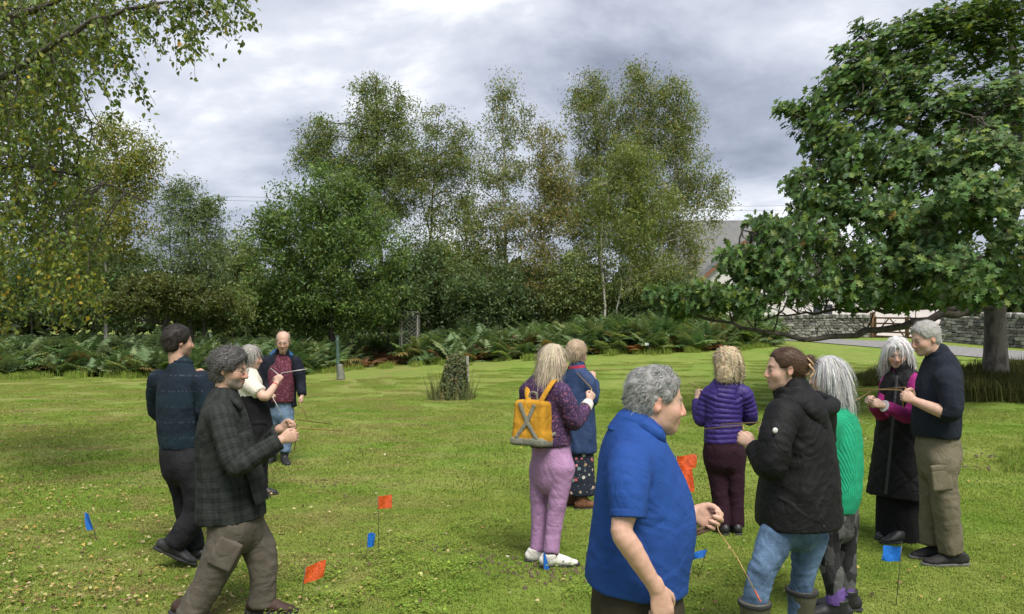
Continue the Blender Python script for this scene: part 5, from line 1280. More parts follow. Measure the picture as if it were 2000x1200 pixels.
            mixin(.4 * np.exp(-(((y - .031) / .022) ** 2 + ((z + .004) / .016) ** 2)) * (x > .05) * hd, s.skin * .55)
            return np.clip(C, .004, 1)
        return s.emit('body', s.body, SKIN, col=col, smooth=0)
    # ---- hair: a sculpted mass with locks of strands over it
    def hair(s, style, cols, wts, n=1400, thick=.014, length=.05, width=.0035, curl=.0, lift=.25, front=.062, low=-.02, extra=None, flow=None, seed=1, fringe=0., bald=None, h=None, rough=.005, mass=None, back_low=-.075, ear_cut=True, gravity=.0):
        c, R, sc = s.hc, s.hR, s.hs; g = lambda *p: c + R @ (np.array(p) * sc); r = np.random.default_rng(seed); H = SDF((h or max(.0045, s.h * 1.2)) * 1.15); S_ = lambda v: np.array(v) * sc
        H.ell(g(-.014, 0, .038), S_((.097 + thick, .074 + thick, .086 + thick)), R, .02)
        if back_low < -.03: H.ell(g(-.040, 0, back_low + .045), S_((.062 + thick * .4, .062 + thick * .5, .055)), R, .03)
        # carve the face: everything in front of the hairline and below it
        if mass: mass(H, g, S_, R)
        H.ell(g(.118, 0, -.050), S_((.088 + .25 * (front - .062), .105, .135 + fringe)), R, .030, -1)
        if ear_cut:
            for y in (-1, 1): H.ell(g(.014, y * .088, low - .030), S_((.038, .034, .046)), R, .012, -1)
        H.half(g(0, 0, back_low - .01), R @ np.array([.25, 0, -1.])) if not mass else None
        if bald is not None: H.ell(g(*bald[:3]), S_(bald[3:6]), R, .01, -1)
        V, F = H.mesh(); N_ = vnormals(V, F); V = V + N_ * (rough * 3 * (fbm(((V - c) @ R) * np.array([38, 38, 30]) / sc, seed, 3) - .5))[:, None]
        cp = np.array(cols); nz_ = vnoise(V * 45, seed + 4)[:, None]; Cm = (cp[0] * .6 + cp.mean(0) * .4) * (.68 + .34 * nz_)
        k = r.choice(len(V), int(n * 1.1), replace=True); root = V[k]; nr = N_[k]
        l = ((root - c) @ R) / sc
        oh = (root - c) * np.array([1, 1, 0]); oh = nrm(oh + 1e-4)
        if flow == 'down': fl = np.tile(np.array([0, 0, -1.]), (len(k), 1)) + oh * (1.3 * np.clip(nr[:, 2:3], 0, 1)) + (R @ np.array([-.5, 0, 0])) * np.clip(nr[:, 2:3], 0, 1)
        elif flow == 'back': fl = np.tile(R @ np.array([-1., 0, -.05]), (len(k), 1)) + (R @ np.array([0, 0, -1.])) * np.clip(-l[:, 0:1] * 6, 0, .6)
        elif flow == 'side': fl = np.tile(np.array([0, 0, -1.]), (len(k), 1)) + (R[:, 1] * 1.3)[None] * np.sign(l[:, 1:2] + .015) * np.clip(nr[:, 2:3], 0, 1) + (R @ np.array([-.25, 0, 0]))
        else: fl = np.tile(R @ np.array([-.75, 0, -.55]), (len(k), 1)) + oh * (.5 * np.clip(nr[:, 2:3], 0, 1)) + r.standard_normal((len(k), 3)) * .28
        fl = fl - nr * (fl * nr).sum(1)[:, None]; fl = nrm(fl + r.standard_normal((len(k), 3)) * .16)
        lift = lift + .8 * (r.random(len(k)) < .05)
        m_ = 5; ln = length * sc * (.55 + .8 * r.random(len(k))); st = ln / (m_ - 1); P = np.zeros((len(k), m_, 3)); P[:, 0] = root - nr * .004; ph = r.uniform(0, 6.28, len(k)); fr = r.uniform(.8, 1.3, len(k)) * 6.28 / (.034 * sc); bi = np.cross(nr, fl)
        for i in range(1, m_):
            q = i / (m_ - 1); dd = fl + nr * (lift * (1 - 1.5 * q))[..., None] if np.ndim(lift) else fl + nr * lift * (1 - 1.5 * q); dd = nrm(dd + np.array([0, 0, -gravity * q]))
            P[:, i] = P[:, i - 1] + dd * st[:, None]
            if flow in ('down', 'side'): dn = nrm(P[:, i] - root + 1e-5); fl = nrm(fl + np.array([0, 0, -.55]) * (nr[:, 2:3] > -.2) + 0 * dn)
        if curl:
            q = np.linspace(0, 1, m_)[None, :] * ln[:, None]; P = P + curl * sc * np.clip(np.linspace(0, 1, m_) * 2.2, 0, 1)[None, :, None] * (np.sin(fr[:, None] * q + ph[:, None])[..., None] * bi[:, None] + np.cos(fr[:, None] * q + ph[:, None])[..., None] * nr[:, None])
        wv = np.cross(np.gradient(P, axis=1), nr[:, None]); wv = nrm(wv) * (width * sc * .36 * (.6 + .8 * r.random(len(k))))[:, None, None] * np.linspace(1, .25, m_)[None, :, None]
        A = np.stack([P + wv, P - wv], 2).reshape(-1, 3); o = (np.arange(len(k)) * m_ * 2)[:, None] + np.arange(m_ - 1)[None] * 2; o = o.reshape(-1); Fs = np.stack([o, o + 1, o + 3, o + 2], -1) + len(V)
        cs = np.repeat(pal(len(k), list(np.array(cols) * .72 + np.average(np.array(cols), axis=0, weights=wts) * .28), wts, .09, r), m_ * 2, 0)
        me = mesh_np('hair', np.concatenate([V, A]) - s.base, np.concatenate([F, Fs]), True, col=np.concatenate([Cm, cs]), mats=[HAIR]); return obj('hair', me, s.root)
    # ---- clothes
    def garment(s, name, mat, h=None, disp=None, **kw): 
        return _G(s, name, mat, (h or s.h) * (1.72 if not h else 1.2 if h >= .005 else 1), disp, kw)
    def shoe(s, ankle, yaw, length=.27, mat=None, sole=None, pitch=0., boot=0., w=.048, name='shoe', lift=None, toe=.03, boot_r=.055, sole_t=.022, trim=None):
        """ankle: world point above the foot; stands on the ground unless lift gives the sole height"""
        R = axes(yaw, pitch); a = np.array(ankle, float); z0 = float(gz(a[0], a[1])) if lift is None else lift; o = np.array([a[0], a[1], z0]); g = lambda *p: o + R @ np.array(p); k = length / .27
        H = SDF(max(.006, s.h * 1.25)); Lv = R[:, 1]
        H.tube([g(-.062 * k, 0, .048), g(0, 0, .058), g(.07 * k, 0, .045), g(.135 * k, 0, .030), g(.178 * k, 0, .020 + .25 * toe)], [(.034, .040), (.037, .050), (.043 * w / .048, .040), (.045 * w / .048, .028), (.030, .018)], .02, L=Lv)
        top = boot if boot else .105
        H.tube([g(-.012, 0, .05), g(-.015, 0, top)], (.042, boot_r if boot else .043), .03, flat=(0, 1), sub=1); H.half(g(0, 0, sole_t * .6), R @ np.array([0, 0, -1.]))
        so_ = s.emit(name, H, mat, folds(.0022, seed=5, freq=16))
        H = SDF(max(.007, s.h * 1.3)); H.tube([g(-.066 * k, 0, .012), g(0, 0, .012), g(.10 * k, 0, .012), g(.182 * k, 0, .014 + .2 * toe)], [(.037, .05), (.038, .05), (.049 * w / .048, .05), (.032, .05)], .01, L=Lv); H.half(g(0, 0, sole_t), R @ np.array([0, 0, 1.])); H.half(g(0, 0, .0), R @ np.array([0, 0, -1.])); s.emit('sole', H, sole, None, so_)
        return so_
class _G:
    def __init__(s, p, name, mat, h, disp, kw): s.p, s.name, s.mat, s.disp, s.kw = p, name, mat, disp, kw; s.S = SDF(h)
    def torso(s, rings, k=.02, flat=(1, 0), sub=3, L=None): s.S.tube([s.p.J(*r[:3]) for r in rings], [r[3:5] for r in rings], k, L=s.p.L if L is None else L, flat=flat, sub=sub); return s
    def limb(s, pts, rs, k=.045, flat=(0, 1), sub=3): s.S.tube(s.p.pts(pts), rs, k, flat=flat, sub=sub); return s
    def raw(s, pts, rs, k=.02, **kw): s.S.tube(pts, rs, k, **kw); return s
    def done(s, **kw): return s.p.emit(s.name, s.S, s.mat, s.disp, **{**s.kw, **kw})
def sphere_np(nu, nv):
    V = [[0, 0, 1.]]; 
    for i in range(1, nv):
        th = math.pi * i / nv
        for j in range(nu): ph = 2 * math.pi * j / nu; V.append([math.sin(th) * math.cos(ph), math.sin(th) * math.sin(ph), math.cos(th)])
    V.append([0, 0, -1.]); F, T = [], []
    for j in range(nu):
        T.append([0, 1 + j, 1 + (j + 1) % nu]); b = 1 + (nv - 2) * nu; T.append([len(V) - 1, b + (j + 1) % nu, b + j])
        for i in range(nv - 2): a = 1 + i * nu; F.append([a + j, a + nu + j, a + nu + (j + 1) % nu, a + (j + 1) % nu])
    return np.array(V), np.array(F), np.array(T)
def up(): return np.array([0, 0, 1.])
BRASS = NT('brass_rod').pbr((.36, .22, .085), .38, Metallic=.55); STEEL = NT('steel_rod').pbr((.45, .44, .42), .4, Metallic=.5)
def rod(label, hand, tip, handle=.13, mat=None, hdir=(0, 0, 1), r=.0032):
    r = r * 1.0
    """L-shaped dowsing rod: handle through the fist, long arm to the tip"""
    hand, tip = np.array(hand, float), np.array(tip, float); hd = nrm(hdir); top = hand + hd * .045; a = nrm(tip - top)
    P = np.array([hand - hd * (handle - .045), hand, top - hd * .012, top + a * .012, (top + tip) / 2, tip]); V, F, T = tubes_np([(P, r)], 6)
    return obj('dowsing_rod', mesh_np('dowsing_rod', V - hand, [F, T], True, mats=[mat or BRASS]), None, label, 'dowsing rod', 'dowsing rods', None, tuple(hand))
# ------------------------------------------------------------------ the twelve people
RUB = simple('rubber_sole', (.02, .02, .021), .8, .2, 30); BLK = simple('black_leather', (.018, .018, .019), .5, .3, 40, .3)
def plaid_man():
    p = Person('man in dark plaid shirt and grey trousers striding right, holding two rods', 4.4, 450, 0, .0055)
    p.head(450, 722, 0, yaw=-4, pitch=7, sc=.95, beard=.75, brow=(.07, .06, .055), neck=(440, 776, 0), neck_r=.056, glasses=True, beard_c=(.22, .21, .2), nose=1.15)
    p.hair('short', [(.040, .037, .035), (.095, .09, .086), (.24, .235, .23)], (4, 4, 2.2), 2600, .024, .050, .004, .006, .5, front=.03, seed=3, rough=.012, low=-.005, fringe=-.012, back_low=-.085)
    rs = p.J(430, 815, -.185); re = p.J(464, 908, -.27); rw = p.J(549, 860, -.16); ls = p.J(442, 808, .18); le = p.J(492, 900, .2); lw = p.J(549, 838, .0)
    p.arm([rs, re, rw], (.022, .022, .027)); p.arm([ls, le, lw], (.022, .022, .027))
    gr = p.hand(rw, (1, .1, .28), (0, 1, 0), (-.2, 0, 1)); gl = p.hand(lw, (1, .05, .2), (0, -1, 0), (-.2, 0, 1))
    p.spine((452, 985, 0), ([(463, 1040, -.09), (425, 1110, -.1), (372, 1180, -.1)], [(480, 1030, .09), (515, 1084, .08), (510, 1175, .08)])); p.finish_body()
    SH = cloth('plaid_shirt', (.05, .052, .05), pattern='plaid')
    jf = [(re, .10, .010, rw - rs), ((rs + re) / 2, .12, .006, re - rs), (rs * .75 + p.J(440, 860, 0) * .25, .12, .008, (1, 0, 1)), (p.J(470, 960, -.1), .16, .007, (1, 0, .6))]
    g = p.garment('shirt', SH, disp=folds(.007, jf, 11, 7.))
    g.torso([(452, 1012, 0, .205, .195), (449, 975, 0, .20, .19), (446, 930, 0, .195, .175), (441, 885, 0, .195, .16), (437, 845, 0, .20, .145), (436, 812, 0, .19, .118), (437, 790, 0, .125, .095), (438, 776, 0, .08, .078)])
    g.limb([(430, 815, -.185), (445, 862, -.24), (464, 908, -.27), (508, 884, -.22), (546, 862, -.165)], (.074, .068, .062, .055, .046)); g.limb([(442, 808, .18), (465, 860, .2), (492, 900, .2), (520, 872, .1), (546, 841, .01)], (.072, .066, .06, .052, .044)); so_ = g.done()
    gp = p.J(470, 975, 0)
    c = p.garment('collar', SH, .005, folds(.003, seed=4)); c.raw([p.J(436, 786, 0), p.J(439, 768, 0)], [(.078, .078), (.070, .070)], L=p.L, flat=(1, 1), sub=1); c.limb([(448, 775, -.055), (466, 792, -.075), (470, 802, -.07)], (.014, .016, .008), .02, (0, 0)); c.done(parent=so_)
    # open shirt front: a loose tail swinging forward, cuff, pocket flap
    c = p.garment('shirt_front', SH, .006, folds(.004, seed=6)); c.raw([p.J(478, 850, -.04), p.J(498, 920, -.05), p.J(512, 980, -.05)], [(.10, .02), (.12, .022), (.10, .016)], L=p.L, flat=(0, 1)); c.done(parent=so_)
    TR = cloth('grey_trousers', (0.0978, 0.0850, 0.0680), var=.2)
    kn = p.J(425, 1108, -.1); kf = p.J(515, 1084, .08)
    t_ = p.garment('trousers', TR, disp=folds(.007, [(kn, .15, .009, kn - p.J(455, 1020, -.1)), (kf, .15, .010, (0, 0, 1)), (p.J(375, 1185, -.1), .12, .008, (-.4, 0, -1)), (p.J(512, 1160, .08), .12, .009, (0, 0, 1)), (p.J(465, 1010, 0), .14, .006, (1, 0, .3))], 21, 6.))
    t_.torso([(462, 1035, 0, .16, .14), (458, 1000, 0, .17, .15), (455, 972, 0, .155, .135)], flat=(0, 1)); t_.limb([(452, 1030, -.085), (432, 1085, -.1), (404, 1145, -.1), (368, 1205, -.1)], (.112, .098, .085, .080)); t_.limb([(482, 1028, .085), (510, 1082, .08), (514, 1130, .08), (510, 1184, .08)], (.105, .092, .078, .074)); tr = t_.done()
    pk = p.garment('pocket', TR, .006, folds(.003, seed=8)); q = p.J(440, 1082, -.185); pk.S.box(q, (.07, .014, .085), axes(10, 28), .012); pk.done(parent=tr)
    SHOE = cloth('brown_shoe', (.05, .03, .025), .6)
    p.shoe(p.J(512, 1190, .08), 0, .28, SHOE, RUB); p.shoe(p.J(362, 1215, -.1), 0, .28, SHOE, RUB, pitch=18, lift=.04)
    rod('brass rod held in the near fist of the plaid-shirted man', gr(.09, .0, .03), p.J(669, 842, .05), hdir=(.1, .1, 1)); rod('brass rod held in the far fist of the plaid-shirted man', gl(.09, .0, .03), p.J(649, 829, .5), hdir=(.1, 0, 1))
def fleece_man():
    p = Person('man in dark navy patterned fleece seen from behind, walking away at left', 5.4, 350, 52, .0065)
    p.head(349, 668, 0, yaw=42, pitch=2, sc=.93, brow=(.03, .025, .02), neck=(352, 722, 0), beard=.4, beard_c=(.12, .1, .09), neck_r=.057)
    p.hair('short', [(.022, .018, .016), (.035, .028, .024), (.055, .045, .04)], (3, 3, 1), 1500, .017, .045, .004, .002, .3, seed=5, rough=.006, back_low=-.085)
    rs = p.J(396, 746, -.10); re = p.J(404, 806, -.08); rw = p.J(424, 770, .22); ls = p.J(310, 742, .11); le = p.J(312, 806, .26); lw = p.J(380, 742, .42)
    p.arm([rs, re, rw], (.022, .022, .027)); p.arm([ls, le, lw], (.022, .022, .027)); p.hand(rw, (.5, .7, .4), (-.7, .5, 0), up()); gl = p.hand(lw, (.5, .4, .7), (.6, -.5, 0), (-.3, -.2, 1))
    p.spine((354, 870, 0), ([(345, 900, .07), (362, 985, .1), (377, 1075, .1)], [(368, 900, -.07), (385, 990, -.05), (342, 1060, -.1)])); p.finish_body()
    FL = cloth('navy_fleece', (0.0110, 0.0180, 0.0290), .95, .2, 200, .4, 'bands', .0); FL2 = cloth('navy_fleece_trim', (0.0084, 0.0132, 0.0228), .95)
    g = p.garment('fleece_jacket', FL, disp=folds(.007, [(re, .1, .008, re - rs), (p.J(350, 850, 0), .16, .007, (0, 0, 1)), (rs, .1, .006, (1, 0, 1)), (ls, .1, .006, (-1, 0, 1))], 31, 6.))
    g.torso([(353, 876, 0, .165, .135), (352, 845, 0, .175, .14), (350, 805, 0, .19, .14), (350, 770, 0, .20, .13), (352, 744, 0, .175, .105), (353, 724, 0, .10, .085), (354, 714, 0, .078, .072)])
    g.limb([(396, 746, -.1), (403, 778, -.1), (404, 806, -.08), (416, 786, .1), (424, 770, .22)], (.078, .072, .066, .058, .048)); g.limb([(310, 742, .11), (306, 776, .2), (312, 806, .26), (348, 772, .36), (378, 744, .42)], (.078, .072, .066, .056, .046)); f_ = g.done()
    c = p.garment('collar', FL2, .006); c.raw([p.J(353, 728, 0), p.J(356, 704, 0)], [(.085, .08), (.076, .074)], L=p.L, flat=(0, 1), sub=1); c.done(parent=f_)
    TR = cloth('charcoal_trousers', (0.0136, 0.0136, 0.0161), var=.25); kr = p.J(385, 990, -.05)
    t_ = p.garment('trousers', TR, disp=folds(.007, [(kr, .14, .008, (0, 0, 1)), (p.J(370, 1040, .1), .16, .008, (0, 0, 1)), (p.J(350, 1045, -.08), .12, .008, (-.5, 0, -1))], 41, 6.))
    t_.torso([(356, 915, 0, .15, .13), (354, 885, 0, .165, .14), (353, 866, 0, .15, .125)], flat=(0, 1)); t_.limb([(345, 905, .075), (356, 950, .1), (366, 1000, .1), (376, 1072, .1)], (.10, .09, .08, .078)); t_.limb([(368, 905, -.075), (384, 960, -.05), (382, 1000, -.05), (358, 1040, -.08), (338, 1064, -.1)], (.105, .095, .085, .08, .078)); t_.done()
    p.shoe(p.J(376, 1080, .1), 18, .29, BLK, RUB, w=.052); p.shoe(p.J(326, 1080, -.1), 12, .29, BLK, RUB, pitch=27, lift=.115, w=.052)
def cream_woman():
    p = Person('grey-haired woman in black waistcoat and cream T-shirt raising crossed rods, half hidden', 7.6, 495, 25, .0075, skin=(.54, .36, .28))
    p.head(490, 699, 0, yaw=15, pitch=5, sc=.98, neck=(488, 728, 0), neck_r=.05, brow=(.25, .22, .2))
    def mass(H, g, S_, R):
        H.tube([g(-.05, 0, .02), g(-.075, 0, -.08), g(-.07, 0, -.16)], [(.085, .05), (.085, .045), (.07, .035)], .03, L=R[:, 1])
    p.hair('long', [(.30, .28, .26), (.42, .40, .38), (.20, .185, .17)], (3, 2, 2), 1300, .016, .11, .006, .002, .08, flow='down', mass=mass, seed=6, low=-.05, ear_cut=False)
    rs = p.J(489, 752, -.14); re = p.J(519, 775, -.2); rw = p.J(540, 749, -.05); ls = p.J(492, 748, .14); le = p.J(512, 778, .2); lw = p.J(538, 752, .08)
    p.arm([rs, p.J(504, 764, -.17), re, rw], (.05, .05, .045, .029)); p.arm([ls, le, lw], (.05, .045, .029)); gr = p.hand(rw, (.45, .1, .85), (0, 1, 0), (-.6, 0, .5)); gl = p.hand(lw, (.45, .1, .85), (0, -1, 0), (-.6, 0, .5))
    p.spine((498, 862, 0), ([(490, 890, -.08), (490, 930, -.08), (490, 962, -.08)], [(503, 890, .08), (505, 930, .08), (506, 960, .08)])); p.finish_body()
    VS = cloth('black_waistcoat', (0.0084, 0.0084, 0.0096), var=.3); TS = cloth('cream_tshirt', (.62, .58, .50), var=.08)
    g = p.garment('tshirt', TS, disp=folds(.005, seed=51)); g.torso([(495, 830, 0, .15, .12), (492, 775, 0, .155, .125), (489, 750, 0, .165, .12), (488, 735, 0, .12, .09), (488, 727, 0, .07, .066)]); g.limb([(487, 750, -.135), (497, 758, -.16), (508, 768, -.185)], (.075, .074, .07)); g.limb([(491, 748, .135), (500, 760, .16), (507, 772, .185)], (.07, .066, .062)); g.done()
    g = p.garment('waistcoat', VS, disp=folds(.008, seed=52)); g.torso([(500, 866, 0, .195, .17), (500, 830, 0, .185, .165), (497, 795, 0, .172, .148), (493, 765, 0, .150, .135), (489, 742, 0, .100, .120), (488, 730, 0, .07, .08)]); v_ = g.done()
    k = p.garment('pocket', VS, .007); k.S.box(p.J(508, 826, -.155), (.07, .012, .02), axes(20), .008); k.S.box(p.J(508, 841, -.15), (.065, .010, .075), axes(20), .008); k.done(parent=v_)
    t_ = p.garment('trousers', cloth('dark_trousers', (0.0140, 0.0147, 0.0175)), disp=folds(.006, seed=53)); t_.torso([(499, 885, 0, .15, .13), (499, 855, 0, .16, .14)], flat=(0, 1), sub=1); t_.limb([(490, 885, -.08), (490, 930, -.08), (490, 964, -.08)], (.10, .085, .08)); t_.limb([(505, 885, .08), (506, 930, .08), (507, 962, .08)], (.10, .085, .08)); t_.done()
    p.shoe(p.J(490, 962, -.08), 10, .25, BLK, RUB); p.shoe(p.J(506, 960, .08), 10, .25, BLK, RUB)
    wb = p.garment('wristband', cloth('red_band', (.45, .03, .04)), .004); d_ = nrm(rw - re); wb.raw([rw - d_ * .035, rw - d_ * .02], (.034, .033), flat=(1, 1), sub=1); wb.done()
    rod('steel rod pointing left from the raised fists of the cream T-shirt woman', gl(.075, 0, .03), p.J(528, 719, .1), mat=STEEL, hdir=(.1, 0, 1), r=.0045); rod('steel rod pointing right from the raised fists of the cream T-shirt woman', gr(.075, 0, .03), p.J(600, 721, .0), mat=STEEL, hdir=(.1, 0, 1), r=.0045)
def bald_man():
    p = Person('balding man with glasses in open navy jacket and maroon jumper facing the camera', 9.8, 548, -82, .0085, skin=(.55, .365, .285))
    p.head(553, 668, -.05, yaw=-78, pitch=14, sc=1.1, neck=(551, 700, 0), neck_r=.055, glasses=True, brow=(.3, .22, .17))
    p.hair('short', [(.33, .25, .18), (.42, .34, .27)], (2, 1), 700, .007, .03, .006, .0, .1, seed=7, bald=(.045, 0, .10, .11, .062, .085), rough=.003)
    ls = p.J(577, 706, -.02); le = p.J(588, 748, -.02); lw = p.J(590, 774, -.1); rs = p.J(519, 706, .0); re = p.J(509, 750, -.02); rw = p.J(528, 771, -.25)
    p.arm([ls, le, lw], (.022, .022, .027)); p.arm([rs, re, rw], (.022, .022, .027)); gl = p.hand(lw, (.1, -.4, -1), (-1, 0, 0), (0, -1, 0), 'grip'); gr = p.hand(rw, (.8, -.5, 0), (0, -.5, -1), (0, -1, .3), 'grip')
    p.spine((547, 790, 0), ([(536, 812, 0), (533, 852, 0), (531, 889, 0)], [(558, 812, 0), (560, 852, -.05), (556, 885, -.1)])); p.finish_body()
    g = p.garment('jumper', cloth('maroon_jumper', (.085, .022, .035), pattern='knit'), disp=folds(.005, seed=61)); g.torso([(549, 786, -.02, .165, .135), (549, 760, -.02, .17, .14), (549, 730, -.02, .185, .13), (550, 710, 0, .15, .10), (551, 699, 0, .078, .074)]); g.done()
    NJ = cloth('navy_jacket', (0.0104, 0.0130, 0.0221), .8, .25); HD = cloth('blue_lining', (.03, .09, .20), .8)
    g = p.garment('jacket', NJ, disp=folds(.008, [(le, .12, .008, (0, 0, 1))], 62)); g.torso([(546, 795, .02, .225, .15), (546, 765, .02, .215, .148), (546, 735, .02, .215, .14), (547, 712, .01, .19, .115), (550, 698, .01, .10, .09), (551, 690, .01, .088, .085)])
    g.limb([(577, 708, -.02), (584, 730, -.02), (588, 750, -.02), (590, 772, -.09)], (.085, .076, .068, .056)); g.limb([(519, 708, 0), (512, 730, 0), (509, 750, -.02), (524, 768, -.22)], (.085, .076, .068, .056)); g.S.box(p.J(553, 745, -.16), (.105, .13, .42), axes(-82 + 90), .02, .01, -1); j_ = g.done()
    k = p.garment('hood', HD, .008); k.limb([(530, 694, .05), (540, 688, .12), (556, 687, .13), (569, 694, .06)], (.03, .045, .045, .03), .02, (0, 0)); k.done(parent=j_)
    J = cloth('blue_jeans', (.11, .17, .26), pattern='denim'); t_ = p.garment('jeans', J, disp=folds(.006, [(p.J(558, 850, -.05), .12, .008, (0, 0, 1))], 63)); t_.torso([(547, 808, 0, .16, .12), (547, 780, 0, .165, .13)], flat=(0, 1), sub=1); t_.limb([(537, 810, 0), (534, 850, 0), (532, 888, 0)], (.098, .08, .07)); t_.limb([(559, 810, 0), (561, 850, -.05), (556, 884, -.1)], (.098, .08, .07)); t_.done()
    p.shoe(p.J(531, 892, 0), -95, .28, BLK, RUB, boot=.16); p.shoe(p.J(556, 890, -.1), -60, .28, BLK, RUB, boot=.16)
    rod('rod hanging from the left hand of the man in the open navy jacket', gl(.07, 0, .03), p.J(602, 824, -.15), mat=BRASS, hdir=(0, -1, .2), r=.004); rod('rod slanting down from the right hand of the man in the open navy jacket', gr(.07, 0, .03), p.J(553, 815, -.35), mat=STEEL, hdir=(0, -1, .3), r=.004)
def backpack_woman():
    p = Person('woman with long fair hair, purple mohair jumper and lilac trousers, seen from behind', 5.47, 1075, 50, .0065, skin=(.54, .365, .29))
    p.head(1083, 706, 0, yaw=22, pitch=4, sc=.93, neck=(1078, 744, 0), neck_r=.05, brow=(.25, .2, .16))
    def mass(H, g, S_, R):
        H.tube([g(-.05, .0, .03), g(-.085, .01, -.06), g(-.10, .015, -.15), g(-.105, .02, -.215)], [(.088, .055), (.092, .05), (.085, .042), (.05, .025)], .03, L=R[:, 1])
        H.tube([g(-.01, -.078, .02), g(-.02, -.088, -.06), g(-.045, -.085, -.13)], [(.03, .03), (.03, .03), (.025, .02)], .03)
    p.hair('long', [(.44, .37, .27), (.66, .56, .40), (.36, .28, .18), (.56, .50, .42)], (3, 3, 1.4, 2), 1900, .017, .15, .0055, .003, .06, flow='down', mass=mass, seed=8, low=-.05, ear_cut=False)
    rs = p.J(1097, 768, -.12); re = p.J(1122, 826, -.1); rw = p.J(1151, 785, .1); ls = p.J(1032, 764, .12); le = p.J(1044, 824, .36); lw = p.J(1108, 796, .5)
    p.arm([rs, re, rw], (.022, .022, .026)); p.arm([ls, le, lw], (.022, .022, .026)); gr = p.hand(rw, (.45, .35, .8), (-.5, .6, .2), (-.3, -.2, 1), sc=.92); p.hand(lw, (.6, .5, .5), (.4, -.6, 0), up(), sc=.92)
    p.spine((1076, 866, 0), ([(1058, 905, .07), (1052, 990, .06), (1050, 1078, .05)], [(1096, 905, -.07), (1087, 990, -.07), (1077, 1082, -.08)])); p.finish_body()
    JM = cloth('purple_mohair', (0.0520, 0.0280, 0.0680), .95, .25, 120, .6, 'knit', .0)
    g = p.garment('jumper', JM, disp=folds(.005, [(re, .1, .008, re - rs), (p.J(1080, 850, -.1), .12, .006, (0, 0, 1))], 71)); g.torso([(1075, 870, 0, .17, .135), (1071, 835, 0, .162, .13), (1066, 798, 0, .172, .128), (1064, 770, 0, .182, .115), (1068, 752, 0, .15, .095), (1074, 738, 0, .075, .068)])
    g.limb([(1097, 768, -.12), (1112, 798, -.13), (1122, 826, -.1), (1138, 806, .02), (1147, 792, .08)], (.07, .064, .058, .05, .042)); g.limb([(1032, 764, .12), (1032, 796, .26), (1044, 824, .36), (1080, 808, .44), (1104, 797, .49)], (.07, .064, .058, .05, .042)); g.done()
    c = p.garment('cuff', cloth('cream_cuff', (.62, .58, .52)), .005, folds(.003, seed=3)); d_ = nrm(rw - re); c.raw([rw - d_ * .075, rw - d_ * .01], (.047, .040), flat=(1, 1), sub=1); c.done()
    LT = cloth('lilac_trousers', (.36, .205, .36), var=.12)
    t_ = p.garment('trousers', LT, disp=folds(.006, [(p.J(1076, 930, -.1), .14, .006, (1, 0, .8)), (p.J(1086, 1000, -.07), .16, .006, (0, 0, 1)), (p.J(1052, 1000, .06), .16, .006, (0, 0, 1)), (p.J(1076, 1060, -.08), .1, .006, (0, 0, 1))], 72, 6.))
    t_.torso([(1078, 935, 0, .135, .12), (1078, 905, 0, .158, .135), (1077, 880, 0, .150, .128), (1076, 860, 0, .138, .115)], flat=(0, 1)); t_.limb([(1058, 915, .075), (1053, 960, .07), (1052, 1010, .06), (1050, 1076, .05)], (.088, .070, .058, .056)); t_.limb([(1098, 915, -.075), (1092, 960, -.075), (1085, 1010, -.07), (1077, 1079, -.08)], (.090, .071, .059, .056)); t_.done()
    WB = cloth('white_boot', (.62, .60, .55), .6, .08); SK = cloth('black_sock', (.015, .015, .018))
    for a in (p.J(1050, 1085, .05), p.J(1078, 1085, -.08)):
        p.shoe(a, 8, .27, WB, RUB, boot=.10); k = p.garment('sock', SK, .006); k.raw([a * [1, 1, 0] + [0, 0, .07], a * [1, 1, 0] + [0, 0, .17]], (.05, .047), flat=(1, 1), sub=1); k.done()
    rod('brass rod held up by the woman with the yellow backpack', gr(.075, 0, .03), p.J(1127, 729, .9), hdir=(.25, .1, 1), r=.004)
    # ---- backpack, a thing of its own
    b = p.J(1044, 866, -.02); R = axes(50 + 8, 6); c0 = p.J(1040, 824, -.13); root = thing('backpack', b, 'mustard yellow canvas backpack with grey crossed straps worn on a back', 'backpack'); YC = cloth('mustard_canvas', (0.4680, 0.2340, 0.0225), .85, .12); GC = cloth('grey_webbing', (.19, .19, .15), .8)
    def bag(name, fn, mat, h=.0065, disp=None, parent=None):
        H = SDF(h); fn(H); V, F = H.mesh(); uv = H.uvp(V) if H.tubes else np.zeros((len(V), 3))
        if disp is not None: N_ = vnormals(V, F); V = V + N_ * disp(V, N_, uv)[:, None]
        return obj(name, mesh_np(name, V - b, F, True, mats=[mat], uvp=uv), parent or root)
    G_ = lambda x, y, z: c0 + R @ np.array([x, y, z])
    def f(H): H.box(G_(0, 0, 0), (.070, .130, .155), R, .035, .01); H.box(G_(.01, 0, -.11), (.075, .135, .05), R, .03, .02)
    bd = bag('bag_body', f, YC, .0065, folds(.006, seed=4, freq=7.))
    def f(H): H.box(G_(.0, 0, -.142), (.080, .140, .030), R, .02, .01)
    bag('base_panel', f, GC, .0065, folds(.003, seed=5), bd)
    def f(H):
        H.tube([G_(-.073, .075, .13), G_(-.079, .0, .0), G_(-.076, -.085, -.12)], [(.016, .005)] * 3, .004, L=R[:, 1]); H.tube([G_(-.073, -.05, -.12 + .24), G_(-.079, .0, .0), G_(-.076, .085, -.12)], [(.016, .005)] * 3, .004, L=R[:, 1])
    bag('crossed_strap', f, GC, .004, None, bd)
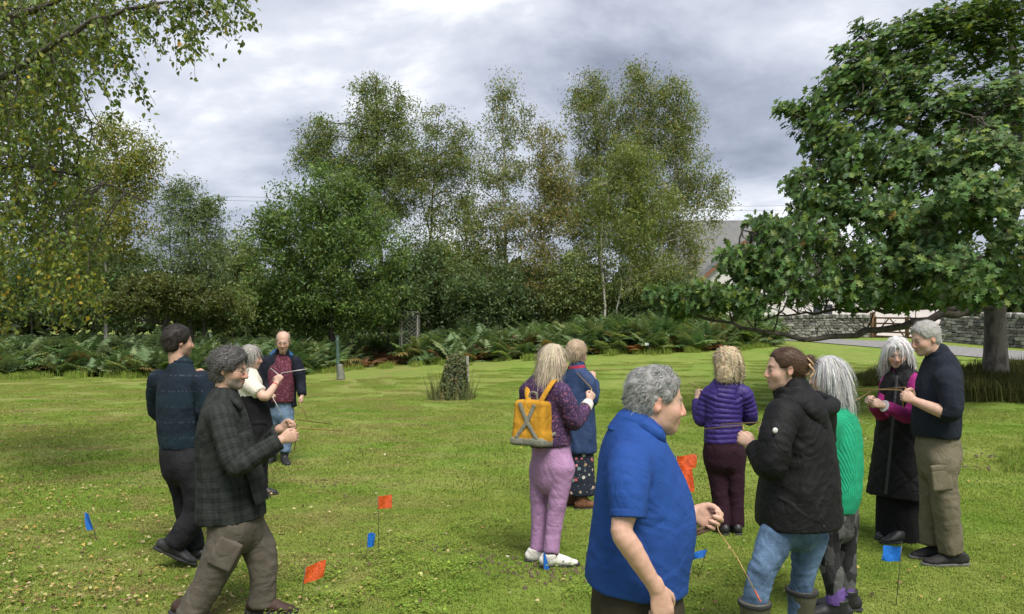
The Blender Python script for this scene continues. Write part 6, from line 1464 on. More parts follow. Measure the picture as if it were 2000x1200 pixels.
    for sg in (-1, 1):
        sp_ = [(1033, 786, -.12), (1030, 768, -.05), (1033, 752, .05), (1042, 745, .12)] if sg > 0 else [(1057, 783, -.20), (1068, 764, -.185), (1080, 746, -.13), (1090, 738, -.02)]
        def f(H): H.tube(p.pts(sp_), [(.022, .012)] * 4, .004, L=p.L)
        bag('shoulder_strap', f, YC, .005)
        def f(H): H.tube([G_(.03, sg * .125, -.10), G_(.10, sg * .155, -.06), G_(.18, sg * .165, .03)], [(.014, .006)] * 3, .004, L=R[:, 2])
        bag('lower_strap', f, GC, .005)
    def f(H): H.tube([G_(.0, .03, .15), G_(-.01, .025, .205), G_(-.01, -.025, .205), G_(.0, -.03, .15)], (.008,) * 4, .004)
    bag('top_handle', f, GC, .004)
def blue_coat_woman():
    p = Person('woman in blue raincoat and floral skirt seen from behind beside the yellow backpack', 7.3, 1131, 42, .008, skin=(.55, .375, .30))
    p.head(1127, 692, 0, yaw=38, pitch=4, sc=1.0, neck=(1127, 722, 0), neck_r=.05, brow=(.3, .22, .16))
    p.hair('short', [(.40, .29, .19), (.50, .41, .31), (.30, .22, .15)], (3, 3, 1.5), 1200, .024, .06, .0055, .002, .25, flow='down', seed=9, rough=.008, back_low=-.07, ear_cut=True)
    rs = p.J(1147, 742, -.1); re = p.J(1158, 780, -.1); rw = p.J(1160, 742, .12); ls = p.J(1105, 742, .1); le = p.J(1108, 782, .3); lw = p.J(1140, 745, .45)
    p.arm([rs, re, rw], (.022, .022, .026)); p.arm([ls, le, lw], (.022, .022, .026)); gr = p.hand(rw, (.0, .3, .9), (-.6, .5, 0), (-.5, -.3, .4), sc=.95); gl = p.hand(lw, (.3, .3, .9), (.5, -.5, 0), (-.5, -.3, .4), sc=.95)
    p.spine((1130, 870, 0), ([(1122, 900, .08), (1122, 940, .08), (1122, 972, .08)], [(1140, 900, -.08), (1140, 940, -.08), (1140, 974, -.08)])); p.finish_body()
    BC = cloth('blue_raincoat', (0.0263, 0.0488, 0.1200), .6, .2); g = p.garment('raincoat', BC, disp=folds(.010, [(re, .1, .008, (0, 0, 1))], 81, 6.)); g.torso([(1130, 882, 0, .185, .165), (1130, 845, 0, .178, .155), (1129, 800, 0, .172, .148), (1128, 765, 0, .178, .135), (1127, 742, 0, .165, .11), (1127, 727, 0, .10, .085), (1127, 716, 0, .08, .075)])
    g.limb([(1147, 744, -.1), (1155, 764, -.12), (1158, 781, -.1), (1160, 762, .02), (1160, 746, .1)], (.076, .068, .062, .054, .044)); g.limb([(1105, 744, .1), (1104, 766, .22), (1108, 783, .3), (1126, 764, .38), (1138, 748, .44)], (.076, .068, .062, .054, .044)); c_ = g.done()
    k = p.garment('scarf', cloth('red_scarf', (.34, .03, .07)), .007, folds(.005, seed=5)); k.raw([p.J(1127, 726, 0), p.J(1126, 714, 0)], [(.092, .088), (.083, .08)], L=p.L, flat=(0, 1), sub=1); k.done(parent=c_)
    k = p.garment('skirt', cloth('floral_print', (.1, .1, .1), pattern='floral'), disp=folds(.010, seed=82, freq=7., stretch=(1, 1, .15))); k.torso([(1132, 964, 0, .165, .14), (1131, 920, 0, .155, .13), (1130, 870, 0, .15, .125)], flat=(1, 1)); k.done()
    BR = cloth('brown_boot', (.14, .065, .035), .6, .25); p.shoe(p.J(1140, 980, -.08), 8, .26, BR, RUB, boot=.22, boot_r=.05); p.shoe(p.J(1121, 976, .08), 20, .26, BR, RUB, boot=.22, boot_r=.05)
    rod('thin brass rod raised by the woman in the blue raincoat', gr(.07, 0, .03), p.J(1235, 722, 1.2), hdir=(.2, .1, 1), r=.0045)
def polo_man():
    p = Person('stout grey-haired man in royal blue polo shirt, nearest of the group, facing right', 2.55, 1245, 0, .0045, skin=(.54, .335, .255))
    p.head(1281, 785, 0, yaw=0, pitch=6, sc=.91, neck=(1256, 845, 0), neck_r=.064, jaw=1.12, brow=(.26, .24, .22), nose=1.05, beard=.12, beard_c=(.4, .3, .26))
    p.hair('short', [(.22, .218, .215), (.33, .328, .325), (.50, .50, .50), (.15, .145, .14)], (3, 4, 1.2, 1), 5200, .014, .030, .0030, .0035, .38, seed=10, rough=.011, back_low=-.078, front=.062, low=.0, h=.004)
    rs = p.J(1232, 925, -.13); re = p.J(1214, 1036, -.265); rw = p.J(1282, 1150, -.25); ls = p.J(1252, 910, .18); le = p.J(1283, 1028, .26); lw = p.J(1349, 1003, .14)
    p.arm([rs, p.J(1226, 985, -.225), re, p.J(1234, 1072, -.27), rw], (.04, .038, .033, .034, .0225)); p.arm([ls, p.J(1265, 970, .24), le, p.J(1306, 1018, .22), lw], (.04, .04, .036, .036, .026))
    p.hand(rw, (.28, 0, -1), (0, 1, .1), (.9, .2, .2), 'relax', 1.05); gl = p.hand(lw, (.9, -.1, -.32), (.1, -.85, .55), (.35, .3, .85), 'pinch', 1.08)
    p.spine((1246, 1140, 0), ([(1243, 1200, -.09), (1247, 1345, -.1), (1238, 1560, -.1)], [(1252, 1200, .09), (1275, 1345, .1), (1290, 1550, .12)])); p.finish_body()
    PB = cloth('royal_blue_pique', (.017, .060, .245), .85, .10, 700, .35, crease=.22)
    jf = [(p.J(1262, 935, -.14), .10, .007, (1, 0, .9)), (p.J(1285, 985, -.16), .09, .005, (1, 0, 1.2)), (p.J(1180, 1080, -.1), .13, .006, (.2, 0, 1)), (p.J(1300, 1110, -.1), .12, .004, (.4, 0, 1)), (rs, .09, .005, (1, 0, -1))]
    g = p.garment('polo_shirt', PB, .0052, folds(.0045, jf, 91, 4.5))
    g.torso([(1242, 1138, 0, .195, .172), (1245, 1100, 0, .195, .172), (1256, 1035, 0, .195, .176), (1255, 985, 0, .192, .166), (1246, 930, 0, .19, .138), (1240, 890, 0, .178, .115), (1241, 862, 0, .13, .098), (1246, 842, 0, .092, .088)])
    g.limb([(1232, 905, -.155), (1227, 950, -.215), (1227, 1008, -.25)], (.074, .066, .054), .022); g.limb([(1252, 908, .16), (1262, 950, .22), (1272, 1000, .25)], (.078, .072, .064), .025); s_ = g.done()
    c = p.garment('collar', PB, .004, folds(.0022, seed=12)); c.raw([p.J(1243, 852, 0), p.J(1252, 818, 0)], [(.108, .104), (.086, .082)], L=p.L, flat=(1, 1), sub=1); c.limb([(1262, 832, -.088), (1284, 850, -.095), (1296, 862, -.08)], (.018, .022, .008), .02, (0, 0)); c.done(parent=s_)
    c = p.garment('sleeve_hem', PB, .004); a, b = p.J(1227, 996, -.245), p.J(1227, 1012, -.252); c.raw([a, b], (.0575, .0565), flat=(1, 1), sub=1); c.done(parent=s_)
    c = p.garment('placket', PB, .004); c.raw([p.J(1292, 862, -.01), p.J(1306, 890, -.01), p.J(1320, 925, -.012)], [(.018, .006)] * 3, L=p.L, flat=(1, 1)); pl = c.done(parent=s_)
    for (x, y) in ((1301, 873), (1312, 897)):
        k = p.garment('button', PB, .0025); k.S.ell(p.J(x + 1, y, -.012), (.005, .006, .006)); k.done(parent=pl)
    OL = cloth('olive_trousers', (.046, .037, .025), var=.2); t_ = p.garment('trousers', OL, .006, folds(.006, [(p.J(1245, 1190, -.1), .14, .006, (1, 0, .5))], 92)); t_.torso([(1246, 1225, 0, .17, .15), (1244, 1180, 0, .176, .153), (1243, 1120, 0, .155, .135)], flat=(0, 1)); t_.limb([(1243, 1225, -.08), (1246, 1345, -.1), (1238, 1570, -.1)], (.098, .086, .075)); t_.limb([(1253, 1225, .08), (1275, 1345, .1), (1290, 1560, .12)], (.098, .086, .075)); tr = t_.done()
    k = p.garment('pocket', OL, .005, folds(.002, seed=9)); k.S.box(p.J(1250, 1240, -.165), (.055, .018, .05), axes(4, 5), .012); k.done(parent=tr)
    p.shoe(p.J(1238, 1580, -.1), 0, .29, BLK, RUB); p.shoe(p.J(1290, 1560, .12), 0, .29, BLK, RUB)
    # what he carries: one rod with a red tip, two wooden handles, three orange marker flags on wires
    hp = gl(.085, .012, .030); tip = W(1480, 1165, 2.45); P = np.array([gl(.07, .03, .03) , hp, W(1403, 1037, 2.62), W(1440, 1090, 2.55), tip]); RT = cloth('red_tip', (.45, .10, .06), .6)
    ro = thing('dowsing_rod', hp, 'thin pale rod with red tip dangling from the polo-shirted man\'s hand', 'dowsing rod', 'dowsing rods'); V, F, T = tubes_np([(P, .0018)], 6); obj('wire', mesh_np('wire', V - hp, [F, T], True, mats=[BRASS]), ro); d_ = nrm(P[-1] - P[-2]); V, F, T = tubes_np([(np.array([tip - d_ * .02, tip + d_ * .02]), .0032)], 6); obj('tip', mesh_np('tip', V - hp, [F, T], True, mats=[RT]), ro)
    WH_ = simple('wood_handle', (.13, .075, .04), .6, .2, 60)
    for k, (x, y) in enumerate(((1312, 1054), (1310, 1064))):
        a = gl(.075, -.02 - .012 * k, .028); b = W(x, y, 2.74 + .02 * k); tube_obj('wooden_handle', [(np.array([a, b]), .0068)], WH_, sides=8, origin=a, loc=tuple(a), label=('upper' if k == 0 else 'lower') + ' of two brown wooden handles in the polo-shirted man\'s far hand', cat='handle', group='wooden handles')
    OR_ = bpy.data.materials['orange_flag']
    for k, (x, y, dd, lb) in enumerate(((1336, 917, 2.80, 'front orange marker flag in the bunch held against the polo man'), (1341, 903, 2.84, 'back orange marker flag in the bunch held against the polo man'))):
        a = gl(.07, -.01, .03 + .004 * k); flag(lb, W(x - 20, y - 12, dd), W(x - 20, y + 32, dd), a, (.075, .088) if k == 0 else (.074, .05), 0, OR_, (.95, .12 - .1 * k, -.22 + .25 * k), seed=70 + k, wave=.02)
def purple_woman():
    p = Person('woman with blonde curls in purple quilted jacket and plum trousers, back to the camera', 6.3, 1420, 105, .007, skin=(.54, .36, .28))
    p.head(1419, 711, 0, yaw=122, pitch=3, sc=.98, neck=(1419, 745, 0), neck_r=.05, brow=(.3, .22, .15), glasses=True)
    def mass(H, g, S_, R):
        H.ell(g(-.035, 0, -.03), S_((.098, .122, .12)), R, .03); H.ell(g(-.03, .06, -.085), S_((.075, .075, .065)), R, .02); H.ell(g(-.04, -.06, -.085), S_((.075, .075, .07)), R, .02)
    p.hair('curly', [(.54, .42, .25), (.70, .59, .40), (.36, .26, .14), (.76, .69, .55)], (3, 3, 2, 1.5), 2900, .026, .060, .008, .016, .5, flow='down', mass=mass, seed=12, rough=.022, ear_cut=False)
    ls = p.J(1387, 768, .04); le = p.J(1372, 818, .05); lw = p.J(1362, 779, .22); rs = p.J(1452, 768, -.03); re = p.J(1464, 815, .02); rw = p.J(1436, 800, .3)
    p.arm([ls, le, lw], (.022, .022, .026)); p.arm([rs, re, rw], (.022, .022, .026)); gl = p.hand(lw, (.05, .4, .85), (.7, -.3, 0), (.3, -.4, .6), sc=.95); gr = p.hand(rw, (-.3, .8, .3), (-.7, 0, 0), up(), sc=.95)
    p.spine((1414, 860, 0), ([(1398, 885, .0), (1406, 955, .02), (1410, 1022, 0)], [(1432, 885, 0), (1437, 955, .0), (1438, 1022, 0)])); p.finish_body()
    PJ = cloth('purple_nylon', (0.0324, 0.0158, 0.1368), .55, .14, spec=.35)
    fo = folds(.003, [(le, .1, .004, (0, 0, 1))], 101)
    def quilt(V, N_, uv):
        ph = uv[:, 1] / .042; f = ph - np.floor(ph); return .011 * np.sqrt(np.maximum(1 - (2 * f - 1) ** 2, 0)) - .008 + fo(V, N_, uv) + .003 * (fbm(V * 26, 4, 2) - .5)
    g = p.garment('quilted_jacket', PJ, .006, quilt); g.torso([(1414, 864, 0, .172, .135), (1413, 832, 0, .160, .13), (1414, 800, 0, .165, .13), (1418, 772, 0, .178, .12), (1420, 754, 0, .15, .095), (1420, 740, 0, .08, .075), (1420, 733, 0, .074, .07)], k=.02)
    g.limb([(1387, 768, .04), (1378, 794, .05), (1371, 818, .06), (1365, 800, .15), (1362, 784, .21)], (.076, .072, .066, .058, .046), .03); g.limb([(1452, 768, -.03), (1460, 792, .0), (1464, 816, .03), (1450, 808, .2), (1438, 801, .29)], (.074, .07, .064, .056, .046), .03); g.done()
    PT = cloth('plum_trousers', (0.0270, 0.0096, 0.0180), var=.2); t_ = p.garment('trousers', PT, disp=folds(.005, [(p.J(1406, 960, 0), .12, .006, (0, 0, 1)), (p.J(1437, 960, 0), .12, .006, (0, 0, 1)), (p.J(1412, 1020, 0), .08, .006, (0, 0, 1))], 102)); t_.torso([(1414, 895, 0, .165, .13), (1414, 875, 0, .172, .14), (1414, 850, 0, .155, .12)], flat=(0, 1)); t_.limb([(1397, 890, .02), (1404, 950, .02), (1408, 990, .01), (1410, 1028, 0)], (.098, .074, .064, .068)); t_.limb([(1433, 890, 0), (1437, 950, 0), (1438, 990, 0), (1438, 1028, 0)], (.098, .074, .064, .068)); t_.done()
    p.shoe(p.J(1410, 1030, 0), 105, .25, BLK, RUB); p.shoe(p.J(1438, 1030, 0), 88, .25, BLK, RUB)
    rod('brass rod in the raised left hand of the woman in the purple jacket', gl(.07, 0, .03), p.J(1345, 748, 1.0), hdir=(.1, .1, 1), r=.004)
def black_jacket_woman():
    p = Person('woman with brown hair clipped in a bun, black hooded jacket, jeans and wellies', 3.9, 1550, 145, .0052, skin=(.53, .35, .275))
    p.head(1532, 722, 0, yaw=176, pitch=2, sc=.91, neck=(1552, 778, 0), neck_r=.05, brow=(.09, .055, .035), jaw=.95, nose=.9, lips=(.42, .18, .15))
    def mass(H, g, S_, R): H.ell(g(-.118, 0, .038), S_((.034, .040, .038)), R, .015); H.ell(g(-.142, .01, .062), S_((.022, .03, .022)), R, .012)
    p.hair('up', [(.060, .034, .022), (.10, .055, .034), (.16, .09, .055)], (4, 3, 1), 2800, .009, .055, .003, .0, .03, flow='back', mass=mass, seed=13, rough=.003, back_low=-.05, low=.002, h=.0045)
    c, R, sc = p.hc, p.hR, p.hs; gg = lambda *q: c + R @ (np.array(q) * sc)
    V, F, T = tubes_np([(np.array([gg(-.118, y, .066 - .0), gg(-.150, y * 1.05, .03), gg(-.135, y, -.022), gg(-.10, y, -.045)]), [.004, .0055, .005, .003]) for y in np.linspace(-.03, .04, 6)] + [(np.array([gg(-.135 + .012 * math.cos(q), .055, .03 - .085 * q / 6.) for q in np.linspace(0, 6, 9)]), .006)], 6)
    obj('hair_claw', mesh_np('hair_claw', V - p.base, [F, T], True, mats=[simple('claw_plastic', (.45, .30, .17), .3, .5, 40)]), p.root)
    ls = p.J(1528, 812, -.15); le = p.J(1507, 908, -.2); lw = p.J(1471, 871, -.03); rs = p.J(1602, 808, .15); re = p.J(1590, 905, .32); rw = p.J(1512, 848, .42)
    p.arm([ls, le, lw], (.022, .022, .026)); p.arm([rs, re, rw], (.022, .022, .026)); gl = p.hand(lw, (-.75, .3, .55), (.2, .9, .2), (.2, .1, 1), 'pinch', .95); gr = p.hand(rw, (-.8, .3, .3), (0, -1, 0), up(), 'grip', .95)
    p.spine((1556, 1010, 0), ([(1515, 1050, -.09), (1486, 1110, -.1), (1470, 1210, -.08)], [(1580, 1050, .09), (1568, 1115, .08), (1558, 1200, .1)])); p.finish_body()
    BJ = cloth('black_shell', (0.0050, 0.0050, 0.0060), .72, .25, 500, .2, spec=.28)
    jf = [(le, .13, .011, le - ls), (p.J(1530, 960, -.2), .16, .009, (.6, 0, 1)), (p.J(1600, 960, -.15), .2, .010, (.8, 0, -.6)), (p.J(1590, 870, -.12), .14, .007, (1, 0, -1)), (p.J(1540, 860, -.2), .1, .007, (.5, 0, 1))]
    g = p.garment('jacket', BJ, .0065, folds(.007, jf, 111, 5.)); g.torso([(1560, 1020, 0, .242, .212), (1559, 985, 0, .238, .208), (1562, 940, 0, .222, .195), (1566, 890, 0, .208, .17), (1567, 850, 0, .205, .152), (1564, 815, 0, .19, .128), (1558, 790, 0, .135, .105), (1553, 770, 0, .09, .085), (1550, 758, 0, .078, .076)])
    g.limb([(1530, 812, -.14), (1514, 860, -.19), (1507, 906, -.2), (1490, 894, -.12), (1474, 876, -.045)], (.086, .080, .074, .064, .052)); g.limb([(1602, 808, .15), (1602, 860, .26), (1590, 905, .32), (1550, 876, .38), (1516, 852, .42)], (.086, .078, .07, .06, .05)); j_ = g.done()
    k = p.garment('hood', BJ, .006, folds(.006, seed=113, freq=9.)); k.raw([p.J(1530, 780, -.10), p.J(1570, 797, -.12), p.J(1612, 800, -.05), p.J(1626, 790, .07), p.J(1596, 772, .16)], [.026, .040, .042, .036, .028], .05); k.raw([p.J(1560, 772, -.05), p.J(1588, 796, -.07), p.J(1608, 830, -.09)], [(.10, .05), (.13, .06), (.07, .03)], .05, L=p.L); k.raw([p.J(1548, 772, 0), p.J(1543, 752, 0)], [(.098, .095), (.082, .085)], L=p.L, flat=(0, 1), sub=1); k.done(parent=j_)
    BD = NT('badge').pbr((.55, .56, .56), .4); q = p.J(1514, 841, -.275); V, F, T = sphere_np(12, 6); obj('badge', mesh_np('badge', V * [.014, .006, .014] + q - p.base, [F, T], True, mats=[BD]), j_); q = p.J(1606, 1028, -.225)
    V, F4, F3 = bevel_box(q - p.base, (.014, .006, .014), np.array(Matrix.Rotation(math.radians(45), 3, 'Y')), .001); obj('logo_tag', mesh_np('logo_tag', V, [F4, F3], False, mats=[BD]), j_)
    J = cloth('denim', (0.0765, 0.1318, 0.2295), pattern='denim'); t_ = p.garment('jeans', J, .0065, folds(.006, [(p.J(1486, 1115, -.1), .14, .007, (0, 0, 1)), (p.J(1566, 1115, .08), .14, .007, (0, 0, 1)), (p.J(1475, 1160, -.08), .08, .006, (0, 0, 1)), (p.J(1515, 1050, -.12), .1, .005, (1, 0, 1))], 112)); t_.torso([(1553, 1030, 0, .14, .125), (1555, 990, 0, .16, .135)], flat=(0, 1), sub=1); t_.limb([(1518, 1045, -.09), (1490, 1110, -.1), (1476, 1165, -.09), (1470, 1215, -.08)], (.090, .066, .058, .054)); t_.limb([(1582, 1045, .09), (1570, 1115, .08), (1561, 1165, .09), (1558, 1205, .1)], (.090, .066, .058, .054)); t_.done()
    WL = simple('olive_rubber', (.075, .070, .052), .5, .15, 20, .15)
    for (x, dz, yw) in ((1468, -.08, 172), (1560, .1, 160)):
        a = p.J(x, 1230, dz); b_ = p.shoe(a, yw, .28, WL, RUB, boot=.315, boot_r=.082, name='welly_boot'); k = p.garment('boot_band', RUB, .005); z = a * [1, 1, 0]; o = axes(yw)[:, 0] * -.015; k.raw([z + o + [0, 0, .292], z + o + [0, 0, .314]], (.085, .085), flat=(1, 1), sub=1); k.done(parent=b_)
    rod('brass rod pointing left from the near hand of the woman in the black jacket', gl(.08, .03, .03), W(1376, 838, 4.35), hdir=(-.1, .1, 1), r=.0028); rod('brass rod pointing left from the hidden hand of the woman in the black jacket', gr(.08, 0, .03), W(1408, 829, 4.7), hdir=(0, .1, 1), r=.003)
def green_woman():
    p = Person('long grey-haired woman in bright green ribbed jumper behind the black jacket', 4.45, 1625, 160, .006, skin=(.53, .35, .275))
    p.head(1616, 736, 0, yaw=172, pitch=4, sc=.93, neck=(1628, 786, 0), neck_r=.05, brow=(.25, .24, .23))
    def mass(H, g, S_, R):
        H.tube([g(-.05, 0, .02), g(-.085, 0, -.07), g(-.10, .005, -.17), g(-.105, .01, -.25)], [(.085, .055), (.088, .048), (.082, .038), (.05, .02)], .03, L=R[:, 1]); H.tube([g(-.005, .076, .01), g(-.02, .086, -.07), g(-.05, .085, -.17)], [(.026, .026), (.026, .026), (.018, .016)], .03)
    p.hair('long', [(.42, .42, .42), (.58, .58, .57), (.28, .28, .28), (.68, .67, .64)], (3, 3, 2, 1.5), 2400, .013, .16, .0045, .002, .06, flow='down', mass=mass, seed=14, rough=.005, ear_cut=False)
    ls = p.J(1612, 832, -.15); le = p.J(1600, 915, -.1); lw = p.J(1560, 890, .1); rs = p.J(1648, 830, .15); re = p.J(1640, 915, .28); rw = p.J(1580, 880, .4)
    p.arm([ls, le, lw], (.022, .022, .026)); p.arm([rs, re, rw], (.022, .022, .026)); p.hand(lw, (-.8, .3, .3), (0, 1, 0), up(), sc=.93); p.hand(rw, (-.8, .3, .3), (0, -1, 0), up(), sc=.93)
    p.spine((1622, 975, 0), ([(1610, 1010, -.08), (1616, 1085, -.08), (1630, 1165, -.08)], [(1646, 1010, .08), (1650, 1085, .08), (1652, 1165, .08)])); p.finish_body()
    GJ = cloth('green_knit', (0.0180, 0.3240, 0.1710), .9, .10, 300, .5, 'rib', crease=0); fo = folds(.005, [(p.J(1650, 900, -.05), .12, .005, (1, 0, -.6))], 121)
    g = p.garment('jumper', GJ, .006, fo); g.torso([(1622, 992, 0, .175, .14), (1625, 960, 0, .195, .158), (1629, 905, 0, .195, .158), (1632, 855, 0, .188, .145), (1631, 822, 0, .165, .12), (1628, 800, 0, .10, .085), (1627, 788, 0, .078, .074)]); g.limb([(1612, 832, -.15), (1606, 875, -.14), (1600, 915, -.1), (1580, 902, 0), (1562, 892, .09)], (.08, .08, .074, .06, .05)); g.limb([(1648, 830, .15), (1648, 875, .24), (1640, 915, .28), (1606, 896, .36), (1583, 882, .4)], (.08, .08, .074, .06, .05)); g.done()
    t_ = p.garment('leggings', cloth('camo_leggings', (.05, .05, .05), pattern='camo'), disp=folds(.003, seed=122)); t_.torso([(1627, 1020, 0, .15, .13), (1626, 985, 0, .165, .14), (1625, 960, 0, .15, .12)], flat=(0, 1)); t_.limb([(1611, 1010, -.08), (1617, 1085, -.08), (1626, 1120, -.08), (1631, 1170, -.08)], (.095, .066, .062, .045)); t_.limb([(1646, 1010, .08), (1650, 1085, .08), (1652, 1120, .08), (1652, 1166, .08)], (.095, .066, .062, .045)); t_.done()
    PS = cloth('purple_sock', (.12, .07, .24))
    for (x, dz) in ((1632, -.08), (1652, .08)):
        a = p.J(x, 1190, dz); z = a * [1, 1, 0]; k = p.garment('sock', PS, .006, folds(.003, seed=4)); k.raw([z + [0, 0, .10], z + [0, 0, .20]], (.054, .05), flat=(1, 1), sub=1); k.done(); p.shoe(a, 165, .26, BLK, RUB, boot=.13, boot_r=.056)
def gilet_woman():
    p = Person('white-haired woman in long black quilted gilet with magenta sleeves looking down', 6.07, 1755, -128, .0065, skin=(.55, .385, .31))
    p.head(1752, 690, 0, yaw=-118, pitch=17, sc=.96, neck=(1764, 730, 0), neck_r=.05, brow=(.45, .42, .4), lips=(.42, .2, .18))
    def mass(H, g, S_, R):
        H.tube([g(-.05, 0, .02), g(-.075, 0, -.06), g(-.075, 0, -.13)], [(.105, .05), (.112, .05), (.10, .035)], .03, L=R[:, 1])
        for y in (-1, 1): H.tube([g(.03, y * .072, .045), g(.03, y * .092, -.02), g(.01, y * .10, -.09), g(.0, y * .105, -.135)], [.026, .03, .03, .016], .03)
    p.hair('long', [(.62, .61, .60), (.78, .78, .78), (.46, .45, .44)], (3, 3, 1.5), 2000, .020, .11, .0055, .004, .12, flow='side', mass=mass, seed=15, rough=.008, ear_cut=False, fringe=-.004, front=.066)
    ls = p.J(1787, 750, -.1); le = p.J(1776, 812, -.24); lw = p.J(1726, 793, -.32); rs = p.J(1738, 750, .08); re = p.J(1722, 808, -.02); rw = p.J(1705, 789, -.26)
    p.arm([ls, le, lw], (.022, .022, .026)); p.arm([rs, re, rw], (.022, .022, .026)); gl = p.hand(lw, (-.95, -.1, .3), (.1, .9, .3), (.2, .3, 1), 'pinch', .95); gr = p.hand(rw, (-.85, -.3, .5), (.3, -.8, .2), (.2, 0, 1), 'pinch', .95)
    p.spine((1757, 880, 0), ([(1745, 950, .04), (1742, 1000, .04), (1740, 1045, .04)], [(1768, 950, -.05), (1768, 1000, -.05), (1768, 1050, -.05)])); p.finish_body()
    MG = cloth('magenta_fleece', (.26, .02, .14), .85, .15); g = p.garment('jumper', MG, disp=folds(.006, [(le, .1, .008, le - lw)], 131)); g.torso([(1760, 850, 0, .15, .11), (1762, 790, 0, .16, .115), (1763, 752, 0, .155, .10), (1763, 732, 0, .10, .08), (1763, 722, 0, .072, .068)]); g.limb([(1787, 750, -.1), (1788, 782, -.18), (1776, 812, -.24), (1750, 803, -.3), (1730, 795, -.32)], (.066, .062, .06, .052, .044)); g.limb([(1738, 750, .08), (1728, 782, .03), (1722, 808, -.02), (1714, 800, -.14), (1707, 791, -.24)], (.066, .062, .058, .05, .042)); g.done()
    CF = cloth('striped_cuff', (.5, .5, .52)); d_ = nrm(lw - le)
    for q in range(3): k = p.garment('cuff_stripe', CF if q % 2 == 0 else MG, .005); k.raw([lw - d_ * (.05 - .02 * q), lw - d_ * (.038 - .02 * q)], (.047, .046), flat=(1, 1), sub=1); k.done()
    BG = cloth('black_nylon', (0.0048, 0.0048, 0.0060), .7, .2, spec=.25); fo = folds(.005, seed=132)
    def quilt(V, N_, uv):
        a = uv[:, 0] * 1.15; b = uv[:, 1]; s1 = np.abs(((a * 3.2 + b * 3.2) % 1) - .5); s2 = np.abs(((a * 3.2 - b * 3.2) % 1) - .5); m = np.minimum(.5 - s1, .5 - s2); return .010 * np.clip(m / .16, 0, 1) ** .5 - .006 + fo(V, N_, uv)
    g = p.garment('long_gilet', BG, .0065, quilt); g.torso([(1751, 968, 0, .225, .18), (1753, 930, 0, .21, .172), (1756, 880, 0, .192, .158), (1759, 830, 0, .184, .15), (1761, 785, 0, .182, .142), (1763, 757, 0, .170, .125), (1764, 740, 0, .125, .10), (1764, 727, 0, .09, .086), (1763, 718, 0, .082, .08)]); v_ = g.done()
    k = p.garment('front_zip', BLK, .005); k.raw([p.J(1752, 735, -.10), p.J(1746, 800, -.15), p.J(1740, 870, -.16), p.J(1730, 965, -.18)], [(.012, .006)] * 4, L=p.L); k.done(parent=v_)
    k = p.garment('skirt', cloth('black_skirt', (0.0060, 0.0060, 0.0065)), disp=folds(.008, seed=133, stretch=(1, 1, .2))); k.torso([(1756, 1057, 0, .178, .148), (1756, 1000, 0, .168, .14), (1756, 940, 0, .16, .13)], flat=(1, 1)); k.done()
    p.shoe(p.J(1740, 1050, .06), -150, .25, BLK, RUB); p.shoe(p.J(1760, 1050, -.10), -165, .25, BLK, RUB)
    rod('rod slanting down from the hands of the white-haired woman in the gilet', gr(.085, .03, .03), W(1664, 787, 5.3), hdir=(.1, .1, 1), r=.0035)
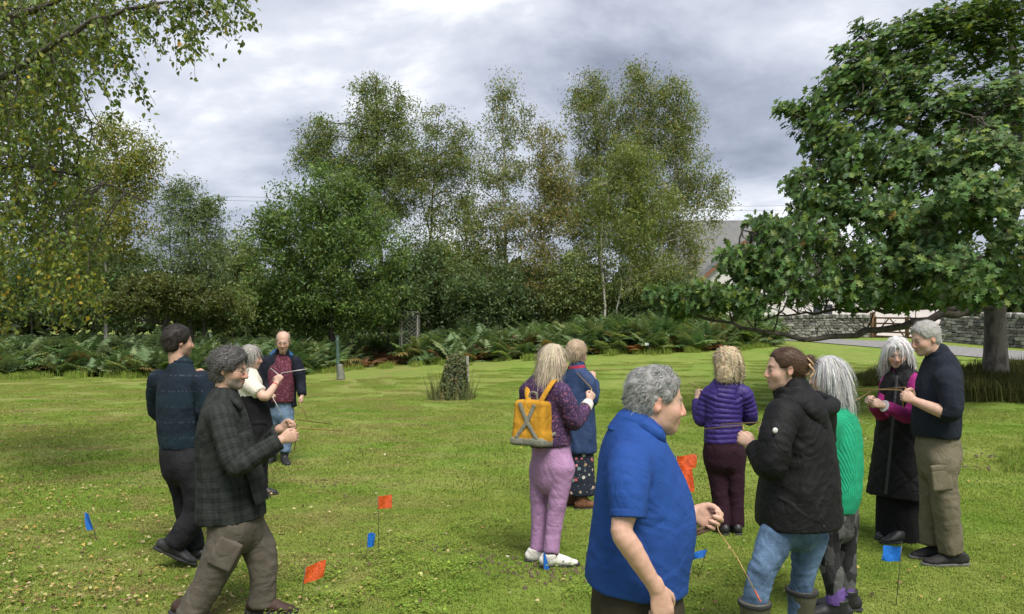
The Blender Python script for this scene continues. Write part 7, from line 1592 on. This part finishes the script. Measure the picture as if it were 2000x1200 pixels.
def khaki_man():
    p = Person('grey-haired man in navy pullover and khaki cargo trousers at the right, facing left', 5.47, 1836, 182, .006, skin=(.52, .335, .26))
    p.head(1807, 662, 0, yaw=186, pitch=16, sc=.98, neck=(1831, 700, 0), neck_r=.062, brow=(.3, .28, .25), beard=.35, beard_c=(.35, .32, .3), jaw=1.05)
    p.hair('short', [(.36, .35, .33), (.50, .49, .47), (.26, .25, .235)], (3, 3, 1.5), 2000, .014, .032, .004, .002, .35, seed=16, rough=.006, back_low=-.08, low=-.005)
    ls = p.J(1849, 744, -.18); le = p.J(1856, 808, -.25); lw = p.J(1787, 784, -.12); rs = p.J(1838, 742, .18); re = p.J(1820, 808, .22); lw2 = p.J(1785, 776, .06)
    p.arm([ls, p.J(1856, 780, -.22), le, p.J(1828, 800, -.2), lw], (.045, .045, .043, .044, .03)); p.arm([rs, re, lw2], (.045, .042, .03)); gl = p.hand(lw, (-.9, .15, .42), (.1, .9, 0), (.3, 0, 1), 'grip', 1.02); gr = p.hand(lw2, (-.9, 0, .4), (0, -1, 0), (.3, 0, 1), 'grip', 1.02)
    p.spine((1832, 845, 0), ([(1838, 900, -.09), (1847, 968, -.09), (1858, 1072, -.08)], [(1826, 900, .09), (1823, 965, .09), (1820, 1055, .1)])); p.finish_body()
    NP = cloth('navy_pullover', (0.0136, 0.0177, 0.0272), .92, .18); g = p.garment('pullover', NP, disp=folds(.006, [(le, .11, .010, le - ls), (p.J(1815, 830, -.1), .14, .006, (.3, 0, 1)), (p.J(1836, 770, -.12), .1, .005, (1, 0, .6))], 141)); g.torso([(1828, 852, 0, .172, .152), (1828, 835, 0, .176, .157), (1830, 805, 0, .178, .153), (1833, 770, 0, .190, .148), (1836, 738, 0, .188, .128), (1837, 716, 0, .15, .11), (1834, 700, 0, .09, .085), (1832, 690, 0, .078, .077)]); g.limb([(1849, 742, -.18), (1857, 776, -.23), (1857, 806, -.25), (1840, 804, -.225)], (.084, .077, .068, .058)); g.limb([(1838, 740, .18), (1826, 776, .22), (1820, 806, .22), (1808, 800, .17)], (.084, .076, .066, .056)); s_ = g.done()
    k = p.garment('collar', NP, .005); k.raw([p.J(1833, 702, 0), p.J(1829, 684, 0)], [(.088, .086), (.078, .078)], L=p.L, flat=(0, 1), sub=1); k.done(parent=s_)
    KH = cloth('khaki_trousers', (0.1445, 0.1275, 0.0850), var=.16); t_ = p.garment('cargo_trousers', KH, disp=folds(.008, [(p.J(1846, 970, -.1), .15, .009, (.2, 0, 1)), (p.J(1856, 1050, -.08), .14, .011, (0, 0, 1)), (p.J(1820, 1040, .1), .12, .010, (0, 0, 1)), (p.J(1836, 880, -.1), .13, .006, (1, 0, .6))], 142)); t_.torso([(1833, 908, 0, .155, .138), (1832, 880, 0, .162, .146), (1831, 840, 0, .138, .122)], flat=(0, 1)); t_.limb([(1837, 900, -.085), (1843, 950, -.09), (1849, 1000, -.09), (1858, 1078, -.08)], (.108, .092, .086, .080)); t_.limb([(1826, 900, .085), (1823, 960, .09), (1821, 1010, .1), (1820, 1062, .1)], (.112, .096, .088, .082)); tr = t_.done()
    for (x, y, nm, hx, hz) in ((1838, 914, 'flap', .078, .022), (1839, 938, 'cargo_pocket', .072, .075), (1862, 852, 'back_pocket', .05, .03)):
        k = p.garment(nm, KH, .006, folds(.003, seed=9)); k.S.box(p.J(x, y, -.178 if x < 1850 else -.13), (hx, .014, hz), axes(0 if x < 1850 else 30, -6), .010); k.done(parent=tr)
    SG = cloth('grey_trail_shoe', (0.0245, 0.0238, 0.0238), .7, .4); LG_ = simple('light_sole', (.10, .10, .095), .8, .2)
    p.shoe(p.J(1864, 1085, -.08), 180, .315, SG, LG_, boot=.10, w=.054); p.shoe(p.J(1836, 1065, .1), 183, .315, SG, LG_, boot=.10, w=.054)
    rod('brass rod held in the near hand of the man in the navy pullover', gl(.085, 0, .03), W(1667, 760, 5.7), hdir=(-.05, 0, 1), r=.0035); rod('brass rod held in the far hand of the man in the navy pullover', gr(.085, 0, .03), W(1671, 765, 6.2), hdir=(-.05, 0, 1), r=.0035)

# ------------------------------------------------------------------ marker flags
def flagmat(name, c):
    t = NT(name); cv = t.coord(); c = t.mix(t.rng(t.noise(cv, 45, 3, .6, 1.5), .35, .65), tuple(x * .72 for x in c), tuple(min(1, x * 1.12 + .01) for x in c)); bn = t.bump(t.noise(cv, 30, 2, .5, 1.5), .6, .01); d = t.n('ShaderNodeBsdfDiffuse', {'Color': c, 'Normal': bn}); tr = t.n('ShaderNodeBsdfTranslucent', {'Color': c}); m = t.n('ShaderNodeMixShader', {0: .35, 1: d.outputs[0], 2: tr.outputs[0]}); g = t.n('ShaderNodeBsdfGlossy', {'Roughness': .35}); m2 = t.n('ShaderNodeMixShader', {0: .05, 1: m.outputs[0], 2: g.outputs[0]}); t.t.links.new(m2.outputs[0], t.out.inputs[0]); return t.m
ORANGE = flagmat('orange_flag', (.85, .15, .03)); BLUE = flagmat('blue_flag', (.01, .20, .72)); WIREM = NT('flag_wire').pbr((.12, .12, .10), .5, Metallic=.5)
def flag(label, top, bot, ground, size, yaw, mat, across, group='marker flags', seed=1, wave=.018):
    """flag sheet fixed to a wire; across = direction of the sheet away from the wire"""
    r = np.random.default_rng(seed); top, bot, ground = (np.array(v, float) for v in (top, bot, ground)); root = thing('marker_flag', ground, label, 'flag', group)
    upv = nrm(top - bot); w, h = size; a = nrm(across); nn = nrm(np.cross(a, upv)); n = 9; V = []
    for side in (0, 1):
        for i in range(n):
            for j in range(n):
                u, v = i / (n - 1), j / (n - 1); V.append(top - upv * h * v + a * w * u + nn * (wave * math.sin(u * 5 + v * 2.2 + seed) * u ** .6 + side * .0008) + upv * (.006 * math.sin(seed * 2 + u * 4) * u))
    V = np.array(V); F = []
    for s_ in (0, 1):
        for i in range(n - 1):
            for j in range(n - 1): q = s_ * n * n + i * n + j; f = [q, q + n, q + n + 1, q + 1]; F.append(f if s_ == 0 else f[::-1])
    obj('sheet', mesh_np('sheet', V - ground, np.array(F), True, mats=[mat]), root)
    P = np.array([top + upv * .004, bot, ground - np.array([0, 0, .03])]); Vt, Ft, Tt = tubes_np([(P, .0024)], 5); obj('wire', mesh_np('wire', Vt - ground, [Ft, Tt], True, mats=[WIREM]), root); return root
def ground_flags():
    def gf(label, px_top, py_top, gx, gy, w_px, h_px, mat, across, seed):
        g = G(gx, gy); d = g[1]; s = d / FPX; top = W(px_top, py_top, d); a = nrm(across); flag(label, top, top - nrm(top - g) * h_px * s, g, (w_px * s, h_px * s), 0, mat, a, seed=seed)
    gf('orange marker flag standing furthest back in the middle of the lawn', 738, 970, 740, 1080, 27, 25, ORANGE, (1, .15, .12), 1)
    gf('orange marker flag nearest the camera, right of the plaid-shirted man', 597, 1108, 586, 1185, 40, 34, ORANGE, (1, .25, .30), 2)
    gf('small folded blue flag between the two orange flags', 718, 1043, 716, 1098, 14, 27, BLUE, (.9, .45, .05), 3)
    gf('narrow blue flag at far left among the fallen leaves', 173, 1004, 190, 1058, 17, 34, BLUE, (-.85, .5, .02), 4)
    gf('square blue flag on a tall wire at the feet of the khaki-trousered man', 1761, 1068, 1749, 1188, 36, 29, BLUE, (-1, .1, 0), 5)
    gf('small drooping blue flag in front of the polo-shirted man\'s hand', 1382, 1073, 1360, 1130, 26, 17, BLUE, (-.85, .4, -.35), 6)
    gf('limp blue flag hanging by the white boots of the backpack woman', 1061, 1080, 1062, 1118, 12, 34, BLUE, (.5, .6, -.35), 7)
FAST_PEOPLE = globals().get('ONLY')
for fn in (plaid_man, fleece_man, cream_woman, bald_man, backpack_woman, blue_coat_woman, polo_man, purple_woman, black_jacket_woman, green_woman, gilet_woman, khaki_man):
    fn()
ground_flags()
